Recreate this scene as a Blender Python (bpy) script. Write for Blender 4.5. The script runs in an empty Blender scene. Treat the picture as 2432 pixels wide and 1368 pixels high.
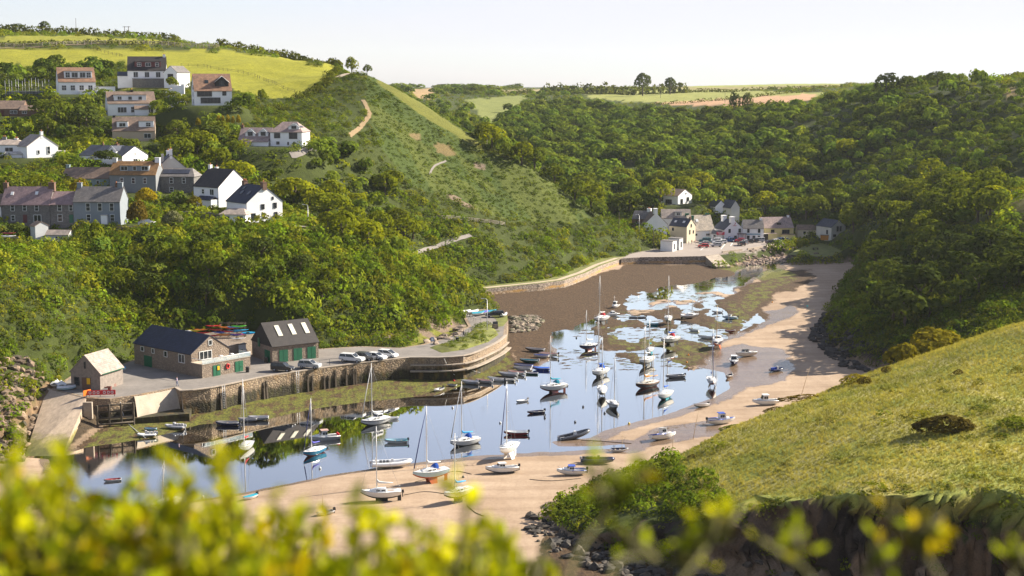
import bpy, bmesh, math, random
import numpy as np
from mathutils import Vector, Matrix
random.seed(7); RNG = np.random.default_rng(11)
S = bpy.context.scene; COL = S.collection
R = math.radians
# ---------------- camera ----------------
H, F, Y0 = 60.0, 3378.0, 210.0
PITCH = math.atan((684 - Y0) / F)
cd = bpy.data.cameras.new('camera'); cam = bpy.data.objects.new('camera', cd); COL.objects.link(cam)
cam.location = (0, 0, H); cam.rotation_euler = (math.pi / 2 - PITCH, 0, 0)
cd.lens = 50.0; cd.sensor_width = 36.0; cd.clip_start = 0.05; cd.clip_end = 20000
cd.dof.use_dof = True; cd.dof.focus_distance = 270; cd.dof.aperture_fstop = 2.8
S.camera = cam
# ---------------- sky and sun ----------------
SUN_EL, SUN_AZ = R(30), R(67)          # azimuth from +Y towards +X
w = bpy.data.worlds.new('World'); S.world = w; w.use_nodes = True
nt = w.node_tree; bg = nt.nodes['Background']
sky = nt.nodes.new('ShaderNodeTexSky'); sky.sky_type = 'NISHITA'; sky.sun_disc = False
sky.sun_elevation = SUN_EL; sky.sun_rotation = SUN_AZ
sky.altitude = 50; sky.air_density = 1.0; sky.dust_density = 0.6; sky.ozone_density = 1.0
hs = nt.nodes.new('ShaderNodeHueSaturation'); hs.inputs['Saturation'].default_value = 0.55
cl_ = nt.nodes.new('ShaderNodeVectorMath'); cl_.operation = 'MINIMUM'; cl_.inputs[1].default_value = (5.5, 5.5, 5.5)   # even, milky summer sky
nt.links.new(sky.outputs[0], cl_.inputs[0]); nt.links.new(cl_.outputs[0], hs.inputs['Color']); sm_ = nt.nodes.new('ShaderNodeMix'); sm_.data_type = 'RGBA'; sm_.blend_type = 'MULTIPLY'; sm_.inputs[0].default_value = 1; sm_.inputs[7].default_value = (.93, .95, 1.10, 1)
nt.links.new(hs.outputs[0], sm_.inputs[6]); nt.links.new(sm_.outputs[2], bg.inputs[0]); bg.inputs[1].default_value = 0.066
sl = bpy.data.lights.new('sun', 'SUN'); sl.energy = 5.0; sl.angle = R(0.5); sl.color = (1.0, 0.91, 0.76)
so = bpy.data.objects.new('sun', sl); COL.objects.link(so)
SUN = Vector((math.sin(SUN_AZ) * math.cos(SUN_EL), math.cos(SUN_AZ) * math.cos(SUN_EL), math.sin(SUN_EL)))
so.rotation_euler = SUN.to_track_quat('Z', 'Y').to_euler()
S.view_settings.view_transform = 'Standard'; S.view_settings.look = 'None'
S.view_settings.exposure = 1.35; S.view_settings.gamma = 1
S.cycles.max_bounces = 6; S.cycles.diffuse_bounces = 2; S.cycles.glossy_bounces = 3
S.cycles.transmission_bounces = 4; S.cycles.transparent_max_bounces = 6
S.cycles.caustics_reflective = False; S.cycles.caustics_refractive = False
# ---------------- projection ----------------
CP, SP = math.cos(PITCH), math.sin(PITCH)
def ray(u, v):
    a = (684 - v) / F; b = (u - 1216) / F
    return b, CP + a * SP, -SP + a * CP
def P(u, v, Y=None, z=None):           # place a sight line's point at a chosen distance or height
    x, y, dz = ray(u, v)
    t = (Y / y) if Y is not None else (z - H) / dz
    return Vector((x * t, y * t, H + dz * t))
def proj(X, Y, Z):                      # world -> photo pixel (numpy ok)
    dz = Z - H
    f = Y * CP - dz * SP; up = Y * SP + dz * CP
    return 1216 + F * X / f, 684 - F * up / f
# ---------------- noise ----------------
def _hash(ix, iy, s):
    h = (ix.astype(np.int64) * 374761393 + iy.astype(np.int64) * 668265263 + s * 974634533) & 0xffffffff
    h = ((h ^ (h >> 13)) * 1274126177) & 0xffffffff
    return ((h ^ (h >> 16)) & 0xffffff) / float(0xffffff)
def vnoise(x, y, s=0):
    ix = np.floor(x); iy = np.floor(y); fx = x - ix; fy = y - iy
    fx = fx * fx * (3 - 2 * fx); fy = fy * fy * (3 - 2 * fy)
    a = _hash(ix, iy, s); b = _hash(ix + 1, iy, s); c = _hash(ix, iy + 1, s); d = _hash(ix + 1, iy + 1, s)
    return (a * (1 - fx) + b * fx) * (1 - fy) + (c * (1 - fx) + d * fx) * fy
def fbm(x, y, s=0, o=4):
    r = 0; a = .5; t = 0
    for i in range(o):
        r = r + a * vnoise(x, y, s + i * 17); t += a; a *= .5; x = x * 2.03 + 11.3; y = y * 2.03 + 5.7
    return r / t
def inpoly(poly, x, y):
    x = np.asarray(x, float); y = np.asarray(y, float); r = np.zeros(x.shape, bool); n = len(poly)
    for i in range(n):
        x1, y1 = poly[i]; x2, y2 = poly[(i + 1) % n]
        if y1 == y2: continue
        c = ((y1 > y) != (y2 > y)) & (x < (x2 - x1) * (y - y1) / (y2 - y1) + x1)
        r ^= c
    return r
def segdist(poly, x, y, closed=True):
    d = np.full(np.shape(x), 1e9); n = len(poly)
    for i in range(n if closed else n - 1):
        x1, y1 = poly[i]; x2, y2 = poly[(i + 1) % n]
        dx, dy = x2 - x1, y2 - y1; L = dx * dx + dy * dy + 1e-9
        t = np.clip(((x - x1) * dx + (y - y1) * dy) / L, 0, 1)
        d = np.minimum(d, np.hypot(x - x1 - t * dx, y - y1 - t * dy))
    return d
def sdist(poly, x, y):                  # > 0 outside
    d = segdist(poly, x, y); return np.where(inpoly(poly, x, y), -d, d)
def sstep(a, b, x):
    t = np.clip((x - a) / (b - a), 0, 1); return t * t * (3 - 2 * t)
# ---------------- objects ----------------
def link(o, parent=None):
    COL.objects.link(o)
    if parent is not None: o.parent = parent
    return o
def tag(o, label=None, cat=None, group=None, kind=None):
    if label: o['label'] = label
    if cat: o['category'] = cat
    if group: o['group'] = group
    if kind: o['kind'] = kind
    return o
def empty(name, loc=(0, 0, 0), rz=0.0, label=None, cat=None, group=None, rx=0.0, ry=0.0):
    o = bpy.data.objects.new(name, None); link(o); o.empty_display_size = .5
    o.location = loc; o.rotation_euler = (rx, ry, rz)
    return tag(o, label, cat, group)
def copy_tree(o, parent=None):
    c = o.copy(); COL.objects.link(c); c.parent = parent
    for ch in o.children: copy_tree(ch, c)
    return c
class MB:
    def __init__(s): s.v = []; s.f = []; s.m = []; s.sm = []
    def add(s, vs, fs, mi=0, smooth=False, M=None):
        b = len(s.v)
        if M is not None: vs = [M @ Vector(p) for p in vs]
        s.v += [tuple(p) for p in vs]
        for f in fs: s.f.append(tuple(i + b for i in f)); s.m.append(mi); s.sm.append(smooth)
        return s
    def box(s, c, d, mi=0, rz=0, M=None, taper=1.0):
        x, y, z = d[0] / 2, d[1] / 2, d[2] / 2
        vs = [(-x, -y, -z), (x, -y, -z), (x, y, -z), (-x, y, -z), (-x * taper, -y * taper, z), (x * taper, -y * taper, z), (x * taper, y * taper, z), (-x * taper, y * taper, z)]
        T = Matrix.Translation(c) @ Matrix.Rotation(rz, 4, 'Z')
        if M is not None: T = M @ T
        return s.add(vs, [(0, 3, 2, 1), (4, 5, 6, 7), (0, 1, 5, 4), (1, 2, 6, 5), (2, 3, 7, 6), (3, 0, 4, 7)], mi, M=T)
    def tube(s, pts, rad, n=6, mi=0, smooth=True, cap=True):
        pts = [Vector(p) for p in pts]; k = len(pts)
        rad = [rad] * k if isinstance(rad, (int, float)) else rad
        vs = []; fs = []
        for i, p in enumerate(pts):
            d = (pts[min(i + 1, k - 1)] - pts[max(i - 1, 0)])
            if d.length < 1e-9: d = Vector((0, 0, 1))
            q = d.to_track_quat('Z', 'Y')
            for j in range(n):
                a = 2 * math.pi * j / n
                vs.append(p + q @ Vector((math.cos(a) * rad[i], math.sin(a) * rad[i], 0)))
        for i in range(k - 1):
            for j in range(n):
                fs.append((i * n + j, i * n + (j + 1) % n, (i + 1) * n + (j + 1) % n, (i + 1) * n + j))
        if cap: fs += [tuple(range(n - 1, -1, -1)), tuple(range((k - 1) * n, k * n))]
        return s.add(vs, fs, mi, smooth)
    def prism(s, poly, z0, z1, mi_side=0, mi_top=0, bottom=False):   # poly CCW list of (x,y); z0/z1 number or list
        n = len(poly); Z0 = z0 if isinstance(z0, list) else [z0] * n; Z1 = z1 if isinstance(z1, list) else [z1] * n
        vs = [(p[0], p[1], Z0[i]) for i, p in enumerate(poly)] + [(p[0], p[1], Z1[i]) for i, p in enumerate(poly)]
        s.add(vs, [(i, (i + 1) % n, n + (i + 1) % n, n + i) for i in range(n)], mi_side)
        b = len(s.v) - 2 * n
        s.f.append(tuple(b + n + i for i in range(n))); s.m.append(mi_top); s.sm.append(False)
        if bottom: s.f.append(tuple(b + n - 1 - i for i in range(n))); s.m.append(mi_side); s.sm.append(False)
        return s
    def loft(s, rings, mi=0, smooth=True, closed=True, cap0=True, cap1=True, M=None):
        n = len(rings[0]); vs = [p for r in rings for p in r]; fs = []
        for i in range(len(rings) - 1):
            for j in range(n if closed else n - 1):
                fs.append((i * n + j, i * n + (j + 1) % n, (i + 1) * n + (j + 1) % n, (i + 1) * n + j))
        if cap0: fs.append(tuple(range(n - 1, -1, -1)))
        if cap1: fs.append(tuple(range((len(rings) - 1) * n, len(rings) * n)))
        return s.add(vs, fs, mi, smooth, M)
    def sphere(s, c, r, mi=0, n=8, m=5):
        r = (r, r, r) if isinstance(r, (int, float)) else r
        vs = [(c[0], c[1], c[2] - r[2])]
        for i in range(1, m):
            t = -math.pi / 2 + math.pi * i / m
            for j in range(n):
                a = 2 * math.pi * j / n
                vs.append((c[0] + r[0] * math.cos(t) * math.cos(a), c[1] + r[1] * math.cos(t) * math.sin(a), c[2] + r[2] * math.sin(t)))
        vs.append((c[0], c[1], c[2] + r[2])); k = len(vs) - 1
        fs = [(0, 1 + (j + 1) % n, 1 + j) for j in range(n)]
        for i in range(m - 2):
            for j in range(n): fs.append((1 + i * n + j, 1 + i * n + (j + 1) % n, 1 + (i + 1) * n + (j + 1) % n, 1 + (i + 1) * n + j))
        fs += [(k, k - n + j, k - n + (j + 1) % n) for j in range(n)]
        return s.add(vs, fs, mi, True)
    def mesh(s, name, mats):
        me = bpy.data.meshes.new(name); me.from_pydata(s.v, [], s.f)
        for m in (mats if isinstance(mats, (list, tuple)) else [mats]): me.materials.append(m)
        me.polygons.foreach_set('material_index', s.m); me.polygons.foreach_set('use_smooth', s.sm); me.update()
        return me
    def build(s, name, mats, parent=None, loc=None):
        o = bpy.data.objects.new(name, s.mesh(name, mats)); link(o, parent)
        if loc is not None: o.location = loc
        return o
# ---------------- materials ----------------
def nodes(name):
    m = bpy.data.materials.new(name); m.use_nodes = True; t = m.node_tree
    return m, t, t.nodes['Principled BSDF'], t.nodes['Material Output']
def N(t, ty, **kw):
    n = t.nodes.new(ty)
    for k, v in kw.items():
        if k.startswith('i_'):
            key = k[2:]; key = int(key) if key.isdigit() else key.replace('_', ' ')
            n.inputs[key].default_value = v
        else: setattr(n, k, v)
    return n
def ramp(t, fac, stops, interp='LINEAR'):
    r = t.nodes.new('ShaderNodeValToRGB'); r.color_ramp.interpolation = interp
    e = r.color_ramp.elements
    while len(e) < len(stops): e.new(.5)
    for el, (p, c) in zip(e, stops): el.position = p; el.color = (*c, 1) if len(c) == 3 else c
    t.links.new(fac, r.inputs[0]); return r.outputs[0]
def mixc(t, fac, a, b, mode='MIX'):
    m = t.nodes.new('ShaderNodeMix'); m.data_type = 'RGBA'; m.blend_type = mode
    for sock, val in ((m.inputs[0], fac), (m.inputs[6], a), (m.inputs[7], b)):
        if hasattr(val, 'links'): t.links.new(val, sock)
        else: sock.default_value = val if isinstance(val, (int, float)) else ((*val, 1) if len(val) == 3 else val)
    return m.outputs[2]
def math_(t, op, a, b=0.0):
    m = t.nodes.new('ShaderNodeMath'); m.operation = op
    for i, val in enumerate((a, b)):
        if hasattr(val, 'links'): t.links.new(val, m.inputs[i])
        else: m.inputs[i].default_value = val
    return m.outputs[0]
def noise(t, scale, detail=4, rough=.6, vec=None, dist=0.0):
    n = N(t, 'ShaderNodeTexNoise', i_Scale=scale, i_Detail=detail, i_Roughness=rough, i_Distortion=dist)
    if vec is not None: t.links.new(vec, n.inputs['Vector'])
    return n.outputs['Fac']
def coords(t, obj=False):
    return t.nodes.new('ShaderNodeTexCoord').outputs['Object'] if obj else t.nodes.new('ShaderNodeNewGeometry').outputs['Position']
def scalev(t, vec, sc, rot=(0, 0, 0)):
    m = N(t, 'ShaderNodeMapping'); m.inputs['Scale'].default_value = sc; m.inputs['Rotation'].default_value = rot
    t.links.new(vec, m.inputs['Vector']); return m.outputs[0]
def bump(t, bs, h, strength=.4, dist=.1):
    b = N(t, 'ShaderNodeBump', i_Strength=strength, i_Distance=dist); t.links.new(h, b.inputs['Height']); t.links.new(b.outputs[0], bs.inputs['Normal'])
_mc = {}
def paint(name, c, rough=.5, var=.12, scale=1.5, metal=0.0, spec=.5, bmp=0.0):
    """weathered paint or render: colour varied by two sizes of noise"""
    if name in _mc: return _mc[name]
    m, t, b, o = nodes(name); g = coords(t, True)
    n1 = noise(t, scale, 5, .65, g); n2 = noise(t, scale * 7, 3, .6, g)
    f = math_(t, 'ADD', math_(t, 'MULTIPLY', n1, .7), math_(t, 'MULTIPLY', n2, .3))
    lo = tuple(x * (1 - 2 * var) for x in c); hi = tuple(min(1, x * (1 + 1.2 * var)) for x in c)
    t.links.new(ramp(t, f, [(.3, lo), (.7, hi)]), b.inputs['Base Color'])
    b.inputs['Roughness'].default_value = rough; b.inputs['Metallic'].default_value = metal; b.inputs['Specular IOR Level'].default_value = spec
    if bmp: bump(t, b, n2, bmp, .05)
    _mc[name] = m; return m
def stone(name, c1, c2, mortar, scale=1.6, weedy=False, lichen=False):
    """rubble masonry: flattened voronoi cells with joints"""
    if name in _mc: return _mc[name]
    m, t, b, o = nodes(name); g = coords(t)
    d = N(t, 'ShaderNodeTexNoise', i_Scale=1.2, i_Detail=2)
    t.links.new(g, d.inputs['Vector'])
    vm = N(t, 'ShaderNodeVectorMath', operation='MULTIPLY_ADD'); t.links.new(d.outputs['Color'], vm.inputs[0]); vm.inputs[1].default_value = (.35, .35, .35); t.links.new(g, vm.inputs[2])
    mv = scalev(t, vm.outputs[0], (scale, scale, scale * 1.7))
    vo = N(t, 'ShaderNodeTexVoronoi', feature='F1', i_Scale=1.0); t.links.new(mv, vo.inputs['Vector'])
    ve = N(t, 'ShaderNodeTexVoronoi', feature='DISTANCE_TO_EDGE', i_Scale=1.0); t.links.new(mv, ve.inputs['Vector'])
    sep = N(t, 'ShaderNodeSeparateColor'); t.links.new(vo.outputs['Color'], sep.inputs[0])
    c = ramp(t, sep.outputs[0], [(0, c1), (.55, tuple((a + b_) / 2 for a, b_ in zip(c1, c2))), (1, c2)])
    e = ramp(t, ve.outputs['Distance'], [(.02, (0, 0, 0)), (.11, (1, 1, 1))])
    c = mixc(t, e, mortar, c)
    big = noise(t, .35, 4, .6, g); c = mixc(t, math_(t, 'MULTIPLY', big, .55), c, tuple(x * .55 for x in c1))
    if weedy:
        z = N(t, 'ShaderNodeSeparateXYZ'); t.links.new(g, z.inputs[0])
        wn = noise(t, .9, 4, .7, scalev(t, g, (1, 1, .15)))
        zz = math_(t, 'ADD', z.outputs[2], math_(t, 'MULTIPLY', math_(t, 'SUBTRACT', wn, .5), 2.6))
        k = ramp(t, math_(t, 'MULTIPLY', zz, .2), [(.46, (1, 1, 1)), (.66, (0, 0, 0))])
        wc = ramp(t, noise(t, 1.3, 4, .7, scalev(t, g, (1, 1, .25))), [(.35, (.016, .013, .007)), (.58, (.040, .033, .011)), (.76, (.09, .10, .014))])
        c = mixc(t, k, c, wc)
        k2 = ramp(t, noise(t, .5, 3, .6, scalev(t, g, (1, 1, .5), )), [(.55, (0, 0, 0)), (.72, (1, 1, 1))])
        c = mixc(t, math_(t, 'MULTIPLY', k2, .35), c, (.42, .24, .06))
    if lichen:
        z = N(t, 'ShaderNodeSeparateXYZ'); t.links.new(g, z.inputs[0])
        zz = math_(t, 'ADD', z.outputs[2], math_(t, 'MULTIPLY', math_(t, 'SUBTRACT', noise(t, .8, 4, .7, g), .5), 1.1))
        k = ramp(t, math_(t, 'MULTIPLY', zz, .25), [(.22, (0, 0, 0)), (.30, (1, 1, 1)), (.40, (1, 1, 1)), (.48, (0, 0, 0))])
        c = mixc(t, math_(t, 'MULTIPLY', k, ramp(t, noise(t, .12, 3, .6, g), [(.4, (.1,) * 3), (.6, (.8,) * 3)])), c, (.50, .27, .05))
    t.links.new(c, b.inputs['Base Color']); b.inputs['Roughness'].default_value = .85
    h = math_(t, 'MINIMUM', ve.outputs['Distance'], .25); bump(t, b, h, .8, .25)
    _mc[name] = m; return m
def leafmat(name, c, c2=None, tint=False, trans=.35, objvar=.25, hs=1.0):
    """leaves: diffuse + light passing through, colour varied per clump and per plant"""
    if name in _mc: return _mc[name]
    m, t, b, o = nodes(name); t.nodes.remove(b)
    g = coords(t); n1 = noise(t, .9 * hs, 3, .6, g); n2 = noise(t, .12 * hs, 3, .6, g)
    c2 = c2 or tuple(min(1, x * y) for x, y in zip(c, (1.9, 1.5, 1.0)))
    col = ramp(t, math_(t, 'ADD', math_(t, 'MULTIPLY', n1, .6), math_(t, 'MULTIPLY', n2, .4)), [(.34, tuple(x * .62 for x in c)), (.5, c), (.66, c2)])
    if tint:
        at = N(t, 'ShaderNodeAttribute', attribute_name='tint'); col = mixc(t, 1.0, col, at.outputs['Color'], 'MULTIPLY')
    elif objvar:
        oi = N(t, 'ShaderNodeObjectInfo')
        col = mixc(t, 1.0, col, ramp(t, oi.outputs['Random'], [(0, (1 - objvar,) * 3), (.5, (1, 1, .9)), (1, (1 + objvar * 1.4, 1 + objvar, .9))]), 'MULTIPLY')
    d = N(t, 'ShaderNodeBsdfDiffuse'); tr = N(t, 'ShaderNodeBsdfTranslucent'); mx = N(t, 'ShaderNodeMixShader', i_0=trans)
    t.links.new(col, d.inputs[0]); t.links.new(mixc(t, 1.0, col, (1.25, 1.2, .5), 'MULTIPLY'), tr.inputs[0])
    t.links.new(d.outputs[0], mx.inputs[1]); t.links.new(tr.outputs[0], mx.inputs[2]); t.links.new(mx.outputs[0], o.inputs[0])
    _mc[name] = m; return m
# ================= terrain =================
# sight-line control points: photo u, v, distance Y, height of what grows there
CPTS = [
 # left fields and skyline
 (-500,60,800,0),(0,80,760,0),(200,83,760,0),(400,98,740,0),(520,113,715,0),(700,138,660,0),(800,150,600,0),
 (0,160,1100,0),(200,170,1100,0),(600,205,1100,0),(900,240,900,0),(-600,150,1300,0),
 (-500,120,620,0),(100,130,620,0),(300,150,600,0),(500,152,600,0),(650,180,560,0),(755,170,580,0),(600,215,520,0),(560,195,545,0),
 (0,158,590,1),(120,165,570,1),
 # house shelf
 (490,250,470,0),(335,207,530,0),(180,224,510,0),(300,274,480,0),(310,335,450,0),(40,276,485,0),(640,347,432,0),(700,349,434,0),
 (80,374,420,0),(300,388,410,0),(310,457,388,0),(410,457,392,0),(520,490,377,0),(590,492,377,0),(610,529,360,0),(655,529,360,0),(80,529,352,0),(240,529,352,0),(330,535,350,0),(130,573,342,0),(60,573,342,0),
 (-300,530,350,0),(-300,300,470,0),(-600,200,560,0),(740,543,346,0),(520,525,358,0),(430,500,366,1),
 (420,340,440,5),(500,300,455,3),(620,260,478,3),(700,262,470,3),(780,260,478,3),
 # ridge of the hill and its slope
 (860,242,505,0),(835,322,458,0),(870,172,542,0),(820,178,555,0),(800,230,510,2),(960,214,535,1),(1060,277,530,1),(1200,354,520,1),(1300,414,512,1),(1400,502,503,1),
 (950,330,482,1),(1000,400,478,1),(1100,450,474,1),(1200,500,470,1),(1100,380,500,1),(1060,524,440,0),(1200,540,456,0),(1010,595,415,0),(1300,545,478,0),(1500,560,497,1),(1440,560,487,2),
 (1120,565,432,3),(1250,575,450,3),(1400,585,474,3),(1100,650,413,3),(1300,630,438,3),
 (900,250,640,0),(1000,315,640,0),(1200,425,600,0),(1300,475,580,0),(1400,525,560,0),(1100,370,620,0),
 (900,520,412,5),(800,420,422,5),(750,500,392,5),(950,545,410,4),(800,380,440,5),(900,420,452,3),(700,420,412,5),(850,470,410,5),
 # wooded bluff above the quay
 (1082,722,342,2),(1040,640,342,3),(1000,590,356,4),(850,585,335,4),(600,620,309,5),(450,600,313,5),(300,610,313,5),(700,700,303,4),(900,720,308,3),(960,680,320,3),(500,740,303,3),(350,740,299,3),
 (800,620,320,4),(1000,790,320,1),(1045,775,326,0),(1092,760,335,0),(800,800,307,2),(900,815,312,1),
 # low hill over the slipway
 (0,600,300,1),(150,620,300,1),(100,700,280,2),(0,760,268,2),(100,880,258,2),(200,790,284,1),(250,720,288,2),(300,800,290,2),(60,930,245,1),(0,1010,232,0),(60,1000,237,0),
 (-300,700,265,2),(-300,950,220,0),(-300,1150,190,0),(-500,800,230,2),
 # far valley
 (1100,218,1500,0),(950,225,1100,0),(1010,214,1600,0),(1100,242,1100,1),(1150,266,1000,1),(1170,296,880,0),(1250,330,760,5),(1300,380,680,5),(1350,300,850,4),(1250,232,1150,2),(1230,216,1500,0),
 (1180,360,720,4),(1400,272,950,4),(1500,267,950,4),(1600,300,800,6),(1500,350,700,6),(1450,425,622,6),(1400,400,650,6),(1500,475,565,6),(1600,420,600,7),(1560,480,548,4),(1450,520,535,4),
 # village
 (1530,560,512,0),(1600,600,497,0),(1700,592,505,0),(1800,577,515,0),(1890,562,525,0),(1620,482,560,0),(1650,545,535,0),(1750,503,560,2),(1850,515,545,2),(2000,563,520,0),(1940,572,515,0),(1570,530,530,0),
 # wooded hill
 (1750,450,592,7),(1900,480,562,7),(2000,475,538,7),(1850,350,660,6),(1700,330,725,6),(1800,262,830,4),(1950,245,765,5),(2100,218,705,5),(2200,208,690,0),(2300,208,660,0),(2432,217,610,1),(2700,215,600,0),
 (2432,300,520,3),(2250,300,600,4),(2100,320,620,5),(2200,400,520,5),(2050,400,565,6),(2100,470,495,6),(2350,420,430,4),(2432,450,385,2),(2700,450,360,0),(2250,500,430,5),(2150,545,435,6),(2080,600,440,5),
 (2100,640,386,4),(2200,640,372,2),(2350,620,337,2),(2015,690,352,3),(1995,735,337,0),(2060,700,341,1),(2432,650,312,3),(2700,650,290,0),(2250,700,318,0),(2380,715,290,1),(2130,730,322,0),(2200,800,294,0),(2090,800,306,0),
 (2432,775,285,0),(2250,850,277,0),(2120,900,268,1),(3000,600,400,0),(3000,700,250,0),
 # far plateau
 (2300,202,900,0),(2700,200,1000,0),(2000,208,1150,0),(1750,242,1000,0),(1600,222,1300,0),(1450,225,1300,0),(1400,212,1700,0),(1900,199,2200,0),(1600,206,2200,0),(1200,213,2600,0),(1000,211,2600,0),(2400,200,2200,0),(3000,200,2200,0),
 (-500,190,2500,0),(300,200,2500,0),(700,207,2600,0),(0,205,6000,0),(1000,209,6000,0),(2000,203,6000,0),(3000,203,6000,0),(1200,208,9000,0),(2500,205,9000,0),(-500,207,9000,0),
 # near headland
 (2432,752,240,0),(2300,812,236,0),(2200,842,234,0),(2100,880,232,0),(1950,937,226,0),(1850,964,222,0),(1700,1012,216,0),(1560,1070,210,0),(1480,1100,205,1),(1400,1140,200,1.5),(1345,1172,195,1.2),
 (2432,950,192,0),(2200,950,200,0),(2000,1000,196,0),(1800,1062,196,0),(1650,1105,196,0),(2432,1165,156,0),(2200,1142,162,0),(2000,1152,166,0),(1850,1180,172,0),(1700,1180,180,0),(1600,1150,188,0),(1500,1160,192,1),
 (2750,900,200,0),(2800,1150,158,0),(2500,1060,172,0),
]
cp = [(P(u, v, Y=Y), h) for u, v, Y, h in CPTS]
ctl = [(p.x, p.y, p.z - h) for p, h in cp]
# the camera's own hill, falling steeply into the cove
ctl += [(-60, -40, 64), (0, -40, 66), (60, -40, 64), (-40, 0, 56), (0, 0, 58.3), (40, 0, 56), (0, 15, 50.5), (-30, 20, 47), (30, 20, 47), (0, 40, 37), (-40, 45, 32), (40, 45, 32), (0, 70, 22), (60, 70, 24), (-60, 70, 20), (0, 95, 10), (-60, 95, 8), (70, 95, 14), (150, 0, 70), (-150, 0, 60), (150, 80, 40), (-150, 80, 30), (-120, 130, 20), (-130, 180, 18), (120, 190, 36), (180, 250, 45)]
ctl = np.array(ctl)
def warp(X, Y):
    Yn = np.maximum(Y - 600, 0)
    return X / (1 + Yn / 1500), np.where(Y < 600, Y, 600 + 500 * np.log1p(Yn / 500))
cx, cy = warp(ctl[:, 0], ctl[:, 1]); zc = ctl[:, 2]
C2 = 7.0 ** 2
Kd = np.sqrt((cx[:, None] - cx[None]) ** 2 + (cy[:, None] - cy[None]) ** 2 + C2)
A = np.zeros((len(cx) + 1, len(cx) + 1)); A[:-1, :-1] = -Kd + np.eye(len(cx)) * 3.0; A[:-1, -1] = 1; A[-1, :-1] = 1
wts = np.linalg.solve(A, np.append(zc, 0))
def rbf(X, Y):
    x, y = warp(X, Y); r = np.full(x.shape, wts[-1])
    for i in range(len(cx)): r = r - wts[i] * np.sqrt((x - cx[i]) ** 2 + (y - cy[i]) ** 2 + C2)
    return r
def W2(pts, z):                       # photo outline on a level plane -> ground outline
    r = []
    for p in pts:
        q = P(p[0], p[1], z=p[2] if len(p) > 2 else z); r.append((q.x, q.y))
    return r
WATER = W2([(120,1090),(200,1062),(350,1042),(480,1008),(620,1000),(760,968),(860,956),(1040,938),(1100,914),(1180,905),(1255,880),(1330,838),(1300,806),(1380,772),(1440,756),(1505,742),(1488,722),(1500,708),(1535,694),(1640,674),(1730,652),(1785,630),(1845,622),(1852,634),(1800,655),(1745,692),(1752,715),(1790,740),(1790,775),(1745,795),(1690,805),(1668,835),(1650,870),(1725,885),(1735,920),(1700,945),(1600,976),(1500,1006),(1440,1022),(1405,1040),(1310,1049),(1330,1060),(1480,1056),(1480,1066),(1330,1074),(1240,1076),(1160,1082),(1090,1088),(1000,1098),(880,1113),(760,1133),(640,1158),(560,1172),(440,1192),(300,1225),(140,1180)],0)
QZ = 5.0
QUAY = W2([(205,945),(262,948),(330,938),(415,921),(428,929),(500,922),(625,896),(700,884),(815,868),(900,858),(973,850),(1040,850),(1100,846),(1140,834),(1185,812),(1203,796),(1207,762),(1200,748),(1150,733),(1095,742),(1112,775),(1060,802),(1000,818),(950,826),(860,822),(760,828),(690,824),(590,816),(470,826),(330,850),(280,868),(180,885),(120,925)],QZ)
def offset(poly, d):                  # > 0 shrinks an outline
    n = len(poly); a = sum(poly[i][0] * poly[(i + 1) % n][1] - poly[(i + 1) % n][0] * poly[i][1] for i in range(n)); s = 1 if a > 0 else -1
    out = []
    for i in range(n):
        p0, p1, p2 = (Vector(poly[(i + k) % n]) for k in (-1, 0, 1))
        e1 = (p1 - p0).normalized(); e2 = (p2 - p1).normalized()
        nrm = Vector((-e1.y - e2.y, e1.x + e2.x)); nrm = nrm.normalized() if nrm.length > 1e-6 else Vector((-e1.y, e1.x))
        out.append((p1.x + nrm.x * d * s, p1.y + nrm.y * d * s))
    return out
SEAF = [(1060,694),(1130,688),(1200,681),(1280,673),(1340,665),(1390,648),(1430,629),(1475,614),(1520,611),(1600,610),(1672,608)]
CPZ = 3.2
PARK = W2([(1475,614),(1520,611),(1600,610),(1675,608),(1712,603),(1790,594),(1850,583),(1897,575),(1888,566),(1800,567),(1700,567),(1625,571),(1605,592),(1560,592),(1500,602)],CPZ)
LAWN = W2([(1872,605),(1905,586),(1948,577),(1975,585),(2012,602),(1960,610)],2.6)
def near_back(poly_front, d):
    n = len(poly_front); out = []
    for i in range(n):
        a = Vector(poly_front[max(i-1,0)]); b = Vector(poly_front[min(i+1,n-1)]); t = (b-a).normalized()
        out.append((poly_front[i][0] - t.y*d, poly_front[i][1] + t.x*d))
    return out
LOW = W2([(-450,1300,0),(-60,1110,0),(60,1085,.2),(140,1085,0),],0) + offset(QUAY, 2.0)[1:17] + W2([(1190,752,1),(1110,742,1),(1060,722,1),(1040,708,1),],0) + near_back(W2(SEAF, 3.0), 1.5) + W2([(1712,632,1),(1790,613,1),(1850,604,1.2),(1872,604,1.2),(1882,622,1.2),(2000,618,1.5),(2036,612,1.8),(2042,626,1.5),(2002,672,1),(1967,735,.8),(1962,776,.5),(1992,840,.5),(2040,868,.5)],0) + \
      [(82,290),(74,275),(60,262),(47,245),(36,233),(24,222),(12,208),(6,198),(4,191),(8,181),(15,173),(25,166.5),(38,159.5),(48,154),(60,149),(90,143),(130,137),(130,118),(60,116),(0,110),(-60,108),(-95,130)]
A_SLIP = [P(112, 922, z=QZ), P(206, 944, z=QZ), P(146, 1086, z=-.1), P(58, 1086, z=-.1)]
sf = W2(SEAF, 3.0); SEAWALK = sf + near_back(sf, 5.5)[::-1]
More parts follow.
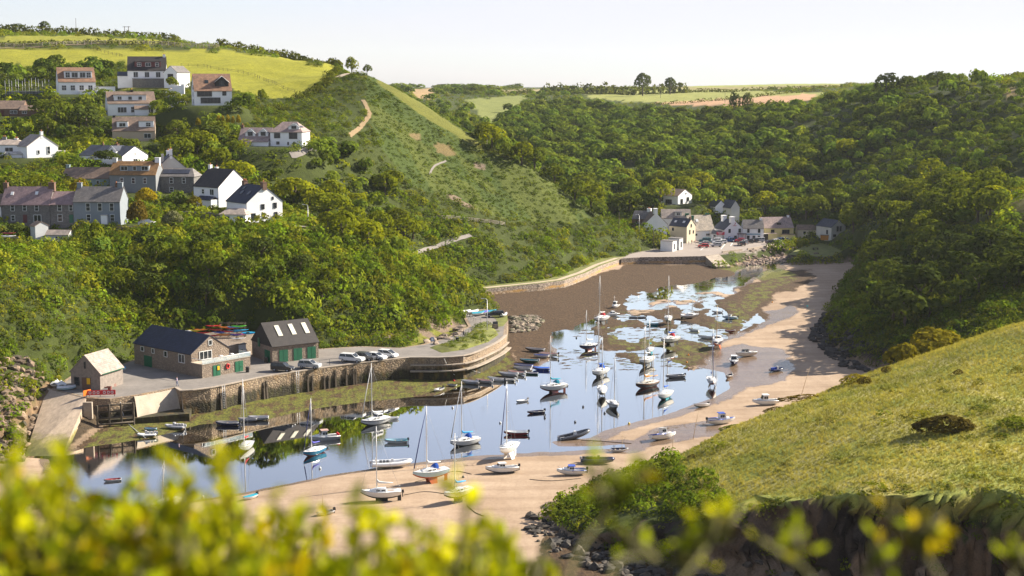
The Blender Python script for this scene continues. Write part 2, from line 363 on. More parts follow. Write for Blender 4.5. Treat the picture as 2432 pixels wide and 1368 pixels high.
HPADS = [(490,250,470,11),(335,208,530,14),(180,224,510,13),(300,274,480,13),(310,335,450,11),(40,276,485,10),(640,347,432,12),(80,374,420,12),(300,388,410,11),(310,457,388,11),(410,457,392,9),(520,490,377,9),(600,529,360,10),(80,529,352,12),(230,529,352,11),(330,536,350,7),(95,573,342,7),(735,543,346,6),(65,222,520,10),(1615,486,560,9),(1590,552,518,12),(1660,562,534,10),(1750,570,537,13),(1845,567,540,9),(1920,562,530,7),(1985,566,531,7)]
def height(X, Y):
    z = rbf(X, Y)
    det = sstep(20, 200, Y)
    z = z + det * (fbm(X / 22, Y / 22, 3) - .5) * 2.2 * sstep(0, 15, np.abs(z)) * np.where(Y > 260, 1, .35)
    for u, v, Yd, r in HPADS:
        p = P(u, v, Y=Yd); d = np.hypot(X - p.x, Y - p.y - 3); k = 1 - sstep(r * .75, r * 1.6, d)
        z = z * (1 - k) + (p.z - .05) * k
    for poly, zz, wd in ((QUAY, QZ - .15, 5.0), (PARK, CPZ - .12, 9.0), (SEAWALK, 2.8, 7.0), (LAWN, 2.6, 5.0)):
        d = sdist(poly, X, Y); k = 1 - sstep(0, wd, d); z = z * (1 - k) + zz * k
    yt = (A_SLIP[0].y + A_SLIP[1].y) / 2; yb = (A_SLIP[2].y + A_SLIP[3].y) / 2; inS = sdist([(q.x, q.y) for q in A_SLIP], X, Y) < 1.2; zS = QZ * (Y - yb) / (yt - yb) - .6; z = np.where(inS, np.minimum(z, zS), z)
    sl = sdist(LOW, X, Y)
    jl = (fbm(X / 6, Y / 6, 21) - .5) * 4
    wd = np.where((X > 2) & (Y < 205), 4.5, np.where((X > 0) & (Y < 268), 15, np.where((X > 55) & (Y < 480), 6, np.where((X < -78) & (Y < 262), 14, 4.0))))
    cliff = ((X > 2) & (Y < 205)) | ((X > 55) & (Y < 480))
    sl2 = sl + np.where(cliff, jl * np.clip(sl, -1, 3) / 3, 0)
    f = np.clip(sl2 / wd + np.where(cliff & (Y < 206), (fbm(X / 3.5, Y / 3.5, 25) - .5) * .7 * np.clip(sl, 0, 1.5), 0), 0, 1); f = np.where(cliff, f ** .6, f * f * (3 - 2 * f))
    zz = bedz(X, Y) * (1 - f) + np.maximum(z, .3) * f
    return np.where(inS, np.minimum(zz, np.maximum(zS, -.6)), zz), sl
def bedz(X, Y):
    sw = sdist(WATER, X, Y)
    up = sstep(300, 345, Y); n = fbm(X / 7, Y / 16, 5, 5) - .5; n2 = fbm(X / 2.2, Y / 5, 9, 3) - .5
    z = np.where(sw > 0, np.minimum(sw * (.028 + .037 * (1 - sstep(-30, 0, X)) * (Y < 335)), 1.0 + .15 * np.minimum(sw, 20) / 20), np.maximum(sw * .06, -.55))
    z = z + n * (.12 + .42 * up * np.exp(-np.maximum(sw, 0) / 9)) * np.where(sw < 0, 1, .7) + n2 * (.03 + .10 * up)
    k = inpoly(W2([(1400,770),(1480,742),(1600,700),(1740,690),(1800,740),(1740,800),(1650,880),(1480,860),(1430,840)],0), X, Y)
    z = np.where(k, np.maximum(z, -.10 + .26 * sstep(.40, .60, fbm(X / 4, Y / 10, 31, 5)) + .16 * n2), z)
    # sheen flats: barely dry
    return z
rows = np.concatenate([np.array([-60., -40, -25, -12, -5]), np.linspace(0, 100, 41), np.arange(102, 145, 1.2), np.arange(145, 200, .5), np.arange(200, 350, .85), np.arange(350, 570, 1.3), 570 * (9000 / 570) ** (np.linspace(0.004, 1, 150))])
cols = np.concatenate([np.linspace(-.95, -.42, 40), np.linspace(-.417, .417, 470), np.linspace(.42, .95, 40)])
GY, GC = np.meshgrid(rows, cols, indexing='ij'); GX = GC * (np.maximum(GY, 0) + 30)
GZ, GSL = height(GX, GY)
nr, nc = GX.shape
def ground(X, Y):
    X = np.asarray(X, float); Y = np.asarray(Y, float)
    i = np.clip(np.searchsorted(rows, Y) - 1, 0, nr - 2); fy = np.clip((Y - rows[i]) / (rows[i + 1] - rows[i]), 0, 1)
    c = X / (np.maximum(Y, 0) + 30); j = np.clip(np.searchsorted(cols, c) - 1, 0, nc - 2); fx = np.clip((c - cols[j]) / (cols[j + 1] - cols[j]), 0, 1)
    return (GZ[i, j] * (1 - fx) + GZ[i, j + 1] * fx) * (1 - fy) + (GZ[i + 1, j] * (1 - fx) + GZ[i + 1, j + 1] * fx) * fy
def hit(u, v, ymin=100., ymax=3000.):
    x, y, dz = ray(u, v); Ys = np.concatenate([np.arange(ymin, 900, .5), np.arange(900, ymax, 4.)]); Ys = Ys[Ys >= ymin]
    t = Ys / y; g = ground(x * t, Ys); k = np.nonzero(H + dz * t <= g)[0]
    i = k[0] if len(k) else len(Ys) - 1
    return Vector((x * t[i], Ys[i], float(g[i])))
# --- ground colours (what grows or lies there, with shade darkened in under scrub), from outlines on the land ---
gu, gv = proj(GX, np.maximum(GY, 1), GZ)
base = np.zeros((nr, nc, 3)); base[:] = (.050, .064, .014); cls = np.zeros((nr, nc), int)  # scrub ground painted extra dark so gaps between bushes look shadowed
nz = fbm(GX / 14, GY / 14, 40); nz2 = fbm(GX / 5, GY / 9, 41)
def region(poly, y0, y1, c, soft=6.0, kind=1):
    m = (GY > y0) & (GY < y1)
    j = (nz2 - .5) * soft * 2
    k = inpoly(poly, gu + j, gv + j * .6) & m
    cc = np.array(c) if not callable(c) else c
    base[k] = cc; cls[k] = kind
    return k
FIELD = [(-400,118),(200,114),(250,118),(530,119),(640,134),(800,152),(797,165),(772,190),(742,215),(702,233),(640,233),(560,217),(545,203),(425,190),(405,178),(290,150),(230,163),(120,157),(-400,160)]
region(FIELD, 480, 860, (.27, .265, .028))
region([(-400,84),(200,84),(300,92),(425,100),(400,107),(200,101),(-400,99)], 600, 900, (.25, .25, .035))
region([(280,203),(430,203),(430,213),(285,213)], 480, 560, (.22, .21, .03))
region([(965,212),(1036,209),(1026,238),(990,232)], 800, 4000, (.36, .25, .13))
region([(1100,236),(1262,224),(1205,262),(1192,290),(1160,302),(1130,262)], 700, 1600, (.19, .21, .06))
region([(1160,214),(1400,208),(1300,222),(1190,222)], 1100, 4000, (.28, .24, .12))
region([(1385,218),(1650,212),(1965,220),(1945,229),(1560,244),(1400,234)], 900, 2200, (.26, .27, .075))
region([(1560,244),(1945,222),(1925,238),(1760,252),(1600,250)], 700, 1900, (.47, .29, .17))
region([(1540,206),(2010,194),(1995,217),(1640,214)], 1300, 9000, (.26, .23, .10))
region([(1640,196),(2010,190),(2000,202),(1640,208)], 1600, 9000, (.26, .28, .07))
region([(2385,212),(2500,215),(2500,228),(2385,224)], 400, 900, (.36, .26, .11))
SLOPE = [(872,172),(965,212),(1062,277),(1202,354),(1302,414),(1405,505),(1392,532),(1200,522),(1085,482),(980,440),(905,350),(868,250)]
k = region(SLOPE, 400, 560, (.056, .080, .016), 4, 2)
sn = fbm((GX * .8 + GY * .5) / 9, (GX * -.5 + GY * .8) / 40, 51)
base[k & (sn > .56)] = (.080, .098, .019)
region([(1030,335),(1066,345),(1090,372),(1060,370),(1035,360)], 400, 560, (.15, .115, .05), 11)
region([(972,318),(1000,318),(1000,334),(980,330)], 400, 560, (.17, .13, .06), 5)
region([(885,178),(1010,250),(1140,340),(1160,365),(1010,280),(900,200)], 400, 560, (.13, .135, .026), 9)
HEAD = [(1300,1200),(1345,1150),(1400,1120),(1560,1060),(1700,1000),(1850,950),(2000,915),(2100,865),(2300,780),(2600,650),(2950,520),(2950,1290),(2700,1260),(2200,1225),(2000,1215),(1750,1240),(1560,1190)]
k = region(HEAD, 140, 262, (.31, .29, .070), 4, 3)
gn = fbm(GX / 4, GY / 4, 60); base[k & (gn > .55)] = (.25, .27, .058); base[k & (gn < .4)] = (.37, .335, .11)
region([(700,540),(770,536),(780,548),(715,556)], 330, 380, (.20, .21, .03), 2)
region([(1000,790),(1110,768),(1150,800),(1130,822),(1000,832),(960,830)], 300, 345, (.17, .17, .03), 3)
region([(2390,480),(2600,380),(2600,560),(2432,560)], 300, 420, (.13, .12, .035), 9, 2)
lawnm = inpoly(LAWN, GX, GY); base[lawnm] = (.20, .22, .025)
swm = sdist(SEAWALK, GX, GY); base[(swm < 1.0)] = (.17, .20, .03)
pk = sdist(PARK, GX, GY); base[pk < 1.0] = (.25, .22, .19)
# rock: steep or low by the shore
gzy, gzx = np.gradient(GZ); dY = np.gradient(GY, axis=0); dX = np.gradient(GX, axis=1)
slope = np.hypot(gzy / np.maximum(dY, .1), gzx / np.maximum(dX, .1))
rk = (GSL > 0) & (GSL < 16) & (slope > .9) & (GY < 262) & (GX > 0) & (GZ < 10.5 + 4 * (nz - .5))
ROCKC = (.12, .082, .052)
base[rk] = ROCKC; base[rk & (nz2 > .55)] = (.05, .040, .033)
rk2 = (GSL > 0) & (GSL < 12) & (GX > 50) & (GY > 262) & (GY < 480) & (GZ < 4.2 + 4 * (nz - .5)); base[rk2] = (.040, .034, .030)
rk3 = (GSL > 0) & (GX < -72) & (GY < 262) & (GZ < 6.0 + 5 * (nz - .5)) & (GSL < 18); base[rk3] = (.20, .135, .08); base[rk3 & (GZ < 2.4)] = (.06, .045, .03)
for u_, v_, r_ in ((1042,775,2.6),(1075,768,3),(1010,792,2),(910,795,2.5),(1080,470,2.5),(1110,488,2.5),(1140,395,2),(950,800,2)):
    q = hit(u_, v_, 280); kk = np.hypot(GX - q.x, GY - q.y) < r_ * (.6 + nz2); base[kk] = (.20, .15, .11)
base[(GSL > -1) & (GSL < .9)] = (.24, .175, .12)
# --- shore masks: weed, algae, wet ---
def pmask(px, soft=4.0, z=0.6):
    d = sdist(W2(px, z), GX, GY) + (fbm(GX / 6, GY / 12, 70) - .5) * soft * 2
    return 1 - sstep(-soft, soft, d)
weed = pmask([(1085,702),(1200,692),(1350,676),(1425,650),(1490,630),(1690,628),(1770,632),(1740,655),(1640,680),(1530,700),(1485,720),(1500,748),(1430,775),(1380,775),(1310,805),(1320,838),(1250,876),(1205,866),(1210,772),(1100,744)])
weed = np.maximum(weed, .80 * pmask([(1400,775),(1500,745),(1740,695),(1795,662),(1855,640),(1920,636),(1960,655),(1850,700),(1810,760),(1740,795),(1640,880),(1500,865),(1440,840)]))
quaymud = pmask([(140,1085),(230,1005),(440,965),(620,930),(820,905),(980,850),(1200,800),(1260,870),(1110,920),(860,968),(600,1012),(300,1056),(180,1090)], 3)
weed = np.maximum(weed, .9 * quaymud)
weed = np.maximum(weed, .75 * pmask([(100,1090),(400,1040),(900,960),(1100,915),(1060,1000),(960,1092),(560,1168),(100,1200)], 4))  # green pool floor, its dark tone also standing in for the hill's reflection
weed = np.maximum(weed, .35 * pmask([(1240,1075),(1600,975),(1760,1000),(1560,1060),(1300,1100),(900,1130),(1000,1098)], 3))
weed = np.maximum(weed, pmask([(1290,1295),(1340,1262),(1420,1270),(1900,1330),(1900,1480),(1250,1480)], 1.5))
algae = np.maximum(.66 * quaymud, .62 * pmask([(1400,775),(1500,760),(1640,800),(1800,655),(1900,640),(1900,660),(1740,800),(1640,880),(1500,865)]))
algae = np.maximum(algae, .3 * weed); algae = np.maximum(algae, .8 * pmask([(1680,632),(1760,626),(1850,632),(1900,650),(1800,662),(1760,645)], 2))
wet = pmask([(1660,830),(1760,812),(1850,830),(1880,870),(1860,900),(1760,920),(1700,955),(1650,900)], 3)
wet = np.maximum(wet, pmask([(1790,735),(1880,725),(1900,742),(1800,775),(1730,800)], 3))
wet = np.maximum(wet, .8 * pmask([(1560,1010),(1700,985),(1740,1030),(1560,1052),(1440,1072),(1500,1040)], 2))
wet = np.maximum(wet, .7 * quaymud); wet = np.maximum(wet, .55 * weed)
wet = np.maximum(wet, 1 - sstep(.02, .16, GZ))
# --- build two sheets that share their border: the drained harbour bed and the land ---
cm_ = ((GSL > -1) & (GSL < 9) & (((GX > 0) & (GY < 206)) | ((GX > 55) & (GY > 262) & (GY < 480)) | ((GX < -76) & (GY < 262)))).astype(float) * np.clip(GSL + 1, 0, 2) / 2 * sstep(0.0, 3.0, GZ)
JX = GX + cm_ * ((fbm(GY / 5 + GX / 5, GZ / 1.6, 81, 5) - .5) * 5); JY = GY + cm_ * ((fbm(GX / 4.5 + 9, GZ / 1.5, 83, 5) - .5) * 6)
me_v = np.stack([JX, JY, GZ], -1).reshape(-1, 3)
idx = np.arange(nr * nc).reshape(nr, nc)
quads = np.stack([idx[:-1, :-1], idx[:-1, 1:], idx[1:, 1:], idx[1:, :-1]], -1).reshape(-1, 4)
isbed = (np.stack([GSL[:-1, :-1], GSL[:-1, 1:], GSL[1:, 1:], GSL[1:, :-1]], -1).max(-1) <= 0).reshape(-1)
def npmesh(name, V, Q, cols=None, smooth=True):
    me = bpy.data.meshes.new(name); n = len(Q); k = Q.shape[1]
    me.vertices.add(len(V)); me.vertices.foreach_set('co', np.ascontiguousarray(V, np.float32).ravel())
    me.loops.add(n * k); me.loops.foreach_set('vertex_index', np.ascontiguousarray(Q, np.int32).ravel())
    me.polygons.add(n); me.polygons.foreach_set('loop_start', np.arange(n, dtype=np.int32) * k)
    me.polygons.foreach_set('use_smooth', np.full(n, smooth))
    for nm, c in (cols or {}).items():
        a = me.attributes.new(nm, 'FLOAT_COLOR', 'POINT'); a.data.foreach_set('color', np.ascontiguousarray(np.concatenate([c, np.ones((len(c), 1))], 1), np.float32).ravel())
    me.update(calc_edges=True); me.validate(); return me
def sub(mask, name, mat, cols):
    q = quads[mask]; used, inv = np.unique(q, return_inverse=True)
    me = npmesh(name, me_v[used], inv.reshape(q.shape), {k: c[used] for k, c in cols.items()}); me.materials.append(mat)
    o = bpy.data.objects.new(name, me); link(o); return tag(o, kind='structure')
# land material
m_land, t, b, o_ = nodes('land_cover'); g = coords(t)
at = N(t, 'ShaderNodeAttribute', attribute_name='base')
n1 = noise(t, .9, 6, .68, g); n2 = noise(t, 4.5, 4, .7, g); n3 = noise(t, .12, 4, .6, g)
f = math_(t, 'ADD', math_(t, 'MULTIPLY', n1, .4), math_(t, 'ADD', math_(t, 'MULTIPLY', n2, .35), math_(t, 'MULTIPLY', n3, .25)))
c = mixc(t, 1.0, at.outputs['Color'], ramp(t, f, [(.34, (.55, .55, .5)), (.5, (1, 1, 1)), (.66, (1.5, 1.4, 1.25))]), 'MULTIPLY')
t.links.new(c, b.inputs['Base Color']); b.inputs['Roughness'].default_value = .95; b.inputs['Specular IOR Level'].default_value = .15
bump(t, b, f, .9, .6)
# bed material
m_bed, t, b, o_ = nodes('sand_and_weed'); g = coords(t)
at = N(t, 'ShaderNodeAttribute', attribute_name='msk'); sp = N(t, 'ShaderNodeSeparateColor'); t.links.new(at.outputs['Color'], sp.inputs[0])
ga = scalev(t, g, (1, .5, 1))
nA = noise(t, .35, 7, .72, ga); nB = noise(t, 2.2, 6, .7, ga); nC = noise(t, .09, 4, .6, ga)
sand = ramp(t, math_(t, 'ADD', math_(t, 'MULTIPLY', nA, .5), math_(t, 'MULTIPLY', nB, .5)), [(.3, (.29, .205, .138)), (.5, (.375, .275, .19)), (.7, (.44, .33, .235))])
sand = mixc(t, 1.0, sand, ramp(t, nC, [(.35, (.86, .83, .80)), (.65, (1.05, 1.05, 1.05))]), 'MULTIPLY')
sand = mixc(t, 1.0, sand, ramp(t, noise(t, 1.0, 5, .6, scalev(t, g, (.035, .30, 1), (0, 0, .25))), [(.34, (.84, .82, .80)), (.5, (1, 1, 1)), (.62, (1.07, 1.08, 1.09))]), 'MULTIPLY')
def thr(src, amt, n, s0, s1):
    x = math_(t, 'ADD', src, math_(t, 'MULTIPLY', math_(t, 'SUBTRACT', n, .5), amt))
    return ramp(t, x, [(s0, (0, 0, 0)), (s1, (1, 1, 1))])
nW = math_(t, 'ADD', math_(t, 'MULTIPLY', nA, .55), math_(t, 'MULTIPLY', nB, .45))
wetf = thr(sp.outputs[2], .9, nA, .42, .62)
sand = mixc(t, wetf, sand, mixc(t, 1.0, sand, (.52, .50, .50), 'MULTIPLY'))
spk = ramp(t, noise(t, 1.1, 6, .75, scalev(t, g, (1, .35, 1))), [(.66, (0, 0, 0)), (.72, (1, 1, 1))])
sand = mixc(t, math_(t, 'MULTIPLY', spk, .55), sand, (.10, .075, .04))
wd = thr(sp.outputs[0], 1.35, nW, .42, .55)
weedc = ramp(t, nB, [(.3, (.022, .013, .006)), (.5, (.064, .036, .016)), (.68, (.125, .075, .035))])
col = mixc(t, wd, sand, weedc)
al = thr(sp.outputs[1], 1.2, noise(t, .5, 6, .72, scalev(t, g, (1, .45, 1)), 0), .56, .70)
col = mixc(t, math_(t, 'MULTIPLY', al, .85), col, ramp(t, nB, [(.35, (.055, .060, .012)), (.65, (.17, .18, .02))]))
t.links.new(col, b.inputs['Base Color'])
rg = math_(t, 'SUBTRACT', .92, math_(t, 'MULTIPLY', wetf, math_(t, 'SUBTRACT', .72, math_(t, 'MULTIPLY', wd, .72))))
t.links.new(rg, b.inputs['Roughness']); b.inputs['Specular IOR Level'].default_value = .28
hb = math_(t, 'ADD', math_(t, 'MULTIPLY', nB, math_(t, 'ADD', .25, math_(t, 'MULTIPLY', wd, 1.2))), math_(t, 'MULTIPLY', wd, .6))
bump(t, b, hb, .55, .22)
cb = base.reshape(-1, 3); cm = np.stack([weed, algae, wet], -1).reshape(-1, 3)
sub(isbed, 'beach', m_bed, {'msk': cm}); sub(~isbed, 'hillside_ground', m_land, {'base': cb})
# water
m_wat, t, b, o_ = nodes('harbour_water'); t.nodes.remove(b); g = coords(t)
fr = N(t, 'ShaderNodeFresnel', i_IOR=1.33); gl = N(t, 'ShaderNodeBsdfGlossy', i_Roughness=.015); tp = N(t, 'ShaderNodeBsdfTransparent')
tp.inputs[0].default_value = (.36, .38, .21, 1); gl.inputs[0].default_value = (1, .985, .945, 1)
wn = noise(t, 1.4, 3, .6, scalev(t, g, (.7, 1.6, 1))); wb = noise(t, .03, 2, .5, g)
bp = N(t, 'ShaderNodeBump', i_Distance=.02); t.links.new(wn, bp.inputs['Height'])
t.links.new(ramp(t, wb, [(.42, (.03,) * 3), (.62, (.32,) * 3)]), bp.inputs['Strength'])
t.links.new(bp.outputs[0], gl.inputs['Normal']); t.links.new(bp.outputs[0], fr.inputs['Normal'])
mx = N(t, 'ShaderNodeMixShader'); t.links.new(math_(t, 'MINIMUM', math_(t, 'ADD', math_(t, 'MULTIPLY', fr.outputs[0], 1.6), .38), 1.0), mx.inputs[0])
t.links.new(tp.outputs[0], mx.inputs[1]); t.links.new(gl.outputs[0], mx.inputs[2]); t.links.new(mx.outputs[0], o_.inputs[0])
mb = MB(); wp = [(-140, 120), (100, 120), (100, 260), (150, 300), (150, 492), (30, 492), (-30, 440), (-45, 330), (-140, 300)]
mb.add([(x, y, 0.0) for x, y in wp], [tuple(range(len(wp)))]); tag(mb.build('water', m_wat), kind='structure')
# ================= quay, walls, lanes =================
def spline(pts, step=1.5):
    pts = [Vector(p) for p in pts]; out = []
    for i in range(len(pts) - 1):
        p0, p1, p2, p3 = pts[max(i - 1, 0)], pts[i], pts[i + 1], pts[min(i + 2, len(pts) - 1)]
        n = max(1, int((p2 - p1).length / step))
        for k in range(n):
            t = k / n; out.append(.5 * ((2 * p1) + (p2 - p0) * t + (2 * p0 - 5 * p1 + 4 * p2 - p3) * t * t + (3 * p1 - p0 - 3 * p2 + p3) * t ** 3))
    return out + [pts[-1]]
ROADS = []
def strip(name, pts, width, mat, lift=.14, kind='structure'):
    pl = spline(pts, 1.2); ROADS.append(([(p.x, p.y) for p in pl], width / 2)); mb = MB(); vs = []; fs = []
    for i, p in enumerate(pl):
        d = pl[min(i + 1, len(pl) - 1)] - pl[max(i - 1, 0)]; d.z = 0; d.normalize(); nrm = Vector((-d.y, d.x, 0))
        for k in (-1, -.35, .35, 1):
            q = p + nrm * (width / 2 * k * (1 + .12 * math.sin(i * 1.7 + k))); vs.append((q.x, q.y, float(ground(q.x, q.y)) + lift))
    for i in range(len(pl) - 1):
        for k in range(3): fs.append((i * 4 + k, i * 4 + k + 1, i * 4 + 5 + k, i * 4 + 4 + k))
    mb.add(vs, fs, 0, True); return tag(mb.build(name, mat), kind=kind)
tarmac = paint('tarmac', (.215, .19, .168), .9, .17, .22, bmp=.2)
concrete = paint('concrete', (.40, .33, .26), .9, .2, .5, bmp=.3)
gravel = paint('pale_gravel', (.46, .37, .26), .95, .12, .8)
earth = paint('bare_earth', (.26, .18, .09), .95, .15, .8)
grassm = paint('mown_grass', (.16, .17, .03), .95, .3, .4)
quay_stone = stone('quay_stone', (.30, .21, .135), (.46, .35, .23), (.12, .095, .075), 1.5, weedy=True)
sea_stone = stone('sea_wall_stone', (.34, .27, .21), (.50, .41, .33), (.10, .08, .065), .95, lichen=True)
dark_stone = stone('dark_stone', (.10, .085, .075), (.19, .16, .14), (.05, .045, .04), 1.3)
house_stone = stone('rubble_house_stone', (.25, .185, .135), (.37, .29, .22), (.20, .165, .135), 2.2)
grey_stone = stone('grey_house_stone', (.15, .14, .135), (.27, .25, .235), (.16, .15, .14), 2.4)
timber = paint('weathered_timber', (.09, .07, .05), .9, .25, 2)
# main quay
r = empty('harbour_wall', (QUAY[6][0], QUAY[6][1], 0), 0, 'long rubble stone quay wall with weed below the tide line', 'quay wall')
def child(mb, name, mat, root):       # geometry given in world space, parented without moving
    o = mb.build(name, mat, root); o.matrix_parent_inverse = Matrix.LocRotScale(root.location, root.rotation_euler, None).inverted(); return o
mb = MB().prism(QUAY, -1.0, QZ, 0, 0); child(mb, 'masonry', quay_stone, r)
cop = spline([(p[0], p[1], 0) for p in QUAY[3:16]], 2.2); mb = MB()
for a, b_ in zip(cop[:-1], cop[1:]):
    d = b_ - a; m_ = (a + b_) / 2; n_ = Vector((-d.y, d.x, 0)).normalized()
    mb.box((m_.x + n_.x * .2, m_.y + n_.y * .2, QZ + .07), (d.length * .985, .62, .15 + .03 * random.random()), 0, math.atan2(d.y, d.x))
child(mb, 'coping', concrete, r)
ledge = [(975, 850), (1040, 850), (1100, 846), (1140, 834), (1185, 812), (1204, 797)]
for zz, wd in ((3.5, .55), (2.3, 1.0)):
    pl = spline([(*p, 0) for p in W2(ledge, QZ)], 2.5); mb = MB()
    for a, b_ in zip(pl[:-1], pl[1:]):
        d = b_ - a; m_ = (a + b_) / 2; n_ = Vector((d.y, -d.x, 0)).normalized()
        mb.box((m_.x + n_.x * wd / 2, m_.y + n_.y * wd / 2, zz), (d.length * 1.0, wd + .05, .22), 0, math.atan2(d.y, d.x))
    child(mb, 'ledge', concrete, r)
mb = MB(); mb.add([(p[0], p[1], QZ + .006) for p in offset(QUAY, .75)], [tuple(range(len(QUAY)))]); tag(mb.build('quay_road', tarmac), kind='structure')
# battered concrete wall and plinth beside the slipway
top = spline([P(u, v, z=QZ - .1) for u, v in ((318, 941), (345, 935), (415, 922), (428, 930))], 1.0); bot = [p + Vector((1.2, -2.6, 1.5 - QZ)) for p in top]; conc2 = paint('pale_concrete', (.42, .35, .27), .9, .12, .5, bmp=.2)
k_ = 14; rs = []
for i in range(k_ + 1):
    a = top[int(i / k_ * (len(top) - 1))]; c_ = bot[int(i / k_ * (len(bot) - 1))]; ring = []
    for j in range(7):
        s_ = j / 6; q = a.lerp(c_, s_); q.z = a.z + (c_.z - a.z) * (s_ ** 1.9); ring.append(tuple(q))
    ring.append((c_.x, c_.y, -.3)); rs.append(ring)
algae_conc = stone('algae_plinth', (.20, .16, .10), (.32, .26, .17), (.1, .1, .03), .6, weedy=True)
bw = empty('retaining_wall', tuple(bot[0]), 0, 'curved pale concrete retaining wall between the slipway and quay wall', 'retaining wall')
child(MB().loft(rs, 0, True, closed=False, cap0=False, cap1=False), 'concrete_face', conc2, bw)
pl_ = W2([(228, 1006), (300, 1003), (450, 990), (462, 958), (300, 985), (262, 948), (205, 946)], 1.0)
child(MB().prism(pl_, -.5, 1.6, 0, 0), 'plinth', algae_conc, bw)
# timber staging over the inner corner
ts = empty('timber_staging', tuple(P(262, 985, z=1.6)), 0, 'timber beam staging against the slipway corner below the red banner', 'staging')
mb = MB(); a = P(232, 968, z=4.2); b_ = P(318, 960, z=4.2)
for j, zz in enumerate((4.4, 3.3, 2.2, 1.2)): mb.tube([(a.x, a.y - j * .25, zz), (b_.x, b_.y - j * .25, zz)], .16, 4)
child(mb, 'beam', timber, ts)
for s_ in (0, .33, .66, 1):
    q = a.lerp(b_, s_); child(MB().box((q.x, q.y - .5, 2.2), (.3, .3, 5)), 'post', timber, ts)
st = empty('stone_steps', tuple(P(205, 990, z=0)), 0, 'narrow stone steps running down beside the slipway', 'steps')
mb = MB(); a = P(208, 955, z=QZ); b_ = P(200, 1008, z=.5)
for j in range(10):
    q = a.lerp(b_, j / 9); mb.box((q.x, q.y, q.z - 1.5), (1.6, .62, 3.0))
child(mb, 'treads', concrete, st)
# slipway
slip_m, t, b, o_ = nodes('slipway_concrete'); g = coords(t); zx = N(t, 'ShaderNodeSeparateXYZ'); t.links.new(g, zx.inputs[0])
zz = math_(t, 'ADD', zx.outputs[2], math_(t, 'MULTIPLY', math_(t, 'SUBTRACT', noise(t, .6, 5, .7, g), .5), 2.2))
cc = ramp(t, math_(t, 'MULTIPLY', zz, .2), [(.06, (.10, .10, .02)), (.24, (.22, .19, .06)), (.36, (.40, .31, .22)), (.9, (.42, .33, .25))])
t.links.new(mixc(t, 1.0, cc, ramp(t, noise(t, 1.5, 5, .7, scalev(t, g, (1, .3, 1))), [(.35, (.75,) * 3), (.65, (1.15,) * 3)]), 'MULTIPLY'), b.inputs['Base Color']); b.inputs['Roughness'].default_value = .8
mb = MB(); A_ = A_SLIP
mb.add([tuple(p + Vector((0, 0, .02))) for p in A_] + [(p.x, p.y, -1.5) for p in A_], [(3, 2, 1, 0), (1, 2, 6, 5), (2, 3, 7, 6), (3, 0, 4, 7)]); tag(mb.build('slipway', slip_m), 'wide concrete slipway sloping down from the quay into the water', 'slipway')
# fender posts
proto = None
front = spline([P(u, v, z=QZ) for u, v in ((428, 929), (500, 922), (625, 896), (700, 884), (815, 868), (900, 858), (973, 850))], .5)
for u in (521, 533, 569, 577, 626, 632, 729, 742, 766, 781, 795, 822, 836, 842, 873, 886):
    i = min(range(len(front)), key=lambda k: abs(proj(front[k].x, front[k].y, QZ)[0] - u)); q = front[i]; d = (front[min(i + 1, len(front) - 1)] - front[max(i - 1, 0)]).normalized()
    loc = (q.x + d.y * .25, q.y - d.x * .25, 0)
    if proto is None:
        proto = MB().box((0, 0, 2.1), (.36, .32, 4.8)).box((0, -.18, 3.6), (.2, .1, .5)).build('fender_post', timber)
        o = proto
    else: o = proto.copy(); COL.objects.link(o)
    o.location = loc; o.rotation_euler = (R(-3), 0, math.atan2(d.y, d.x)); o.scale = (random.uniform(.8, 1.15), 1, random.uniform(.75, 1.02))
    tag(o, 'dark weedy timber fender post upright against the quay wall', 'post', 'fender posts along the quay wall')
# railing on the quay edge and on the promenade
def railing(label, px, z, posts=8, h=1.1, mat=None):
    pts = [P(u, v, z=z) for u, v in px]; pl = spline(pts, .6); root = empty('railing', tuple(pl[0]), 0, label, 'railing')
    child(MB().tube([p + Vector((0, 0, h)) for p in pl], .05, 5).tube([p + Vector((0, 0, h * .5)) for p in pl], .035, 5), 'rail', mat, root)
    for i in range(posts):
        q = pl[int(i / (posts - 1) * (len(pl) - 1))]; child(MB().tube([q, q + Vector((0, 0, h))], .05, 5), 'post', mat, root)
    return root
iron = paint('dark_iron', (.06, .06, .06), .5, .1, 3); galv = paint('galvanised', (.42, .42, .43), .4, .1, 3, metal=.4)
railing('dark iron railing at the quay edge beside the white pickup', [(728, 878), (760, 870), (790, 866), (815, 866)], QZ, 5, 1.2, iron)
railing('curved pale railing along the promenade bend by the wood', [(1097, 750), (1110, 757), (1130, 763), (1142, 764)], QZ + .1, 9, 1.1, galv)
railing('short grey railing beside the path below the street lamp', [(1105, 797), (1120, 790)], QZ + .1, 3, 1.1, iron)
# grass bank on the promontory
GB = W2([(1020, 826), (1075, 812), (1112, 796), (1128, 775), (1150, 766), (1172, 775), (1184, 795), (1160, 812), (1105, 830), (1050, 838)], QZ)
mb = MB(); g1 = offset(GB, 1.2); n_ = len(GB)
mb.add([(x, y, QZ + .01) for x, y in GB] + [(x, y, QZ + .55) for x, y in g1], [(i, (i + 1) % n_, n_ + (i + 1) % n_, n_ + i) for i in range(n_)] + [tuple(range(n_, 2 * n_))], 0, True); tag(mb.build('grass_bank', grassm), kind='structure')
GB2 = W2([(1088, 745), (1150, 736), (1205, 750), (1206, 762), (1195, 775), (1170, 778), (1180, 760), (1160, 745)], QZ)
mb = MB(); mb.add([(x, y, QZ + .05) for x, y in GB2], [tuple(range(len(GB2)))]); tag(mb.build('grass_verge', grassm), kind='structure')
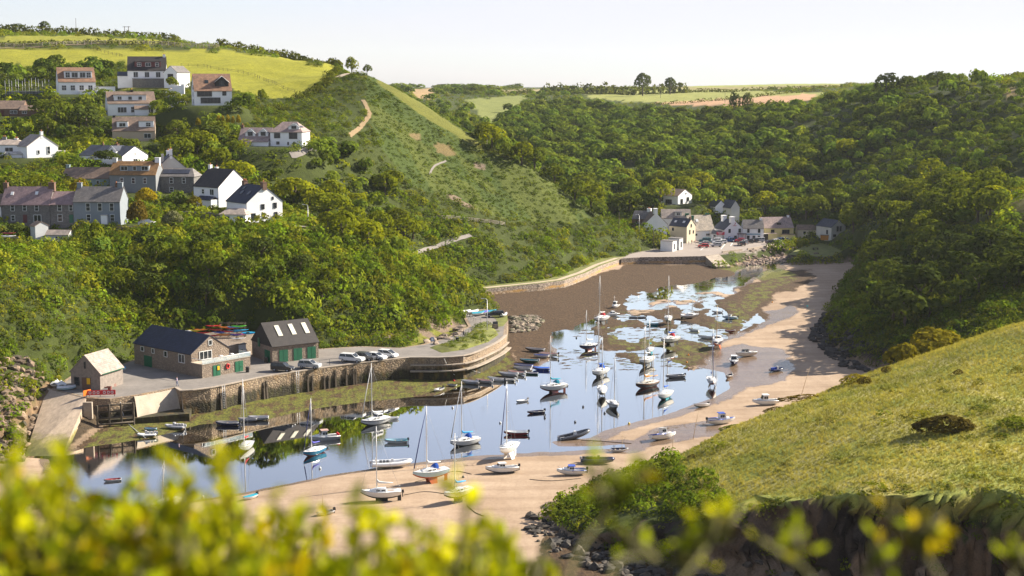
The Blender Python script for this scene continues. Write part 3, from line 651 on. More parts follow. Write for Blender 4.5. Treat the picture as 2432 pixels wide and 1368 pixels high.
# inner harbour sea wall, walk and car park
sw = empty('sea_wall', (*SEAWALK[2], 0), 0, 'long curving sea wall of upright slabs along the inner harbour', 'sea wall')
child(MB().prism(SEAWALK, -.5, 3.0, 0, 1), 'slabs', [sea_stone, grassm], sw)
a_ = near_back(sf, 1.0); b2 = near_back(sf, 2.7); mb = MB()
mb.add([(x, y, 3.02) for x, y in a_] + [(x, y, 3.02) for x, y in b2], [(i, i + 1, len(sf) + i + 1, len(sf) + i) for i in range(len(sf) - 1)]); tag(mb.build('footpath', gravel), kind='structure')
cpw = empty('car_park_wall', (*PARK[3], 0), 0, 'rough stone harbour wall holding up the village car park', 'harbour wall')
child(MB().prism(PARK, -.5, CPZ, 0, 0), 'masonry', sea_stone, cpw)
parkm = paint('car_park_tarmac', (.30, .25, .215), .92, .08, .2)
mb = MB(); mb.add([(x, y, CPZ + .012) for x, y in offset(PARK, .5)], [tuple(range(len(PARK)))]); tag(mb.build('car_park', parkm), kind='structure')
white = paint('white_render', (.78, .77, .76), .75, .05, .5); line_m = paint('road_paint', (.75, .73, .70), .8, .08, 2)
mb = MB()
for (u0, v0), (u1, v1) in (((1722, 580), (1712, 592)), ((1678, 583), (1664, 594)), ((1664, 594), (1690, 594)), ((1740, 577), (1735, 584))):
    a = P(u0, v0, z=CPZ); b_ = P(u1, v1, z=CPZ); d = (b_ - a); n2 = Vector((-d.y, d.x, 0)).normalized() * .15
    mb.add([tuple(p + Vector((0, 0, .02))) for p in (a - n2, b_ - n2, b_ + n2, a + n2)], [(0, 1, 2, 3)])
tag(mb.build('parking_lines', line_m), kind='structure')
par = spline([P(u, v, z=CPZ) for u, v in ((1715, 601), (1750, 597), (1790, 592), (1850, 581), (1895, 574))], 3.0); mb = MB()
for i, (a, b_) in enumerate(zip(par[:-1], par[1:])):
    if i % 4 == 3: continue
    d = b_ - a; m_ = (a + b_) / 2; mb.box((m_.x, m_.y, CPZ + .35), (d.length * 1.0, .45, .7), 0, math.atan2(d.y, d.x))
tag(mb.build('parapet_wall', concrete), 'low pale parapet wall with gaps along the car park edge', 'wall')
mb = MB(); A_ = [P(1673, 607, z=CPZ), P(1708, 604, z=CPZ), P(1735, 632, z=.8), P(1702, 634, z=.8)]
mb.add([tuple(p + Vector((0, 0, .03))) for p in A_] + [(p.x, p.y, -1) for p in A_], [(3, 2, 1, 0), (1, 2, 6, 5), (2, 3, 7, 6), (3, 0, 4, 7)]); tag(mb.build('slipway', concrete), 'short concrete ramp from the car park down to the weed', 'slipway')
lw = empty('lawn_wall', (*LAWN[0], 0), 0, 'dark stone wall round the small triangular green', 'wall')
child(MB().prism(offset(LAWN, -.3), -.3, 2.55, 0, 0), 'masonry', dark_stone, lw)
mb = MB(); mb.add([(x, y, 2.63) for x, y in LAWN], [tuple(range(len(LAWN)))]); tag(mb.build('village_green', grassm), kind='structure')
# lanes and paths
def H_(px, ymin=300): return [hit(u, v, ymin) for u, v in px]
strip('hill_path', H_([(862, 238), (872, 258), (877, 274), (862, 295), (845, 312), (830, 325)]), 1.5, earth)
strip('ridge_track', [P(u, v, Y=y) for u, v, y in ((800, 192, 535), (822, 182, 540), (845, 172, 545), (858, 170, 545))], 3.0, gravel)
strip('lane', H_([(986, 606), (1010, 595), (1050, 584), (1085, 571), (1118, 562)]), 1.3, tarmac, .3)
strip('driveway', H_([(690, 372), (722, 360), (765, 353)]), 1.5, tarmac, .2)
strip('rocky_track', H_([(1020, 415), (1033, 396), (1060, 384)]), .6, tarmac)
strip('garden_drive', H_([(690, 536), (700, 538), (722, 541)]), 2.5, concrete, .2)
strip('drive', H_([(380, 226), (410, 218), (436, 206)], 400), 4.0, gravel, .25)
strip('field_track', H_([(0, 116), (100, 112), (200, 106), (320, 106)], 500), 2.0, earth, .2)
# ================= plants and rocks =================
def quadpuff(nq, qs, seed, zmin=-.25, lump=.28, tilt=.75, lobes=1, spread=0.0, asp=1.0):
    """leaf clumps: small faces over the outside of a few overlapping lobes, tilted at random"""
    g = np.random.default_rng(seed); C = []; D = []
    if lobes == 1: cen = np.zeros((1, 3)); rad = np.ones(1)
    else:
        d = g.normal(size=(lobes, 3)); d /= np.linalg.norm(d, axis=1)[:, None]; cen = d * spread * g.uniform(.55, 1.0, (lobes, 1)); cen[:, 2] = np.abs(cen[:, 2]) * .9 - .15; rad = g.uniform(.36, .56, lobes)
        cen[0] = 0; rad[0] = .6
    per = nq // len(cen)
    for c, r in zip(cen, rad):
        k = 0
        while k < per:
            d = g.normal(size=3); d /= np.linalg.norm(d)
            if d[2] < zmin: continue
            p = c + d * r * (1 - lump * g.random() ** 2)
            if lobes > 1 and any(np.linalg.norm(p - c2) < r2 * .72 for c2, r2 in zip(cen, rad) if c2 is not c): k += .34; continue
            C.append(p); D.append(d + g.normal(size=3) * tilt * .55); k += 1
    C = np.array(C); D = np.array(D); D /= np.linalg.norm(D, axis=1)[:, None]
    a = g.normal(size=C.shape); a -= D * (a * D).sum(1)[:, None]; a /= np.linalg.norm(a, axis=1)[:, None]; b = np.cross(D, a)
    s = qs * g.uniform(.6, 1.35, (len(C), 1)); s2 = s * asp
    V = np.stack([C - a * s, C - b * s2 * .8 + a * s * .1, C + a * s, C + b * s2 * .8 - a * s * .15], 1)
    return V.astype(np.float32)            # n,4,3
def scatter(name, temps, pos, scl, tint, mat, seed=1, rot=None):
    g = np.random.default_rng(seed); Vs = []; Cs = []
    which = g.integers(0, len(temps), len(pos)); ang = g.uniform(0, 6.283, len(pos))
    for k, T in enumerate(temps):
        m = np.nonzero(which == k)[0]
        if not len(m): continue
        t = T.reshape(-1, 3); ca, sa = np.cos(ang[m])[:, None], np.sin(ang[m])[:, None]
        x = t[None, :, 0] * ca - t[None, :, 1] * sa; y = t[None, :, 0] * sa + t[None, :, 1] * ca; z = np.broadcast_to(t[None, :, 2], x.shape)
        V = np.stack([x * scl[m, 0][:, None] + pos[m, 0][:, None], y * scl[m, 1][:, None] + pos[m, 1][:, None], z * scl[m, 2][:, None] + pos[m, 2][:, None]], -1)
        Vs.append(V.reshape(-1, 3)); Cs.append(np.repeat(tint[m], len(t), 0))
    V = np.concatenate(Vs); C = np.concatenate(Cs)
    me = npmesh(name, V, np.arange(len(V)).reshape(-1, 4), {'tint': C}, False); me.materials.append(mat)
    return link(bpy.data.objects.new(name, me))
# visibility of the ground from the harbour mouth: running horizon along each line outward
slp = (GZ - H) / np.maximum(GY, 1); slp[GY < 100] = -9
runm = np.maximum.accumulate(np.concatenate([np.full((1, nc), -9.), slp[:-1]], 0), 0)
seen = slp - runm                                    # >= 0: on the horizon line or in front of it
def lookup(A, X, Y):
    i = np.clip(np.searchsorted(rows, Y), 0, nr - 1); j = np.clip(np.searchsorted(cols, X / (np.maximum(Y, 0) + 30)), 0, nc - 1); return A[i, j]
SLIPX = offset([(q.x, q.y) for q in A_SLIP], -2.0)
def cand(y0, y1, sp, seed):
    g = np.random.default_rng(seed); ys = np.arange(y0, y1, sp); P_ = []
    for y in ys:
        xm = .43 * (y + 30); xs = np.arange(-xm, xm, sp); P_.append(np.stack([xs + g.uniform(-.5, .5, len(xs)) * sp, y + g.uniform(-.5, .5, len(xs)) * sp], 1))
    p = np.concatenate(P_); z = ground(p[:, 0], p[:, 1]); u, v = proj(p[:, 0], p[:, 1], z)
    keep = (u > -170) & (u < 2700) & (v < 1420) & (lookup(seen, p[:, 0], p[:, 1]) > -.014 * np.clip(400 / p[:, 1], .35, 1.3)) & (lookup(GSL, p[:, 0], p[:, 1]) > .6)
    for poly, mg in ((QUAY, .8), (PARK, .8), (SEAWALK, .6), (LAWN, 1.0)): keep &= sdist(poly, p[:, 0], p[:, 1]) > mg
    keep &= ~inpoly(SLIPX, p[:, 0], p[:, 1])
    for pl, wd in ROADS:
        bb = np.array(pl); near = (p[:, 0] > bb[:, 0].min() - 6) & (p[:, 0] < bb[:, 0].max() + 6) & (p[:, 1] > bb[:, 1].min() - 6) & (p[:, 1] < bb[:, 1].max() + 6) & keep
        if near.any(): d = segdist(pl, p[near, 0], p[near, 1], False); kk = keep[near]; kk &= d > wd + .5; keep[near] = kk
    for uu, vv, Yd, r_ in HPADS:
        q = P(uu, vv, Y=Yd); keep &= np.hypot(p[:, 0] - q.x, p[:, 1] - q.y - 3) > r_ * .47
    keep &= ~((p[:, 0] < 0) & (p[:, 1] < 330) & (sdist(QUAY, p[:, 0], p[:, 1]) < 7) & (sdist(LOW, p[:, 0], p[:, 1]) < 12))
    p = p[keep]; return np.column_stack([p, z[keep], u[keep], v[keep], lookup(cls, p[:, 0], p[:, 1])])
WOOD_R = [(1120,345),(1170,330),(1240,262),(1390,252),(1545,278),(1700,284),(1930,262),(2085,212),(2440,200),(2800,205),(2800,380),(2432,440),(2340,560),(2330,640),(2240,735),(2120,760),(2060,660),(2040,590),(2010,560),(1890,530),(1690,490),(1500,505),(1400,520),(1300,420)]
WOOD_L = [(470,330),(560,352),(700,362),(800,362),(870,385),(930,430),(980,510),(1015,585),(990,605),(900,605),(790,560),(670,470),(600,420),(470,395)]
GARD = [(-90,195),(125,165),(250,160),(265,235),(390,250),(440,255),(590,248),(590,290),(560,300),(560,345),(470,400),(350,375),(230,340),(120,330),(-90,315)]
WOOD_B = [(230,600),(420,585),(600,600),(700,640),(830,690),(840,740),(760,790),(640,770),(520,775),(420,765),(320,740),(250,680)]
BLUFF = [(215,560),(400,545),(620,540),(760,555),(1000,600),(1090,690),(1098,750),(960,790),(700,790),(520,775),(300,775),(200,700)]
CLIFF_R = [(2120,560),(2330,600),(2760,600),(2760,760),(2250,900),(2000,900),(1940,760),(2040,600)]
TIP = [(1300,1200),(1345,1125),(1420,1080),(1520,1062),(1590,1078),(1640,1105),(1700,1150),(1730,1215),(1650,1260),(1420,1250),(1330,1240)]
SLOPEP = SLOPE
leaf_t = leafmat('scrub_leaves', (.112, .148, .016), (.228, .248, .026), tint=True, trans=.40)
leaf_w = leafmat('woodland_leaves', (.108, .152, .021), (.205, .242, .032), tint=True, trans=.38)
grass_t = leafmat('grass_blades', (.285, .265, .065), (.40, .355, .12), tint=True, trans=.35)
rock_m = paint('shore_rock', (.16, .12, .09), .9, .3, 1.2, bmp=.6)
p1 = [quadpuff(92, .135, 100 + i, -.15, .25, tilt=.6) for i in range(6)]
p2 = [quadpuff(48, .19, 120 + i, -.1, .25, tilt=.6) for i in range(5)]
tw = [quadpuff(230, .15, 140 + i, -.45, .22, tilt=.5, lobes=8, spread=.62) for i in range(5)]
tf = [quadpuff(250, .135, 160 + i, -.3, .18, tilt=.5, lobes=6, spread=.58) for i in range(5)]
# --- collect plant spots ---
cands = [cand(120, 262, 1.5, 1), cand(262, 345, 1.55, 2), cand(345, 450, 1.9, 3), cand(450, 620, 2.1, 4), cand(620, 960, 4.2, 5), cand(960, 1900, 9, 6)]
scr = []; trees = []
for ci, c in enumerate(cands):
    X, Y, Z, U, V, K = c.T; g = np.random.default_rng(50 + ci); n = len(c); rnd = g.random(n)
    inw = lambda poly: inpoly(poly, U, V)
    wr, wl, gd, bl, cr, tp = inw(WOOD_R) & (Y > 380), inw(WOOD_L) & (Y > 330), inw(GARD) & (Y > 390), inw(BLUFF) & (Y < 400), inw(CLIFF_R) & (Y < 440), inw(TIP) & (Y < 225)
    zone = np.select([wr, wl, gd, bl, cr, tp, K == 2, K == 3, K == 1], [1, 2, 3, 4, 5, 6, 7, 8, 9], 0)
    lip = (X > 12) & (Y < 200) & (lookup(GSL, X, Y) < 6.5) & (Z > 2); zone[lip] = 11
    zone[(K == 1)] = 9; wb = inw(WOOD_B) & (Y < 345) & (zone == 4)
    far = ci >= 4
    sp_t = 6.0
    # trees on a coarser lattice: keep one candidate per cell
    cell = np.floor(X / sp_t + .37 * np.floor(Y / sp_t)) * 100003 + np.floor(Y / sp_t); _, first = np.unique(cell, return_index=True); one = np.zeros(n, bool); one[first] = True
    tm = one & ((zone == 1) | ((zone == 2) & (rnd < .85)) | ((zone == 3) & (rnd < .55)) | (wb & (rnd < .8)) | ((zone == 5) & (rnd < .6) & (Z > 4.5) & (Y > 305) & (lookup(GSL, X, Y) > np.where(Y > 360, 18, 10))) | ((zone == 0) & (Y > 620) & (rnd < .12) & ~((U > 1370) & (V < 275)) & ~((U < 860) & (V < 130))))
    for uu, vv, Yd, r_ in HPADS: tm &= ~((np.abs(U - uu) < r_ * 3378 / Yd * .75) & (V > vv - 14) & (V < vv + 34) & (np.abs(Y - Yd) < 40))
    scrubby = (zone == 1) & (U > 1900) & (V < 470) & (fbm(X / 35, Y / 35, 86) > .40)
    tm &= ~((X > 50) & (Y < 500) & (lookup(GSL, X, Y) < 9))
    tm &= ~((zone == 1) & (fbm(X / 28, Y / 28, 87) > .66))
    for i in np.nonzero(tm)[0]: trees.append((X[i], Y[i], Z[i], U[i], V[i], 10 if wb[i] else zone[i], (.85 if wb[i] else 1) * g.uniform(2.6, 6.0) * (1.0 if zone[i] in (1, 5) else .8) * (.52 if scrubby[i] else 1)))
    pr = np.select([zone == 0, zone == 1, zone == 2, zone == 3, zone == 4, zone == 5, zone == 6, zone == 7, zone == 8, zone == 11], [.85, .22, .5, .6, .9, .95, .9, .8, .34, .75], 0)
    big = fbm(X / 18, Y / 18, 80)
    sm = (rnd < pr) & ~tm
    sm &= ~((zone == 0) & (U < 860) & (V < 130) & (Y > 560) & (g.random(n) < .6))
    sm &= ~((zone == 5) & (Y < 264)) & ~(inpoly([(1480,642),(1700,634),(1900,608),(1905,588),(1700,601),(1480,612)], U, V) & (Y > 440) & (g.random(n) < .8))
    for uu, vv, Yd, r_ in HPADS: sm &= ~((np.abs(U - uu) < r_ * 3378 / Yd * .6) & (V > vv - 6) & (V < vv + 9) & (np.abs(Y - Yd) < 40))
    sm &= ~((zone == 0) & (big < .36) & (g.random(n) < .5))
    sm &= ~((zone == 8) & (fbm(X / 6, Y / 6, 84) < .50))
    for i in np.nonzero(sm)[0]: scr.append((X[i], Y[i], Z[i], zone[i], big[i], ci))
scr = np.array(scr); trees = np.array(trees)
# --- trees: the largest-looking ones stand as single trees, the rest is one far wood ---
order = np.argsort(-(trees[:, 6] / trees[:, 1])); NT = 230
trunk_m = paint('bark', (.10, .075, .05), .9, .2, 2)
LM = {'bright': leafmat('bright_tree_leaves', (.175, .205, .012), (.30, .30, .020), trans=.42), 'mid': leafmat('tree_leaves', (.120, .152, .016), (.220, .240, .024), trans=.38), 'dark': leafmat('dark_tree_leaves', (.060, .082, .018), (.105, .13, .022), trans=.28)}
crown_meshes = {}
def crown_mesh(kind, v):
    if (kind, v) not in crown_meshes:
        T = quadpuff(620, .095, 200 + v, -.5, .2, tilt=.55, lobes=10, spread=.62)
        me = npmesh('crown', T.reshape(-1, 3), np.arange(T.shape[0] * 4).reshape(-1, 4), None, False); me.materials.append(LM[kind]); crown_meshes[(kind, v)] = me
    return crown_meshes[(kind, v)]
tm_ = MB().tube([(0, 0, -1.5), (.05, 0, .9), (0, .1, 2.0)], [.13, .1, .05], 6)
for a in (0.4, 2.3, 4.4): tm_.tube([(0, 0, 1.0), (.45 * math.cos(a), .45 * math.sin(a), 1.7)], [.06, .025], 5)
trunk_me = tm_.mesh('trunk', trunk_m)
def tree(x, y, z, r, h, kind, label, group, name='broadleaf_tree', sq=1.0):
    t = empty(name, (x, y, z), random.uniform(0, 6.28), label, 'tree', group)
    c = bpy.data.objects.new('crown', crown_mesh(kind, random.randrange(4))); link(c, t); c.location = (0, 0, h * .52); c.scale = (r, r * sq, h * .52)
    k = bpy.data.objects.new('trunk', trunk_me); link(k, t); k.scale = (r * .6, r * .6, h * .3)
    return t
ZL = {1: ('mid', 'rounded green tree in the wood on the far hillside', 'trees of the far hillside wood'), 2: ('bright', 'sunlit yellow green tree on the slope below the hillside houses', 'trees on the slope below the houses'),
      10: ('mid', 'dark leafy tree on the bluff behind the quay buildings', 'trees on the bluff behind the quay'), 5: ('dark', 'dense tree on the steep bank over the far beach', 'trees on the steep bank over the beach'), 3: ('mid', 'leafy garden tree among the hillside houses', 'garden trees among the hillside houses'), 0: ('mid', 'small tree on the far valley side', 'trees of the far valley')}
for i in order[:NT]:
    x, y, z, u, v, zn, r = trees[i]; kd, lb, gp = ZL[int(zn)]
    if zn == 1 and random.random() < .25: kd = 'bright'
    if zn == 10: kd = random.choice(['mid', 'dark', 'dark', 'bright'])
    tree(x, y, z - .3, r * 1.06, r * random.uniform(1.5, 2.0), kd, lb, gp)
rest = trees[order[NT:]]
rg = np.random.default_rng(5); r = rest[:, 6]
pos = np.stack([rest[:, 0], rest[:, 1], rest[:, 2] + r * .75], 1); far = np.clip((rest[:, 1] - 900) / 900, 0, 1)
scl = np.stack([r * 1.15 * (1 + far), r * 1.15 * (1 + far), r * rg.uniform(.9, 1.3, len(r))], 1)
cl = fbm(rest[:, 0] / 40, rest[:, 1] / 40, 90)
bb = rg.uniform(.62, 1.45, (len(r), 1)); hue = rg.uniform(-.16, .16, len(r)); tint = np.stack([.78 + cl * .55 + hue, .85 + cl * .42 + .3 * hue, .95 + 0 * cl], 1) * bb
o = scatter('woodland', tf, pos, scl, tint, leaf_w, 3); tag(o, kind='stuff')
# --- scrub ---
def scrub(mask, name, temps, s0, s1, tints, mat=leaf_t, zs=(.7, 1.1), sink=.1, seed=1):
    q = scr[mask]; g = np.random.default_rng(seed); n = len(q)
    if not n: return
    s = g.uniform(s0, s1, n) * (1 + .45 * (q[:, 4] - .5)) * (.72 + .95 * g.random(n) ** 4)
    pos = np.stack([q[:, 0], q[:, 1], q[:, 2] - sink], 1); scl = np.stack([s, s, s * g.uniform(*zs, n)], 1)
    pk = g.integers(0, len(tints), n); ti = np.array(tints)[pk] * g.uniform(.75, 1.3, (n, 1)) * (.72 + .6 * q[:, 4][:, None])
    return tag(scatter(name, temps, pos, scl, ti, mat, seed), kind='stuff')
z_, c_ = scr[:, 3], scr[:, 5]
G0 = [(1.1, 1.1, 1), (1.25, 1.2, 1), (.9, .98, 1), (1.5, 1.25, .9), (1.3, 1.08, 1.1), (1.2, 1.4, .8), (1.0, 1.15, 1.0)]
scrub((z_ == 0) & (c_ <= 1), 'hillside_scrub', p1, .8, 1.9, G0, seed=11)
low_ = scr[:, 2] < 12.5
scrub((z_ == 0) & (c_ == 3) & low_, 'slope_foot_thicket', p1, 1.3, 2.5, G0, zs=(.8, 1.2), seed=23)
scrub((z_ == 0) & (c_ == 3) & ~low_, 'heather_scrub', p1, .8, 1.7, [(.9, .9, 1), (1.1, .95, 1), (.75, .85, 1), (1.2, 1.2, .9)], seed=22)
scrub((z_ == 0) & (c_ >= 2) & (c_ != 3), 'upper_hillside_scrub', p1, 1.3, 2.7, G0, seed=12)
scrub(((z_ == 4)), 'bluff_thicket', p1, 1.1, 2.5, G0, zs=(.8, 1.3), seed=13)
scrub((z_ == 5), 'cliff_thicket', p1, .9, 1.9, [(.8, .95, 1), (1, 1, 1), (.9, .8, .9)], zs=(.8, 1.2), seed=14)
scrub((z_ == 6), 'headland_thicket', p1, .8, 1.7, [(.85, .98, .9), (1.0, 1.08, .8), (.75, .75, .8)], zs=(.8, 1.2), seed=15)
scrub((z_ == 1), 'wood_undergrowth', p2, 1.2, 2.2, [(.9, .9, 1), (1.2, 1, 1)], leaf_w, seed=16)
scrub(((z_ == 2) | (z_ == 3)), 'garden_shrubs', p2, 1.0, 2.1, [(1.3, 1.35, .9), (1, 1, 1), (1.7, 1.5, .6), (.8, .9, 1)], seed=17)
scrub((z_ == 11), 'cliff_edge_scrub', p1, .7, 1.6, [(1.0, 1.0, 1), (1.3, 1.2, 1), (.8, .8, .9)], zs=(.5, .9), sink=.2, seed=21)
scrub((z_ == 8), 'headland_bracken', p1, .4, 1.1, [(1.3, 1.0, 1), (1.0, 1.0, 1), (1.5, 1.25, 1.1)], zs=(.4, .7), seed=19)
scrub((z_ == 7), 'slope_bracken', p2, .5, 1.2, [(.8, .88, 1), (.6, .7, 1), (1.05, 1.02, 1)], zs=(.5, .8), sink=.15, seed=18)
sc_f = cand(425, 570, 1.6, 90); gx = np.random.default_rng(91); sc_f = sc_f[(sc_f[:, 5] == 2) & (gx.random(len(sc_f)) < .35 + .6 * fbm(sc_f[:, 0] / 12, sc_f[:, 1] / 12, 92))]
nn = len(sc_f); s_ = gx.uniform(.45, 1.0, nn) * (.7 + 1.1 * gx.random(nn) ** 4); ti = np.array([(.75, .85, 1), (.95, 1.0, 1), (.6, .68, .9), (1.15, 1.05, 1), (.85, .95, .9)])[gx.integers(0, 5, nn)] * (.6 + .75 * fbm(sc_f[:, 0] / 15, sc_f[:, 1] / 15, 93))[:, None]
tag(scatter('fine_bracken', p2, sc_f[:, :3] - np.array([0, 0, .12]), np.stack([s_, s_, s_ * .75], 1), ti, leaf_t, 94), kind='stuff')
# --- grass tussocks on the near headland ---
blade = []
for i in range(4):
    g = np.random.default_rng(300 + i); n = 16; a = g.uniform(0, 6.28, n); rr = g.uniform(0, .45, n); h = g.uniform(.5, 1.0, n); ln = g.normal(0, .28, (n, 2)); wdt = .055
    bx, by = rr * np.cos(a), rr * np.sin(a); px, py = -np.sin(a) * wdt, np.cos(a) * wdt
    V = np.stack([np.stack([bx - px, by - py, 0 * bx - .1], 1), np.stack([bx + px, by + py, 0 * bx - .1], 1), np.stack([bx + ln[:, 0] + px * .4, by + ln[:, 1] + py * .4, h], 1), np.stack([bx + ln[:, 0] - px * .4, by + ln[:, 1] - py * .4, h * .97], 1)], 1); blade.append(V.astype(np.float32))
gc = np.concatenate([cand(135, 262, .55, 71)]); gm = (gc[:, 5] == 3); gc = gc[gm]
gg = np.random.default_rng(72); n = len(gc); s = gg.uniform(.25, .55, n); cl = .45 * fbm(gc[:, 0] / 2.5, gc[:, 1] / 2.5, 73) + .55 * fbm(gc[:, 0] / 11, gc[:, 1] / 7, 79)
cl = np.clip((cl - .5) * 1.9 + .5, 0, 1); tint = np.stack([.72 + .75 * cl, .86 + .5 * cl, .95 + .5 * cl], 1) * gg.uniform(.8, 1.2, (n, 1))
tag(scatter('grass', blade, gc[:, :3].copy(), np.stack([s, s, s * gg.uniform(.6, 1.2, n)], 1), tint, grass_t, 74), kind='stuff')
gb_ = np.random.default_rng(97); bp_ = []
while len(bp_) < 90:
    x, y = gb_.uniform(min(p[0] for p in GB), max(p[0] for p in GB)), gb_.uniform(min(p[1] for p in GB), max(p[1] for p in GB))
    if inpoly(GB, np.array([x]), np.array([y]))[0] and fbm(np.array([x / 4]), np.array([y / 4]), 98)[0] > .45: bp_.append((x, y, QZ + .45))
bs_ = gb_.uniform(.3, .95, 90); tag(scatter('bank_scrub', p1, np.array(bp_), np.stack([bs_, bs_, bs_ * .7], 1), np.array([(1.2, 1.2, 1), (1.5, 1.3, 1), (.9, 1, 1)])[gb_.integers(0, 3, 90)], leaf_t, 99), kind='stuff')
# --- single bushes that can be pointed out ---
BM = {'gold': leafmat('golden_bush_leaves', (.19, .165, .015), (.31, .25, .025), trans=.36), 'gorse': leafmat('brown_gorse_leaves', (.11, .085, .018), (.19, .14, .028), trans=.26), 'green': LM['mid'], 'bright': LM['bright'], 'dark': LM['dark'], 'yellow': leafmat('yellow_hedge_leaves', (.26, .21, .012), (.38, .30, .02), trans=.3), 'grey': leafmat('grey_green_leaves', (.12, .13, .07), (.2, .2, .12), trans=.2)}
bmesh_c = {}
def bush(u, v, r, hgt, kind, label, ymin=120, group=None, name='bush', at=None, sx=1.0, nq=700):
    q = Vector(at) if at else hit(u, v, ymin)
    if at and q.y < 262: q.z = float(ground(q.x, q.y))
    key = (kind, random.randrange(3), nq)
    if key not in bmesh_c:
        T = quadpuff(nq, .075 if nq > 600 else .12, 400 + key[1] + len(kind), -.25, .25, lobes=9, spread=.6); me = npmesh('bush', T.reshape(-1, 3), np.arange(T.shape[0] * 4).reshape(-1, 4), None, False); me.materials.append(BM[kind]); bmesh_c[key] = me
    o = link(bpy.data.objects.new(name, bmesh_c[key])); o.location = (q.x, q.y, q.z + hgt * .18); o.scale = (r * sx, r, hgt * .8); o.rotation_euler = (0, 0, random.uniform(-.3, .3))
    return tag(o, label, 'bush', group)
bush(2215, 815, 5.6, 6.2, 'gold', 'broad golden brown bush rising behind the grassy headland edge', at=P(2215, 822, Y=247), sx=1.3, nq=1400)
bush(2120, 870, 4.0, 4.6, 'gold', 'smaller golden bush joined to the broad one above the cliff', at=P(2140, 868, Y=243), nq=1400)
bush(2020, 915, 2.3, 2.2, 'gold', 'low golden bush on the edge of the grassy headland', at=P(2025, 925, Y=229), sx=1.2)
bush(2050, 925, 1.7, 1.9, 'gorse', 'small round brown bush beside the low golden bush', at=P(2052, 935, Y=225))
bush(2105, 880, 1.3, 1.5, 'gorse', 'tiny dark bush at the foot of the golden bush', at=P(2105, 889, Y=231))
bush(1900, 955, 1.7, 1.5, 'gorse', 'long low brown bush along the headland edge', at=P(1905, 960, Y=224), sx=3.0)
bush(1835, 975, 1.5, 1.2, 'gorse', 'low brown bush trailing off the long one', at=P(1838, 980, Y=221), sx=1.6)
bush(1735, 1005, 1.5, 1.3, 'green', 'low green bush beside the blue and white cabin boat', at=P(1742, 1012, Y=217), sx=2.0)
bush(2230, 1030, 3.2, 3.0, 'gorse', 'dark reddish gorse bush casting a shadow on the grass', at=P(2235, 1038, Y=183), sx=1.5, nq=1400)
bush(2400, 1030, 2.6, 2.0, 'green', 'dark green bush at the right hand end of the grassy slope', at=P(2410, 1038, Y=181), sx=1.4)
bush(2272, 875, 1.0, 1.0, 'gorse', 'very small brown bush alone on the upper grass', at=P(2275, 880, Y=215))
bush(1640, 1085, .9, .8, 'gorse', 'small dark tuft bush on the lower grass', at=P(1643, 1088, Y=200))
bush(1870, 1010, .6, .4, 'gorse', 'faint brown tuft in the middle of the grass', at=P(1868, 1012, Y=208))
# garden landmarks
for i, (u, v) in enumerate(((518, 290), (529, 291), (541, 292), (553, 292), (566, 292))): bush(u, v, .85, 3.2, 'yellow', 'clipped yellow conifer column in the row below the brown roofed house', 300, 'clipped yellow conifers', 'conifer', nq=600, at=P(u, v, Y=452))
bush(470, 297, 1.0, 2.8, 'yellow', 'single pointed yellow shrub standing apart from the yellow conifer row', 300, nq=600, at=P(470, 297, Y=452))
bush(325, 520, 3.6, 6.6, 'gorse', 'tall rust tinged tree like bush beside the grey blue cottage', 300, nq=1400, at=P(325, 520, Y=350))
bush(225, 570, 2.6, 7.0, 'bright', 'slim bright green conifer in front of the grey blue cottage', 300, 'x' and None, 'conifer', nq=1400, at=P(228, 572, Y=338))
bush(400, 528, 3.2, 4.6, 'grey', 'round grey green bush beside the walled garden', 300, nq=1400, at=P(408, 535, Y=348))
bush(370, 518, 1.3, 2.2, 'green', 'small clipped round bush by the parked cover', 300, nq=600, at=P(370, 520, Y=350))
bush(450, 480, 2.6, 4.0, 'gold', 'bushy golden shrub before the dark roofed white house', 300, nq=1400, at=P(458, 492, Y=368))
bush(340, 465, 3.2, 4.4, 'yellow', 'bright yellow green shrub above the grey blue cottage', 300, nq=1400, at=P(345, 478, Y=362))
bush(190, 440, 2.8, 4.4, 'gold', 'golden shrub on the roof line above the stone terrace', 300, nq=1400, at=P(185, 452, Y=366))
bush(245, 372, 4.6, 3.4, 'dark', 'flat topped dark cypress in front of the blue slate roof', 300, None, 'cypress', nq=1400, at=P(250, 378, Y=398))
bush(620, 225, 2.0, 4.0, 'green', 'round bush at the bottom corner of the field', 300, nq=600, at=P(622, 232, Y=505))
bush(415, 192, 2.8, 3.6, 'green', 'green bush beside the white garage', 300, nq=600, at=P(408, 200, Y=515))
bush(30, 540, 2.5, 2.2, 'dark', 'square clipped dark hedge in front of the stone terrace', 300, None, 'hedge', nq=600, at=P(38, 546, Y=344), sx=1.2)
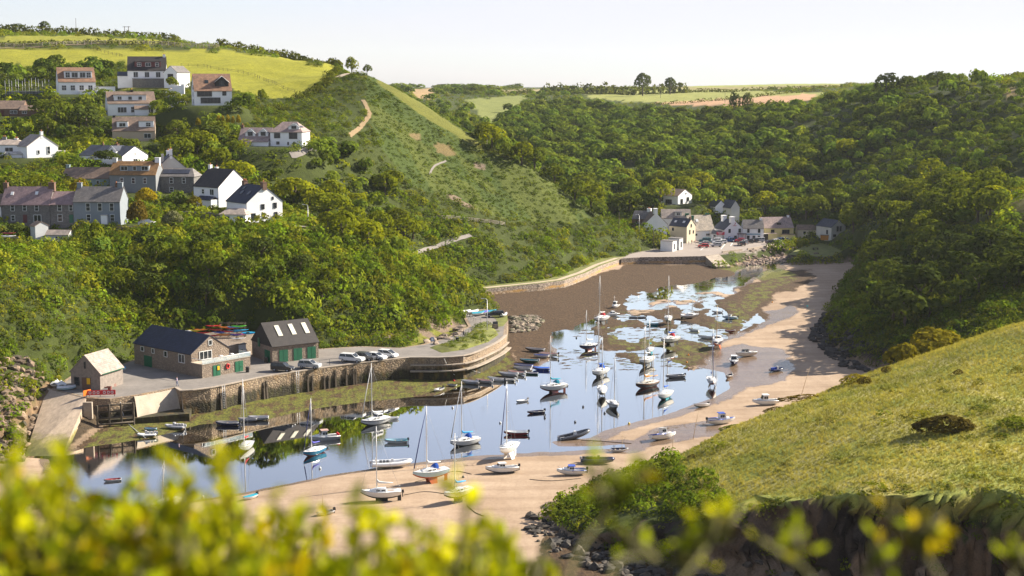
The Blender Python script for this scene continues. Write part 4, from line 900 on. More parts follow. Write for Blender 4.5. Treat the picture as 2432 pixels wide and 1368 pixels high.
# big garden trees
for u, v, Y_, r_, h_, k_, lb in ((135, 300, 462, 6.0, 11, 'mid', 'tall dense tree left of the white dormer house'), (205, 300, 458, 6.0, 10.5, 'dark', 'broad dark tree touching the white dormer house'), (500, 340, 440, 6.5, 9, 'dark', 'large dark green tree above the two dormered white house'),
    (300, 350, 428, 5.5, 7.5, 'mid', 'leafy tree under the tan roofed house'), (420, 375, 420, 6.5, 9, 'mid', 'wide leafy tree behind the chimneyed white house'), (200, 345, 435, 5, 6.5, 'mid', 'rounded tree above the blue slate roof'), (560, 420, 405, 6, 9, 'bright', 'bright leafy tree behind the dark roofed white house'),
    (420, 300, 455, 4, 6, 'mid', 'round tree right of the tan roofed house'), (30, 430, 375, 5, 7, 'mid', 'round tree above the stone terrace roof'), (95, 430, 378, 5, 6.5, 'bright', 'lighter tree above the stone terrace roof'),
    (700, 470, 402, 7, 10, 'bright', 'big bright tree behind the white gable house'), (780, 500, 400, 7, 9, 'bright', 'big yellow green tree near the lamp post')):
    q = P(u, v, Y=Y_); gz = float(ground(q.x, q.y)); tree(q.x, q.y, gz - .2, r_, h_, k_, lb, None)
# skyline trees
for u, v, Y_, r_, h_, k_, lb, sq in ((1527, 204, 1250, 9.5, 15, 'dark', 'large dark windswept pine on the far skyline', .8), (1592, 203, 1250, 7, 10, 'dark', 'smaller dark pine on the skyline beside the large one', .8), (2227, 202, 690, 6.5, 7.5, 'dark', 'round dark pine alone on the skyline of the wooded hill', 1),
    (2155, 205, 700, 5.5, 7, 'dark', 'dark tree at the top of the wooded hill', 1), (2105, 212, 705, 7.5, 9.5, 'dark', 'big dark tree crowning the wooded hill', 1), (1745, 252, 850, 4, 10, 'dark', 'pointed conifer before the pink field', .9), (1775, 252, 850, 4.2, 9.5, 'dark', 'second pointed conifer before the pink field', .9),
    (37, 78, 760, 6, 5.5, 'dark', 'low round tree on the hedge at the skyline above the field', .8), (107, 76, 755, 4, 6.5, 'dark', 'upright tree on the skyline hedge', .9), (835, 160, 552, 3.4, 5.0, 'mid', 'round tree at the top end of the field by the ridge', .9), (872, 172, 541, 2.2, 3.6, 'mid', 'small tree leaning at the ridge top beside the sky', .9)):
    q = P(u, v, Y=Y_); gz = float(ground(q.x, q.y)); tree(q.x, q.y, min(gz, q.z) - .2, r_, h_ + max(0, q.z - gz), k_, lb, None, 'pine_tree' if 'pine' in lb else 'broadleaf_tree', sq)
# hedges
def hedge(label, px, Y_, r0, h0, kind='dark', step=1.6):
    if isinstance(px[0], tuple) and len(px[0]) == 3: pts = [P(u, v, Y=y) for u, v, y in px]
    else: pts = [hit(u, v, Y_) for u, v in px]
    pl = spline(pts, step); g = np.random.default_rng(len(label)); n = len(pl)
    pos = np.array([(p.x, p.y, float(ground(p.x, p.y)) - .1) for p in pl]) + np.column_stack([g.normal(0, .25, (n, 2)), np.zeros(n)])
    s = g.uniform(.75, 1.25, n) * r0; V = np.stack([s, s, g.uniform(.75, 1.25, n) * h0], 1)
    t_ = np.repeat(g.uniform(.6, 1.0, (n, 1)), 3, 1) * np.array([.95, .85, 1]); o = scatter('hedge', p2, pos, V, t_, leaf_t, len(label)); return tag(o, label, 'hedge')
hedge('dark hedge along the skyline above the upper fields', [(0, 82, 752), (150, 86, 748), (300, 94, 738), (420, 102, 728)], 0, 2.6, 3.6)
hedge('thick hedge running down the skyline edge of the big field', [(520, 116, 705), (620, 130, 680), (720, 146, 650), (805, 160, 600)], 0, 2.4, 3.6)
hedge('hedge below the narrow upper field', [(-20, 112), (60, 108), (140, 106), (200, 104), (320, 106), (420, 108)], 560, 1.8, 2.2)
hedge('overgrown hedge along the lower edge of the big field', [(700, 236), (742, 222), (770, 200), (790, 185), (800, 170)], 450, 1.8, 2.4)
hedge('garden hedge above the two dormered white house', [(565, 250), (620, 262), (680, 262)], 400, 1.5, 2.0)
hedge('dark hedge behind the green field on the far plateau', [(1300, 212, 1350), (1400, 213, 1330), (1480, 214, 1300), (1620, 213, 1300)], 0, 7.0, 9.0, step=5)
hedge('low dark hedge between the far fields', [(1620, 214, 1330), (1750, 220, 1250), (1850, 218, 1250), (1960, 218, 1200)], 0, 3.0, 3.0, step=4)
hedge('thin hedge between the green and the pink far fields', [(1560, 243, 1050), (1700, 235, 1050), (1800, 230, 1060), (1940, 222, 1090)], 0, 2.5, 2.5, step=4)
hedge('hedge crossing the pale field at the head of the valley', [(1110, 228, 1250), (1200, 222, 1300), (1260, 219, 1350)], 0, 4, 4, step=5)
# --- rocks ---
def rocks(name, px, z, n, s0, s1, seed, tintc, lab=None, world=None):
    g = np.random.default_rng(seed); poly = world or W2(px, z); xs = [p[0] for p in poly]; ys = [p[1] for p in poly]; pts = []
    while len(pts) < n:
        x, y = g.uniform(min(xs), max(xs)), g.uniform(min(ys), max(ys))
        if inpoly(poly, np.array([x]), np.array([y]))[0]: pts.append((x, y))
    temps = []
    for k in range(4):
        bm = bmesh.new(); bmesh.ops.create_icosphere(bm, subdivisions=1, radius=1); gg = np.random.default_rng(seed + k)
        for v_ in bm.verts: v_.co *= gg.uniform(.6, 1.15)
        bmesh.ops.triangulate(bm, faces=bm.faces); temps.append(np.array([[list(f.verts[0].co), list(f.verts[1].co), list(f.verts[2].co), list((f.verts[2].co + f.verts[0].co) / 2)] for f in bm.faces], np.float32)); bm.free()
    p = np.array(pts); s = g.uniform(s0, s1, n); pos = np.column_stack([p, ground(p[:, 0], p[:, 1]) + s * .15])
    t_ = np.array(tintc)[g.integers(0, len(tintc), n)] * g.uniform(.7, 1.25, (n, 1))
    return tag(scatter(name, temps, pos, np.stack([s * g.uniform(.8, 1.5, n), s, s * g.uniform(.5, .9, n)], 1), t_, rock_t, seed), kind='stuff')
rock_t, t, b, o_ = nodes('loose_rock'); at = N(t, 'ShaderNodeAttribute', attribute_name='tint'); g = coords(t)
t.links.new(mixc(t, 1.0, at.outputs['Color'], ramp(t, noise(t, 2.5, 5, .7, g), [(.3, (.6,) * 3), (.7, (1.35,) * 3)]), 'MULTIPLY'), b.inputs['Base Color']); b.inputs['Roughness'].default_value = .9
rocks('rubble', [(1210, 750), (1270, 744), (1292, 756), (1270, 778), (1215, 786)], 1.0, 420, .35, .85, 1, [(.20, .16, .12), (.28, .22, .16), (.13, .12, .07)])
rocks('shore_rocks', [(-80, 1000), (60, 955), (110, 965), (85, 1010), (50, 1085), (-80, 1110)], 1.0, 420, .3, 1.1, 2, [(.24, .17, .11), (.17, .12, .08), (.07, .055, .035)])
rocks('wall_foot_rubble', [(1735, 622), (1790, 600), (1880, 586), (1895, 596), (1850, 612), (1790, 620)], 1.5, 240, .35, .8, 3, [(.33, .24, .19), (.26, .2, .16)])
rocks('cliff_foot_rocks', None, 0, 420, .3, 1.1, 4, [(.035, .030, .027), (.05, .042, .036)], world=W2([(1960, 742), (1985, 768), (2060, 868), (2060, 890), (1995, 872), (1920, 800)], .6))
rocks('headland_foot_rocks', None, 0, 330, .25, 1.0, 5, [(.06, .05, .04), (.10, .08, .06), (.04, .035, .03)], world=[(2, 194), (6, 186), (14, 175), (26, 167), (40, 159), (38, 152), (22, 160), (10, 169), (4, 177), (2, 184)])
rocks('bluff_outcrop', None, 0, 26, .5, 1.3, 6, [(.26, .20, .15), (.19, .14, .10)], world=W2([(1010, 795), (1095, 755), (1105, 775), (1060, 795), (1020, 808)], 6.5))
rocks('stream_stones', [(1800, 612), (1870, 604), (1890, 620), (1830, 622)], 1.0, 60, .25, .6, 7, [(.05, .05, .04), (.09, .08, .06)])
# ================= houses =================
WM = {'white': paint('white_wall', (.85, .84, .84), .8, .05, .4), 'grey': paint('grey_render', (.20, .21, .22), .85, .08, .5), 'bluegrey': paint('blue_grey_render', (.22, .25, .28), .85, .07, .5), 'cream': paint('cream_render', (.62, .53, .38), .85, .06, .5),
      'yellow': paint('yellow_render', (.66, .56, .26), .85, .06, .5), 'turq': paint('grey_green_render', (.24, .31, .31), .85, .08, .5), 'stone': house_stone, 'gstone': grey_stone, 'brown': paint('brown_brick', (.17, .10, .07), .9, .15, 3), 'tan': paint('tan_render', (.45, .36, .26), .85, .08, .5), 'pale': paint('pale_render', (.55, .54, .50), .85, .06, .5),
      'dark': paint('dark_cladding', (.030, .027, .025), .8, .2, 2), 'red': paint('dark_red_boards', (.12, .03, .03), .7, .15, 2), 'planks': paint('grey_boarding', (.26, .22, .19), .9, .2, 2), 'green': paint('green_paint', (.012, .12, .06), .5, .1, 2), 'gwhite': paint('offwhite_boards', (.52, .53, .54), .8, .06, .5)}
def roofmat(name, c, sc=1.0):
    if name in _mc: return _mc[name]
    m, t, b, o = nodes(name); g = coords(t, True)
    br = N(t, 'ShaderNodeTexBrick', i_Scale=1.0); br.offset = .5
    for k, x in (('Color1', tuple(v * .8 for v in c)), ('Color2', tuple(min(1, v * 1.15) for v in c)), ('Mortar', tuple(v * .45 for v in c))): br.inputs[k].default_value = (*x, 1)
    br.inputs['Mortar Size'].default_value = .012; br.inputs['Brick Width'].default_value = .5; br.inputs['Row Height'].default_value = .3
    sx = N(t, 'ShaderNodeSeparateXYZ'); t.links.new(g, sx.inputs[0]); cx_ = N(t, 'ShaderNodeCombineXYZ'); t.links.new(sx.outputs[0], cx_.inputs[0]); t.links.new(sx.outputs[2], cx_.inputs[1]); t.links.new(cx_.outputs[0], br.inputs['Vector'])
    n = noise(t, .6, 5, .7, g); oi = N(t, 'ShaderNodeObjectInfo')
    cc = mixc(t, 1.0, br.outputs['Color'], ramp(t, n, [(.3, (.7,) * 3), (.7, (1.3, 1.22, 1.1))]), 'MULTIPLY')
    t.links.new(cc, b.inputs['Base Color']); b.inputs['Roughness'].default_value = .75; _mc[name] = m; return m
RM = {'slate': roofmat('grey_slate', (.16, .15, .15)), 'blue': roofmat('blue_slate', (.045, .055, .085)), 'navy': roofmat('navy_slate', (.022, .030, .060)), 'purple': roofmat('purple_slate', (.27, .19, .20)), 'tile': roofmat('orange_brown_tile', (.25, .145, .095)), 'brown': roofmat('brown_tile', (.20, .145, .115)), 'rust': roofmat('rusty_tile', (.27, .15, .06)),
      'black': roofmat('black_slate', (.035, .030, .030)), 'lt': roofmat('pale_slate', (.34, .29, .26)), 'pale': roofmat('pale_limewashed_roof', (.46, .40, .33)), 'pinkgrey': roofmat('pink_grey_slate', (.30, .23, .22)), 'white': roofmat('whitened_slate', (.52, .50, .48))}
glass_m, t, b, o_ = nodes('window_glass'); b.inputs['Base Color'].default_value = (.025, .03, .035, 1); b.inputs['Roughness'].default_value = .08
frame_m = paint('white_frame', (.75, .75, .74), .5, .04, 2); dframe_m = paint('dark_frame', (.05, .05, .055), .5, .1, 2); pot_m = paint('terracotta', (.45, .15, .06), .8, .15, 4)
def rail_glass():
    m, t, b, o = nodes('glass_rail'); b.inputs['Base Color'].default_value = (.55, .66, .70, 1); b.inputs['Roughness'].default_value = .05; b.inputs['Alpha'].default_value = .35; return m
glassrail = rail_glass()
_win = {}
def window(parent, M, w, h, dark=False):
    key = (round(w, 2), round(h, 2), dark)
    if key not in _win:
        f = .09 if w < 2.5 else .11; mb = MB()
        for sx in (-1, 1): mb.box((sx * (w / 2 - f / 2), -.03, h / 2), (f, .12, h))
        mb.box((0, -.03, h - f / 2), (w - 2 * f, .12, f)); mb.box((0, -.05, f / 2), (w - 2 * f, .18, f))
        n = max(1, int(round(w / 1.1)) - 1) if w > 1.3 else 0
        for i in range(n): mb.box((-w / 2 + w * (i + 1) / (n + 1), -.028, h / 2), (f * .8, .1, h - 2 * f))
        if h > 1.2 and w < 1.7: mb.box((0, -.026, h * .5), (w - 2 * f, .09, f * .8))
        _win[key] = (mb.mesh('window', dframe_m if dark else frame_m), MB().box((0, .0, h / 2), (w - .06, .05, h - .06)).mesh('pane', glass_m))
    a, p = _win[key]; o = link(bpy.data.objects.new('window', a), parent); o.matrix_local = M; q = link(bpy.data.objects.new('pane', p), o); return o
FACE = {'F': 0, 'R': math.pi / 2, 'B': math.pi, 'L': -math.pi / 2}
def facem(face, x, z, L, Wd, out=0.0):
    a = FACE[face]; d = {'F': Wd / 2, 'B': Wd / 2, 'R': L / 2, 'L': L / 2}[face] + out
    return Matrix.Rotation(a, 4, 'Z') @ Matrix.Translation((x, -d, z))
def gable_body(L, Wd, e, r, z0=-3.0, hip=0.0):
    mb = MB(); x, y = L / 2, Wd / 2
    if hip: mb.box((0, 0, (e + z0) / 2), (L, Wd, e - z0))
    else:
        v = [(-x, -y, z0), (x, -y, z0), (x, y, z0), (-x, y, z0), (-x, -y, e), (x, -y, e), (x, y, e), (-x, y, e), (-x, 0, e + r), (x, 0, e + r)]
        mb.add(v, [(0, 1, 5, 4), (2, 3, 7, 6), (1, 2, 6, 9, 5), (3, 0, 4, 8, 7), (4, 5, 9, 8), (6, 7, 8, 9)])
    return mb
def roof_mesh(L, Wd, e, r, hip=0.0, ov=.3, th=.16):
    mb = MB(); x, y = L / 2 + (.12 if not hip else ov), Wd / 2 + ov; dz = -ov * r / (Wd / 2); hx = x - hip
    for dzz in (th, .03):
        mb.add([(-x, -y, e + dz + dzz), (x, -y, e + dz + dzz), (hx, 0, e + r + dzz), (-hx, 0, e + r + dzz), (-x, y, e + dz + dzz), (x, y, e + dz + dzz)], [(0, 1, 2, 3), (3, 2, 5, 4)] + ([(1, 5, 2), (4, 0, 3)] if hip else []))
    o = 6
    rim = [(0, 1), (5, 4)] + ([(1, 5), (4, 0)] if hip else [(1, 2), (2, 5), (4, 3), (3, 0)])
    for a, b_ in rim: mb.f.append((a, b_, b_ + o, a + o)); mb.m.append(0); mb.sm.append(False)
    return mb
def house(label, pos, rot, L, Wd, e, r, wall, roof, anchor='F', ch=(), win=(), dor=(), sky=(), anx=(), doors=(), hip=0.0, name='house', cat='house', dark=False, group=None, z0=-3.0, ridge=None):
    rr = R(rot); off = {'F': (0, -Wd / 2), 'R': (L / 2, 0), 'L': (-L / 2, 0), 'C': (L / 2, -Wd / 2), 'D': (-L / 2, -Wd / 2)}[anchor]
    c, s_ = math.cos(rr), math.sin(rr)
    root = empty(name, (pos.x - (off[0] * c - off[1] * s_), pos.y - (off[0] * s_ + off[1] * c), pos.z), rr, label, cat, group)
    gable_body(L, Wd, e, r, z0, hip).build('wall', WM[wall], root)
    if r > 0: roof_mesh(L, Wd, e, r, hip).build('roof', RM[roof], root)
    else: MB().box((0, 0, e + .08), (L + .3, Wd + .3, .16)).build('roof', RM[roof], root)
    for x, y, w_, h_, m_, pots in ch:
        zr = e + r * (1 - abs(y) / (Wd / 2)); o = MB().box((x, y, zr + h_ / 2 - .5), (w_, w_ * .8, h_ + 1)).box((x, y, zr + h_ + .05), (w_ * 1.15, w_ * .95, .12)).build('chimney', WM[m_], root)
        for k in range(pots): MB().tube([(x + (k - (pots - 1) / 2) * .4, y, zr + h_ + .1), (x + (k - (pots - 1) / 2) * .4, y, zr + h_ + .6)], .13, 6).build('chimney_pot', pot_m, o)
    for wn_ in win: window(root, facem(wn_[0], wn_[1], wn_[2], L, Wd, .02), wn_[3], wn_[4], dark)
    for face, x, w_, h_, m_ in doors:
        d = MB().box((0, -.02, h_ / 2), (w_, .1, h_)).box((0, -.06, h_ / 2), (.05, .06, h_)).build('door', WM[m_], root); d.matrix_local = facem(face, x, 0, L, Wd, .02)
        k = MB().sphere((w_ * .3, -.1, h_ * .45), .06).build('handle', iron, d)
    for x, t_, w_, h_, m_ in sky:
        ang = math.atan2(r, Wd / 2); o = MB().box((0, 0, .06), (w_, h_, .12)).build('skylight', m_, root)
        o.matrix_local = Matrix.Translation((x, -Wd / 2 + t_ * Wd / 2, e + t_ * r + .17)) @ Matrix.Rotation(ang, 4, 'X')
    for kind, x, w_, h_, m_, rm, wins in dor:
        t0 = .22; y0 = -Wd / 2 * (1 - t0); zb = e + r * t0; depth = min(Wd / 2, h_ / max(r, .1) * Wd / 2 + .2)
        mb = MB(); d = None
        if kind == 'box':
            mb.box((x, y0 + depth / 2, zb + h_ / 2 - .1), (w_, depth, h_ + .2)); d = mb.build('dormer', WM[m_], root)
            MB().box((x, y0 + depth / 2 - .1, zb + h_ + .08), (w_ + .3, depth + .3, .14)).build('dormer_roof', RM[rm], d)
        else:
            hw = w_ / 2; pk = h_ * .55; d2 = min(Wd / 2 * .95, (h_ + pk) / max(r, .1) * Wd / 2)
            mb.add([(x - hw, y0, zb - .1), (x + hw, y0, zb - .1), (x + hw, y0, zb + h_ - pk), (x, y0, zb + h_), (x - hw, y0, zb + h_ - pk), (x - hw, y0 + d2, zb - .1), (x + hw, y0 + d2, zb - .1), (x + hw, y0 + d2, zb + h_ - pk), (x, y0 + d2, zb + h_), (x - hw, y0 + d2, zb + h_ - pk)], [(0, 1, 2, 3, 4), (1, 6, 7, 2), (5, 0, 4, 9), (6, 5, 9, 8, 7)])
            d = mb.build('dormer', WM[m_], root); rb = MB(); o_v = .22
            for sg in (-1, 1):
                rb.add([(x + sg * (hw + .25), y0 - o_v, zb + h_ - pk - .14), (x, y0 - o_v, zb + h_ + .06), (x, y0 + d2, zb + h_ + .06), (x + sg * (hw + .25), y0 + d2, zb + h_ - pk - .14)], [(0, 1, 2, 3)])
                rb.tube([(x + sg * (hw + .25), y0 - o_v, zb + h_ - pk - .12), (x, y0 - o_v, zb + h_ + .08)], .07, 4, 1)
            rb.build('dormer_roof', [RM[rm], frame_m], d)
        for wx, ww, wh in wins: window(d, Matrix.Translation((x + wx, y0 - .02, zb + .3)), ww, wh, dark)
    for x, y, aL, aW, ah, am, ar, arise in anx:
        a = MB().box((x, y, (ah - 3) / 2), (aL, aW, ah + 3)).build('annex', WM[am], root)
        if arise:
            rmm = roof_mesh(aL, aW, ah, arise); rmm.v = [(p[0] + x, p[1] + y, p[2]) for p in rmm.v]; rmm.build('annex_roof', RM[ar], a)
        else: MB().box((x, y, ah + .06), (aL + .2, aW + .2, .12)).build('annex_roof', RM[ar], a)
    return root
def rowF(n, z, w_, h_, span, x0=0, face='F'): return [(face, x0 - span / 2 + span * i / max(1, n - 1), z, w_, h_) for i in range(n)]
G_ = glass_m
# upper row
house('white chalet house with orange brown roof and long glazed dormer', P(184, 222, Y=510), 22, 12.7, 10, 4.2, 4.9, 'white', 'tile', dor=[('box', .6, 9.5, 2.5, 'white', 'slate', [(-3.6, 1.6, 1.9), (-1.2, 2.2, 1.9), (1.5, 2.0, 1.9), (3.6, 1.6, 1.9)])], win=rowF(4, 1.1, 1.6, 1.8, 9) + [('L', 2, 1.3, .9, 1.3), ('L', 0, 4.6, .9, 1.4)], anx=[(9.5, -2.5, 7, 6, 2.4, 'white', 'white', 0), (5, -6.5, 9, 2, .6, 'white', 'white', 0)])
house('largest white house with dark roof and three window red dormer', P(350, 206, Y=530), 12, 13.8, 10, 6.0, 5.0, 'white', 'black', dor=[('box', .3, 9.4, 2.0, 'red', 'black', [(-3, 1.5, 1.4), (.2, 2.0, 1.4), (3.4, 1.3, 1.4)])], win=rowF(3, 3.4, 1.7, 2.0, 8) + [('L', -1, 3.4, .9, 1.1), ('L', 0, 7.2, .8, 1.4)], anx=[(.6, -6.2, 11.5, 2.6, 2.9, 'gstone', 'slate', 0), (-8.6, -1, 4, 6, 4.0, 'white', 'blue', 1.4)], ch=[(6.2, 0, .9, .8, 'white', 1)])
house('small white garage with gable front beside the largest house', P(405, 190, Y=524), 62, 7, 6.2, 2.8, 2.2, 'white', 'slate', 'L', doors=[('L', 0, 2.6, 2.2, 'dark')], name='garage', cat='garage')
house('tall white house with brown roof and triangular dormer', P(507, 249, Y=470), 18, 12.1, 9.5, 4.7, 5.3, 'white', 'tile', dor=[('gable', 3.0, 4.4, 3.4, 'dark', 'brown', [(0, 1.7, 1.6)])], sky=[(-1.8, .5, 1.2, 1.3, G_)], win=[('F', -2.8, 2.7, 4.8, 1.7), ('F', 3.6, 3.0, 1.3, 1.4), ('F', -.9, .5, 6.4, 1.9), ('L', 1, 5.0, .6, 1.4), ('L', 2.2, 5.0, .6, 1.4), ('L', 1, 2.6, .7, 1.5), ('L', 1.5, .5, .7, 1.4)], dark=True)
house('white house with pinkish roof and white three window box dormer', P(314, 274, Y=480), 20, 15.6, 11, 4.0, 3.8, 'white', 'brown', dor=[('box', -.4, 10.5, 1.9, 'white', 'brown', [(-3.4, 1.4, 1.2), (0, 1.3, 1.2), (3.3, 1.3, 1.2)])], win=[('F', -3.2, .9, 3.0, 1.9), ('F', .2, .9, 1.2, 2.0), ('F', 5.6, .5, 2.8, 2.2), ('L', -1, 4.0, .7, 1.3), ('L', 1, 4.0, .7, 1.3), ('L', 0, 1, 1.0, 1.4)], anx=[(3.0, -6.0, 4.6, 2.4, 2.2, 'white', 'brown', .9), (-4.5, -7.5, 8, 3.5, -.5, 'white', 'white', 0)], ch=[(.6, 0, .9, .5, 'dark', 1)])
house('tan roofed house half hidden by trees with two white dormers', P(318, 333, Y=450), 12, 13, 9, 3.0, 4.2, 'tan', 'brown', dor=[('box', -3.4, 3.4, 1.9, 'white', 'brown', [(0, 2.0, 1.2)]), ('box', 3.9, 4.6, 2.0, 'white', 'brown', [(.6, 1.5, 1.3)])], win=[('F', 4.2, .6, 2.2, 1.5)], ch=[(-6.0, 0, .8, .4, 'dark', 0)])
house('brown brick bungalow at the left edge under a brown roof', P(22, 276, Y=485), 4, 9, 8, 2.5, 2.6, 'brown', 'brown', win=[('F', 1.5, .8, 2.4, 1.2)], doors=[('F', -2.2, 1.0, 2.0, 'red')], name='bungalow')
house('low brown roofed wing next to the brick bungalow', P(70, 276, Y=484), 4, 6.5, 6, 2.0, 1.5, 'brown', 'brown', win=[('F', -1.6, .8, 1.6, 1.0)], name='bungalow')
# middle
house('white two storey house with hipped pink roof and corner bay', P(680, 348, Y=432), -8, 9.9, 8.5, 4.4, 2.8, 'white', 'pinkgrey', hip=3.0, win=[('F', -2.8, 2.5, 1.9, 1.6), ('F', 2.2, 2.3, 2.6, 2.0), ('F', .6, .4, .5, 1.0), ('F', 2.4, .4, .5, 1.0), ('F', -2.6, .6, 1.0, .9)], dor=[('gable', 2.2, 3.4, 1.9, 'white', 'navy', [(0, 1.5, .9)])], dark=True)
house('low white wing with two dark gabled dormers', P(604, 348, Y=434), -4, 9.6, 8, 2.2, 3.3, 'white', 'pinkgrey', dor=[('gable', -1.4, 3.0, 2.4, 'white', 'navy', [(0, 1.5, 1.2)]), ('gable', 2.6, 3.0, 2.4, 'white', 'navy', [(0, 1.5, 1.2)])], anx=[(.6, -4.8, 8.2, 2.2, 1.6, 'white', 'pinkgrey', .7)], win=[('L', 0, .8, 1.2, 1.1)], ch=[(-4.5, 0, .8, .8, 'brown', 1)], dark=True)
house('white cottage with bright gable end facing the harbour', P(102, 373, Y=420), -48, 8, 9.5, 3.2, 3.2, 'white', 'lt', 'R', win=[('R', -1.3, .9, .8, 1.2), ('R', 1.8, .9, 1.0, 2.2)], ch=[(3.6, 0, .9, 1.0, 'white', 1)], anx=[(2.6, 6.2, 3, 3, 1.6, 'white', 'white', 0)], name='cottage', cat='cottage')
house('white flat fronted house at the left edge with boxy chimney', P(14, 375, Y=421), 5, 8.5, 8, 3.8, 1.4, 'white', 'lt', win=[('F', 1.0, 1.7, 2.4, 1.4), ('F', -2.4, .3, 1.0, 2.0)], ch=[(-1.2, 0, 1.2, .7, 'grey', 2), (2.2, 0, 1.0, .3, 'white', 2)], hip=1.8, anx=[(2.8, -5.2, 5, 2.5, 1.2, 'white', 'white', .6)])
house('long blue slate roofed house with white gable behind the cypress', P(322, 392, Y=408), -30, 17, 10, 2.7, 2.6, 'white', 'blue', 'R', win=[('R', 0, .5, 1.7, 1.4), ('R', 0, 2.7, .4, .9)], ch=[(1.5, 0, 1.1, .5, 'brown', 1), (-4, 0, .5, .5, 'brown', 1)], dor=[('gable', 3.4, 3.0, 2.2, 'white', 'blue', [(0, .9, 1.0)])])
house('grey gabled house with two tall white chimneys', P(408, 428, Y=401), -70, 8, 8.0, 3.4, 3.6, 'pale', 'blue', 'R', ch=[(3.6, 0, .95, 1.6, 'white', 1), (-2.6, 0, 1.2, 1.0, 'white', 1), (2.6, -2.2, .8, 2.2, 'pale', 0)])
house('stone house with solar panels across its roof', P(418, 458, Y=391), -4, 10.2, 7, 4.5, 2.0, 'gstone', 'slate', hip=1.6, sky=[(-.2, .52, 7.4, 2.0, RM['navy'])], win=[('F', -1.2, 2.6, 1.1, 1.6), ('F', 2.3, 2.6, 1.0, 1.6), ('F', -1.2, .2, 1.1, 1.4)])
house('large grey rendered house with rusty roof and long box dormer', P(316, 457, Y=388), -3, 12.8, 8, 4.9, 3.3, 'grey', 'rust', dor=[('box', .3, 8.0, 1.6, 'bluegrey', 'rust', [(-2.8, 1.9, 1.2), (.1, 1.0, 1.2), (2.9, 1.9, 1.2)])], win=rowF(3, 2.4, 1.0, 1.6, 6.4, .2), ch=[(-6.0, 0, 1.2, .9, 'gwhite', 0), (5.9, 0, 1.3, 1.0, 'white', 0), (5.0, 0, .8, .3, 'dark', 0)])
house('low grey green cottage with brown roof joined to the large grey house', P(204, 448, Y=392), -3, 13, 7, 2.9, 2.7, 'turq', 'brown', win=[('F', .8, 1.2, .9, 1.1), ('F', 3.4, 1.2, .9, 1.1)], ch=[(-6.0, 0, 1.0, .7, 'turq', 0)], name='cottage', cat='cottage')
house('white house with black slate roof and broad bright gable', P(520, 490, Y=374), -40, 10.5, 10.5, 5.0, 4.4, 'white', 'black', 'C', win=[('F', -1.2, 3.0, 1.1, 1.3), ('F', 2.5, 2.8, 1.7, 1.6)], ch=[(-4.6, 0, .9, .9, 'white', 1), (-2.4, .4, .9, .7, 'white', 1)], anx=[(2, -6.4, 6, 2.4, 1.8, 'white', 'navy', .7)])
house('white gable house with navy slate roof standing at the bluff end', P(587, 529, Y=360), -50, 10.5, 10.4, 5.0, 4.1, 'white', 'navy', 'C', win=[('R', -.6, 3.2, 1.0, 1.3), ('R', 3.0, 3.3, 1.0, 1.4), ('R', -3.4, .5, 1.3, 1.8), ('R', -.4, .7, .9, 1.6), ('R', 3.2, .7, .9, 1.6), ('R', 2.4, 5.5, .5, .8)], sky=[(-1.6, .5, 1.2, 1.4, G_), (2.0, .5, 1.2, 1.4, G_), (-2.6, .75, .9, 1.0, G_)], ch=[(4.9, 0, 1.4, .9, 'brown', 1), (-4.7, 0, 1.3, .8, 'brown', 4)], dark=True)
house('small white annex with pale hipped roof in front of the navy roofed house', P(553, 529, Y=357), -8, 6.6, 5, 2.1, 1.2, 'white', 'lt', hip=1.5, win=[('F', -1.6, .4, 1.5, 1.2), ('F', 1.9, .4, 1.5, 1.3)], name='annex_building', cat='building', dark=True)
# stone terrace
house('stone terraced house with purple slate roof and two skylights', P(62, 529, Y=352), -1, 12, 7.5, 4.6, 4.0, 'gstone', 'purple', sky=[(-3.9, .58, .7, 1.0, frame_m), (2.2, .6, .7, 1.0, frame_m)], win=rowF(3, 2.9, 1.0, 1.6, 6.0, -.2) + [('F', -3.2, .4, 1.0, 1.5), ('F', 2.9, .2, 1.9, 1.8)], doors=[('F', -.2, 1.0, 2.0, 'red')], ch=[(5.6, 0, 1.5, 1.1, 'brown', 2), (-6, 0, 1.1, 1.0, 'brown', 1)])
house('lower stone terraced house with purple roof and green door', P(149, 529, Y=352), -1, 6.1, 7.5, 4.6, 2.8, 'gstone', 'purple', win=[('F', -.6, 2.9, 1.1, 1.6), ('F', 2.2, 2.9, 1.0, 1.6), ('F', -.6, .3, 1.2, 1.8)], doors=[('F', 2.2, 1.0, 2.0, 'green')])
house('blue grey rendered cottage at the end of the stone terrace', P(231, 529, Y=351.5), -1, 11.6, 7.5, 5.3, 3.3, 'bluegrey', 'slate', win=rowF(3, 2.9, 1.1, 2.0, 5.9, .8) + [('F', 3.8, .4, 1.1, 1.7), ('F', -2.1, .4, 1.1, 1.7)], ch=[(-5.2, 0, 1.1, 1.0, 'bluegrey', 1), (5.0, 0, 1.2, 1.1, 'bluegrey', 0), (4.0, 0, .6, .8, 'brown', 1)], anx=[(2.0, -4.2, 1.5, 1.2, 1.9, 'white', 'white', 0)], name='cottage', cat='cottage')
house('white house cut by the left edge beside the stone terrace', P(-28, 529, Y=352), -1, 6.6, 7.5, 4.2, 2.6, 'white', 'brown', win=[('F', 1.5, 2.6, 1, 1.4)])
house('little white garden shed with brown roof and gable', P(84, 556, Y=342), -48, 2.8, 3.3, 1.9, .9, 'gwhite', 'brown', 'C', name='shed', cat='shed')
house('long low white shed with a grey pitched roof', P(136, 574, Y=341), -4, 5.6, 3.0, 1.7, .9, 'gwhite', 'lt', win=[('F', .2, .8, 1.4, .5)], name='shed', cat='shed')
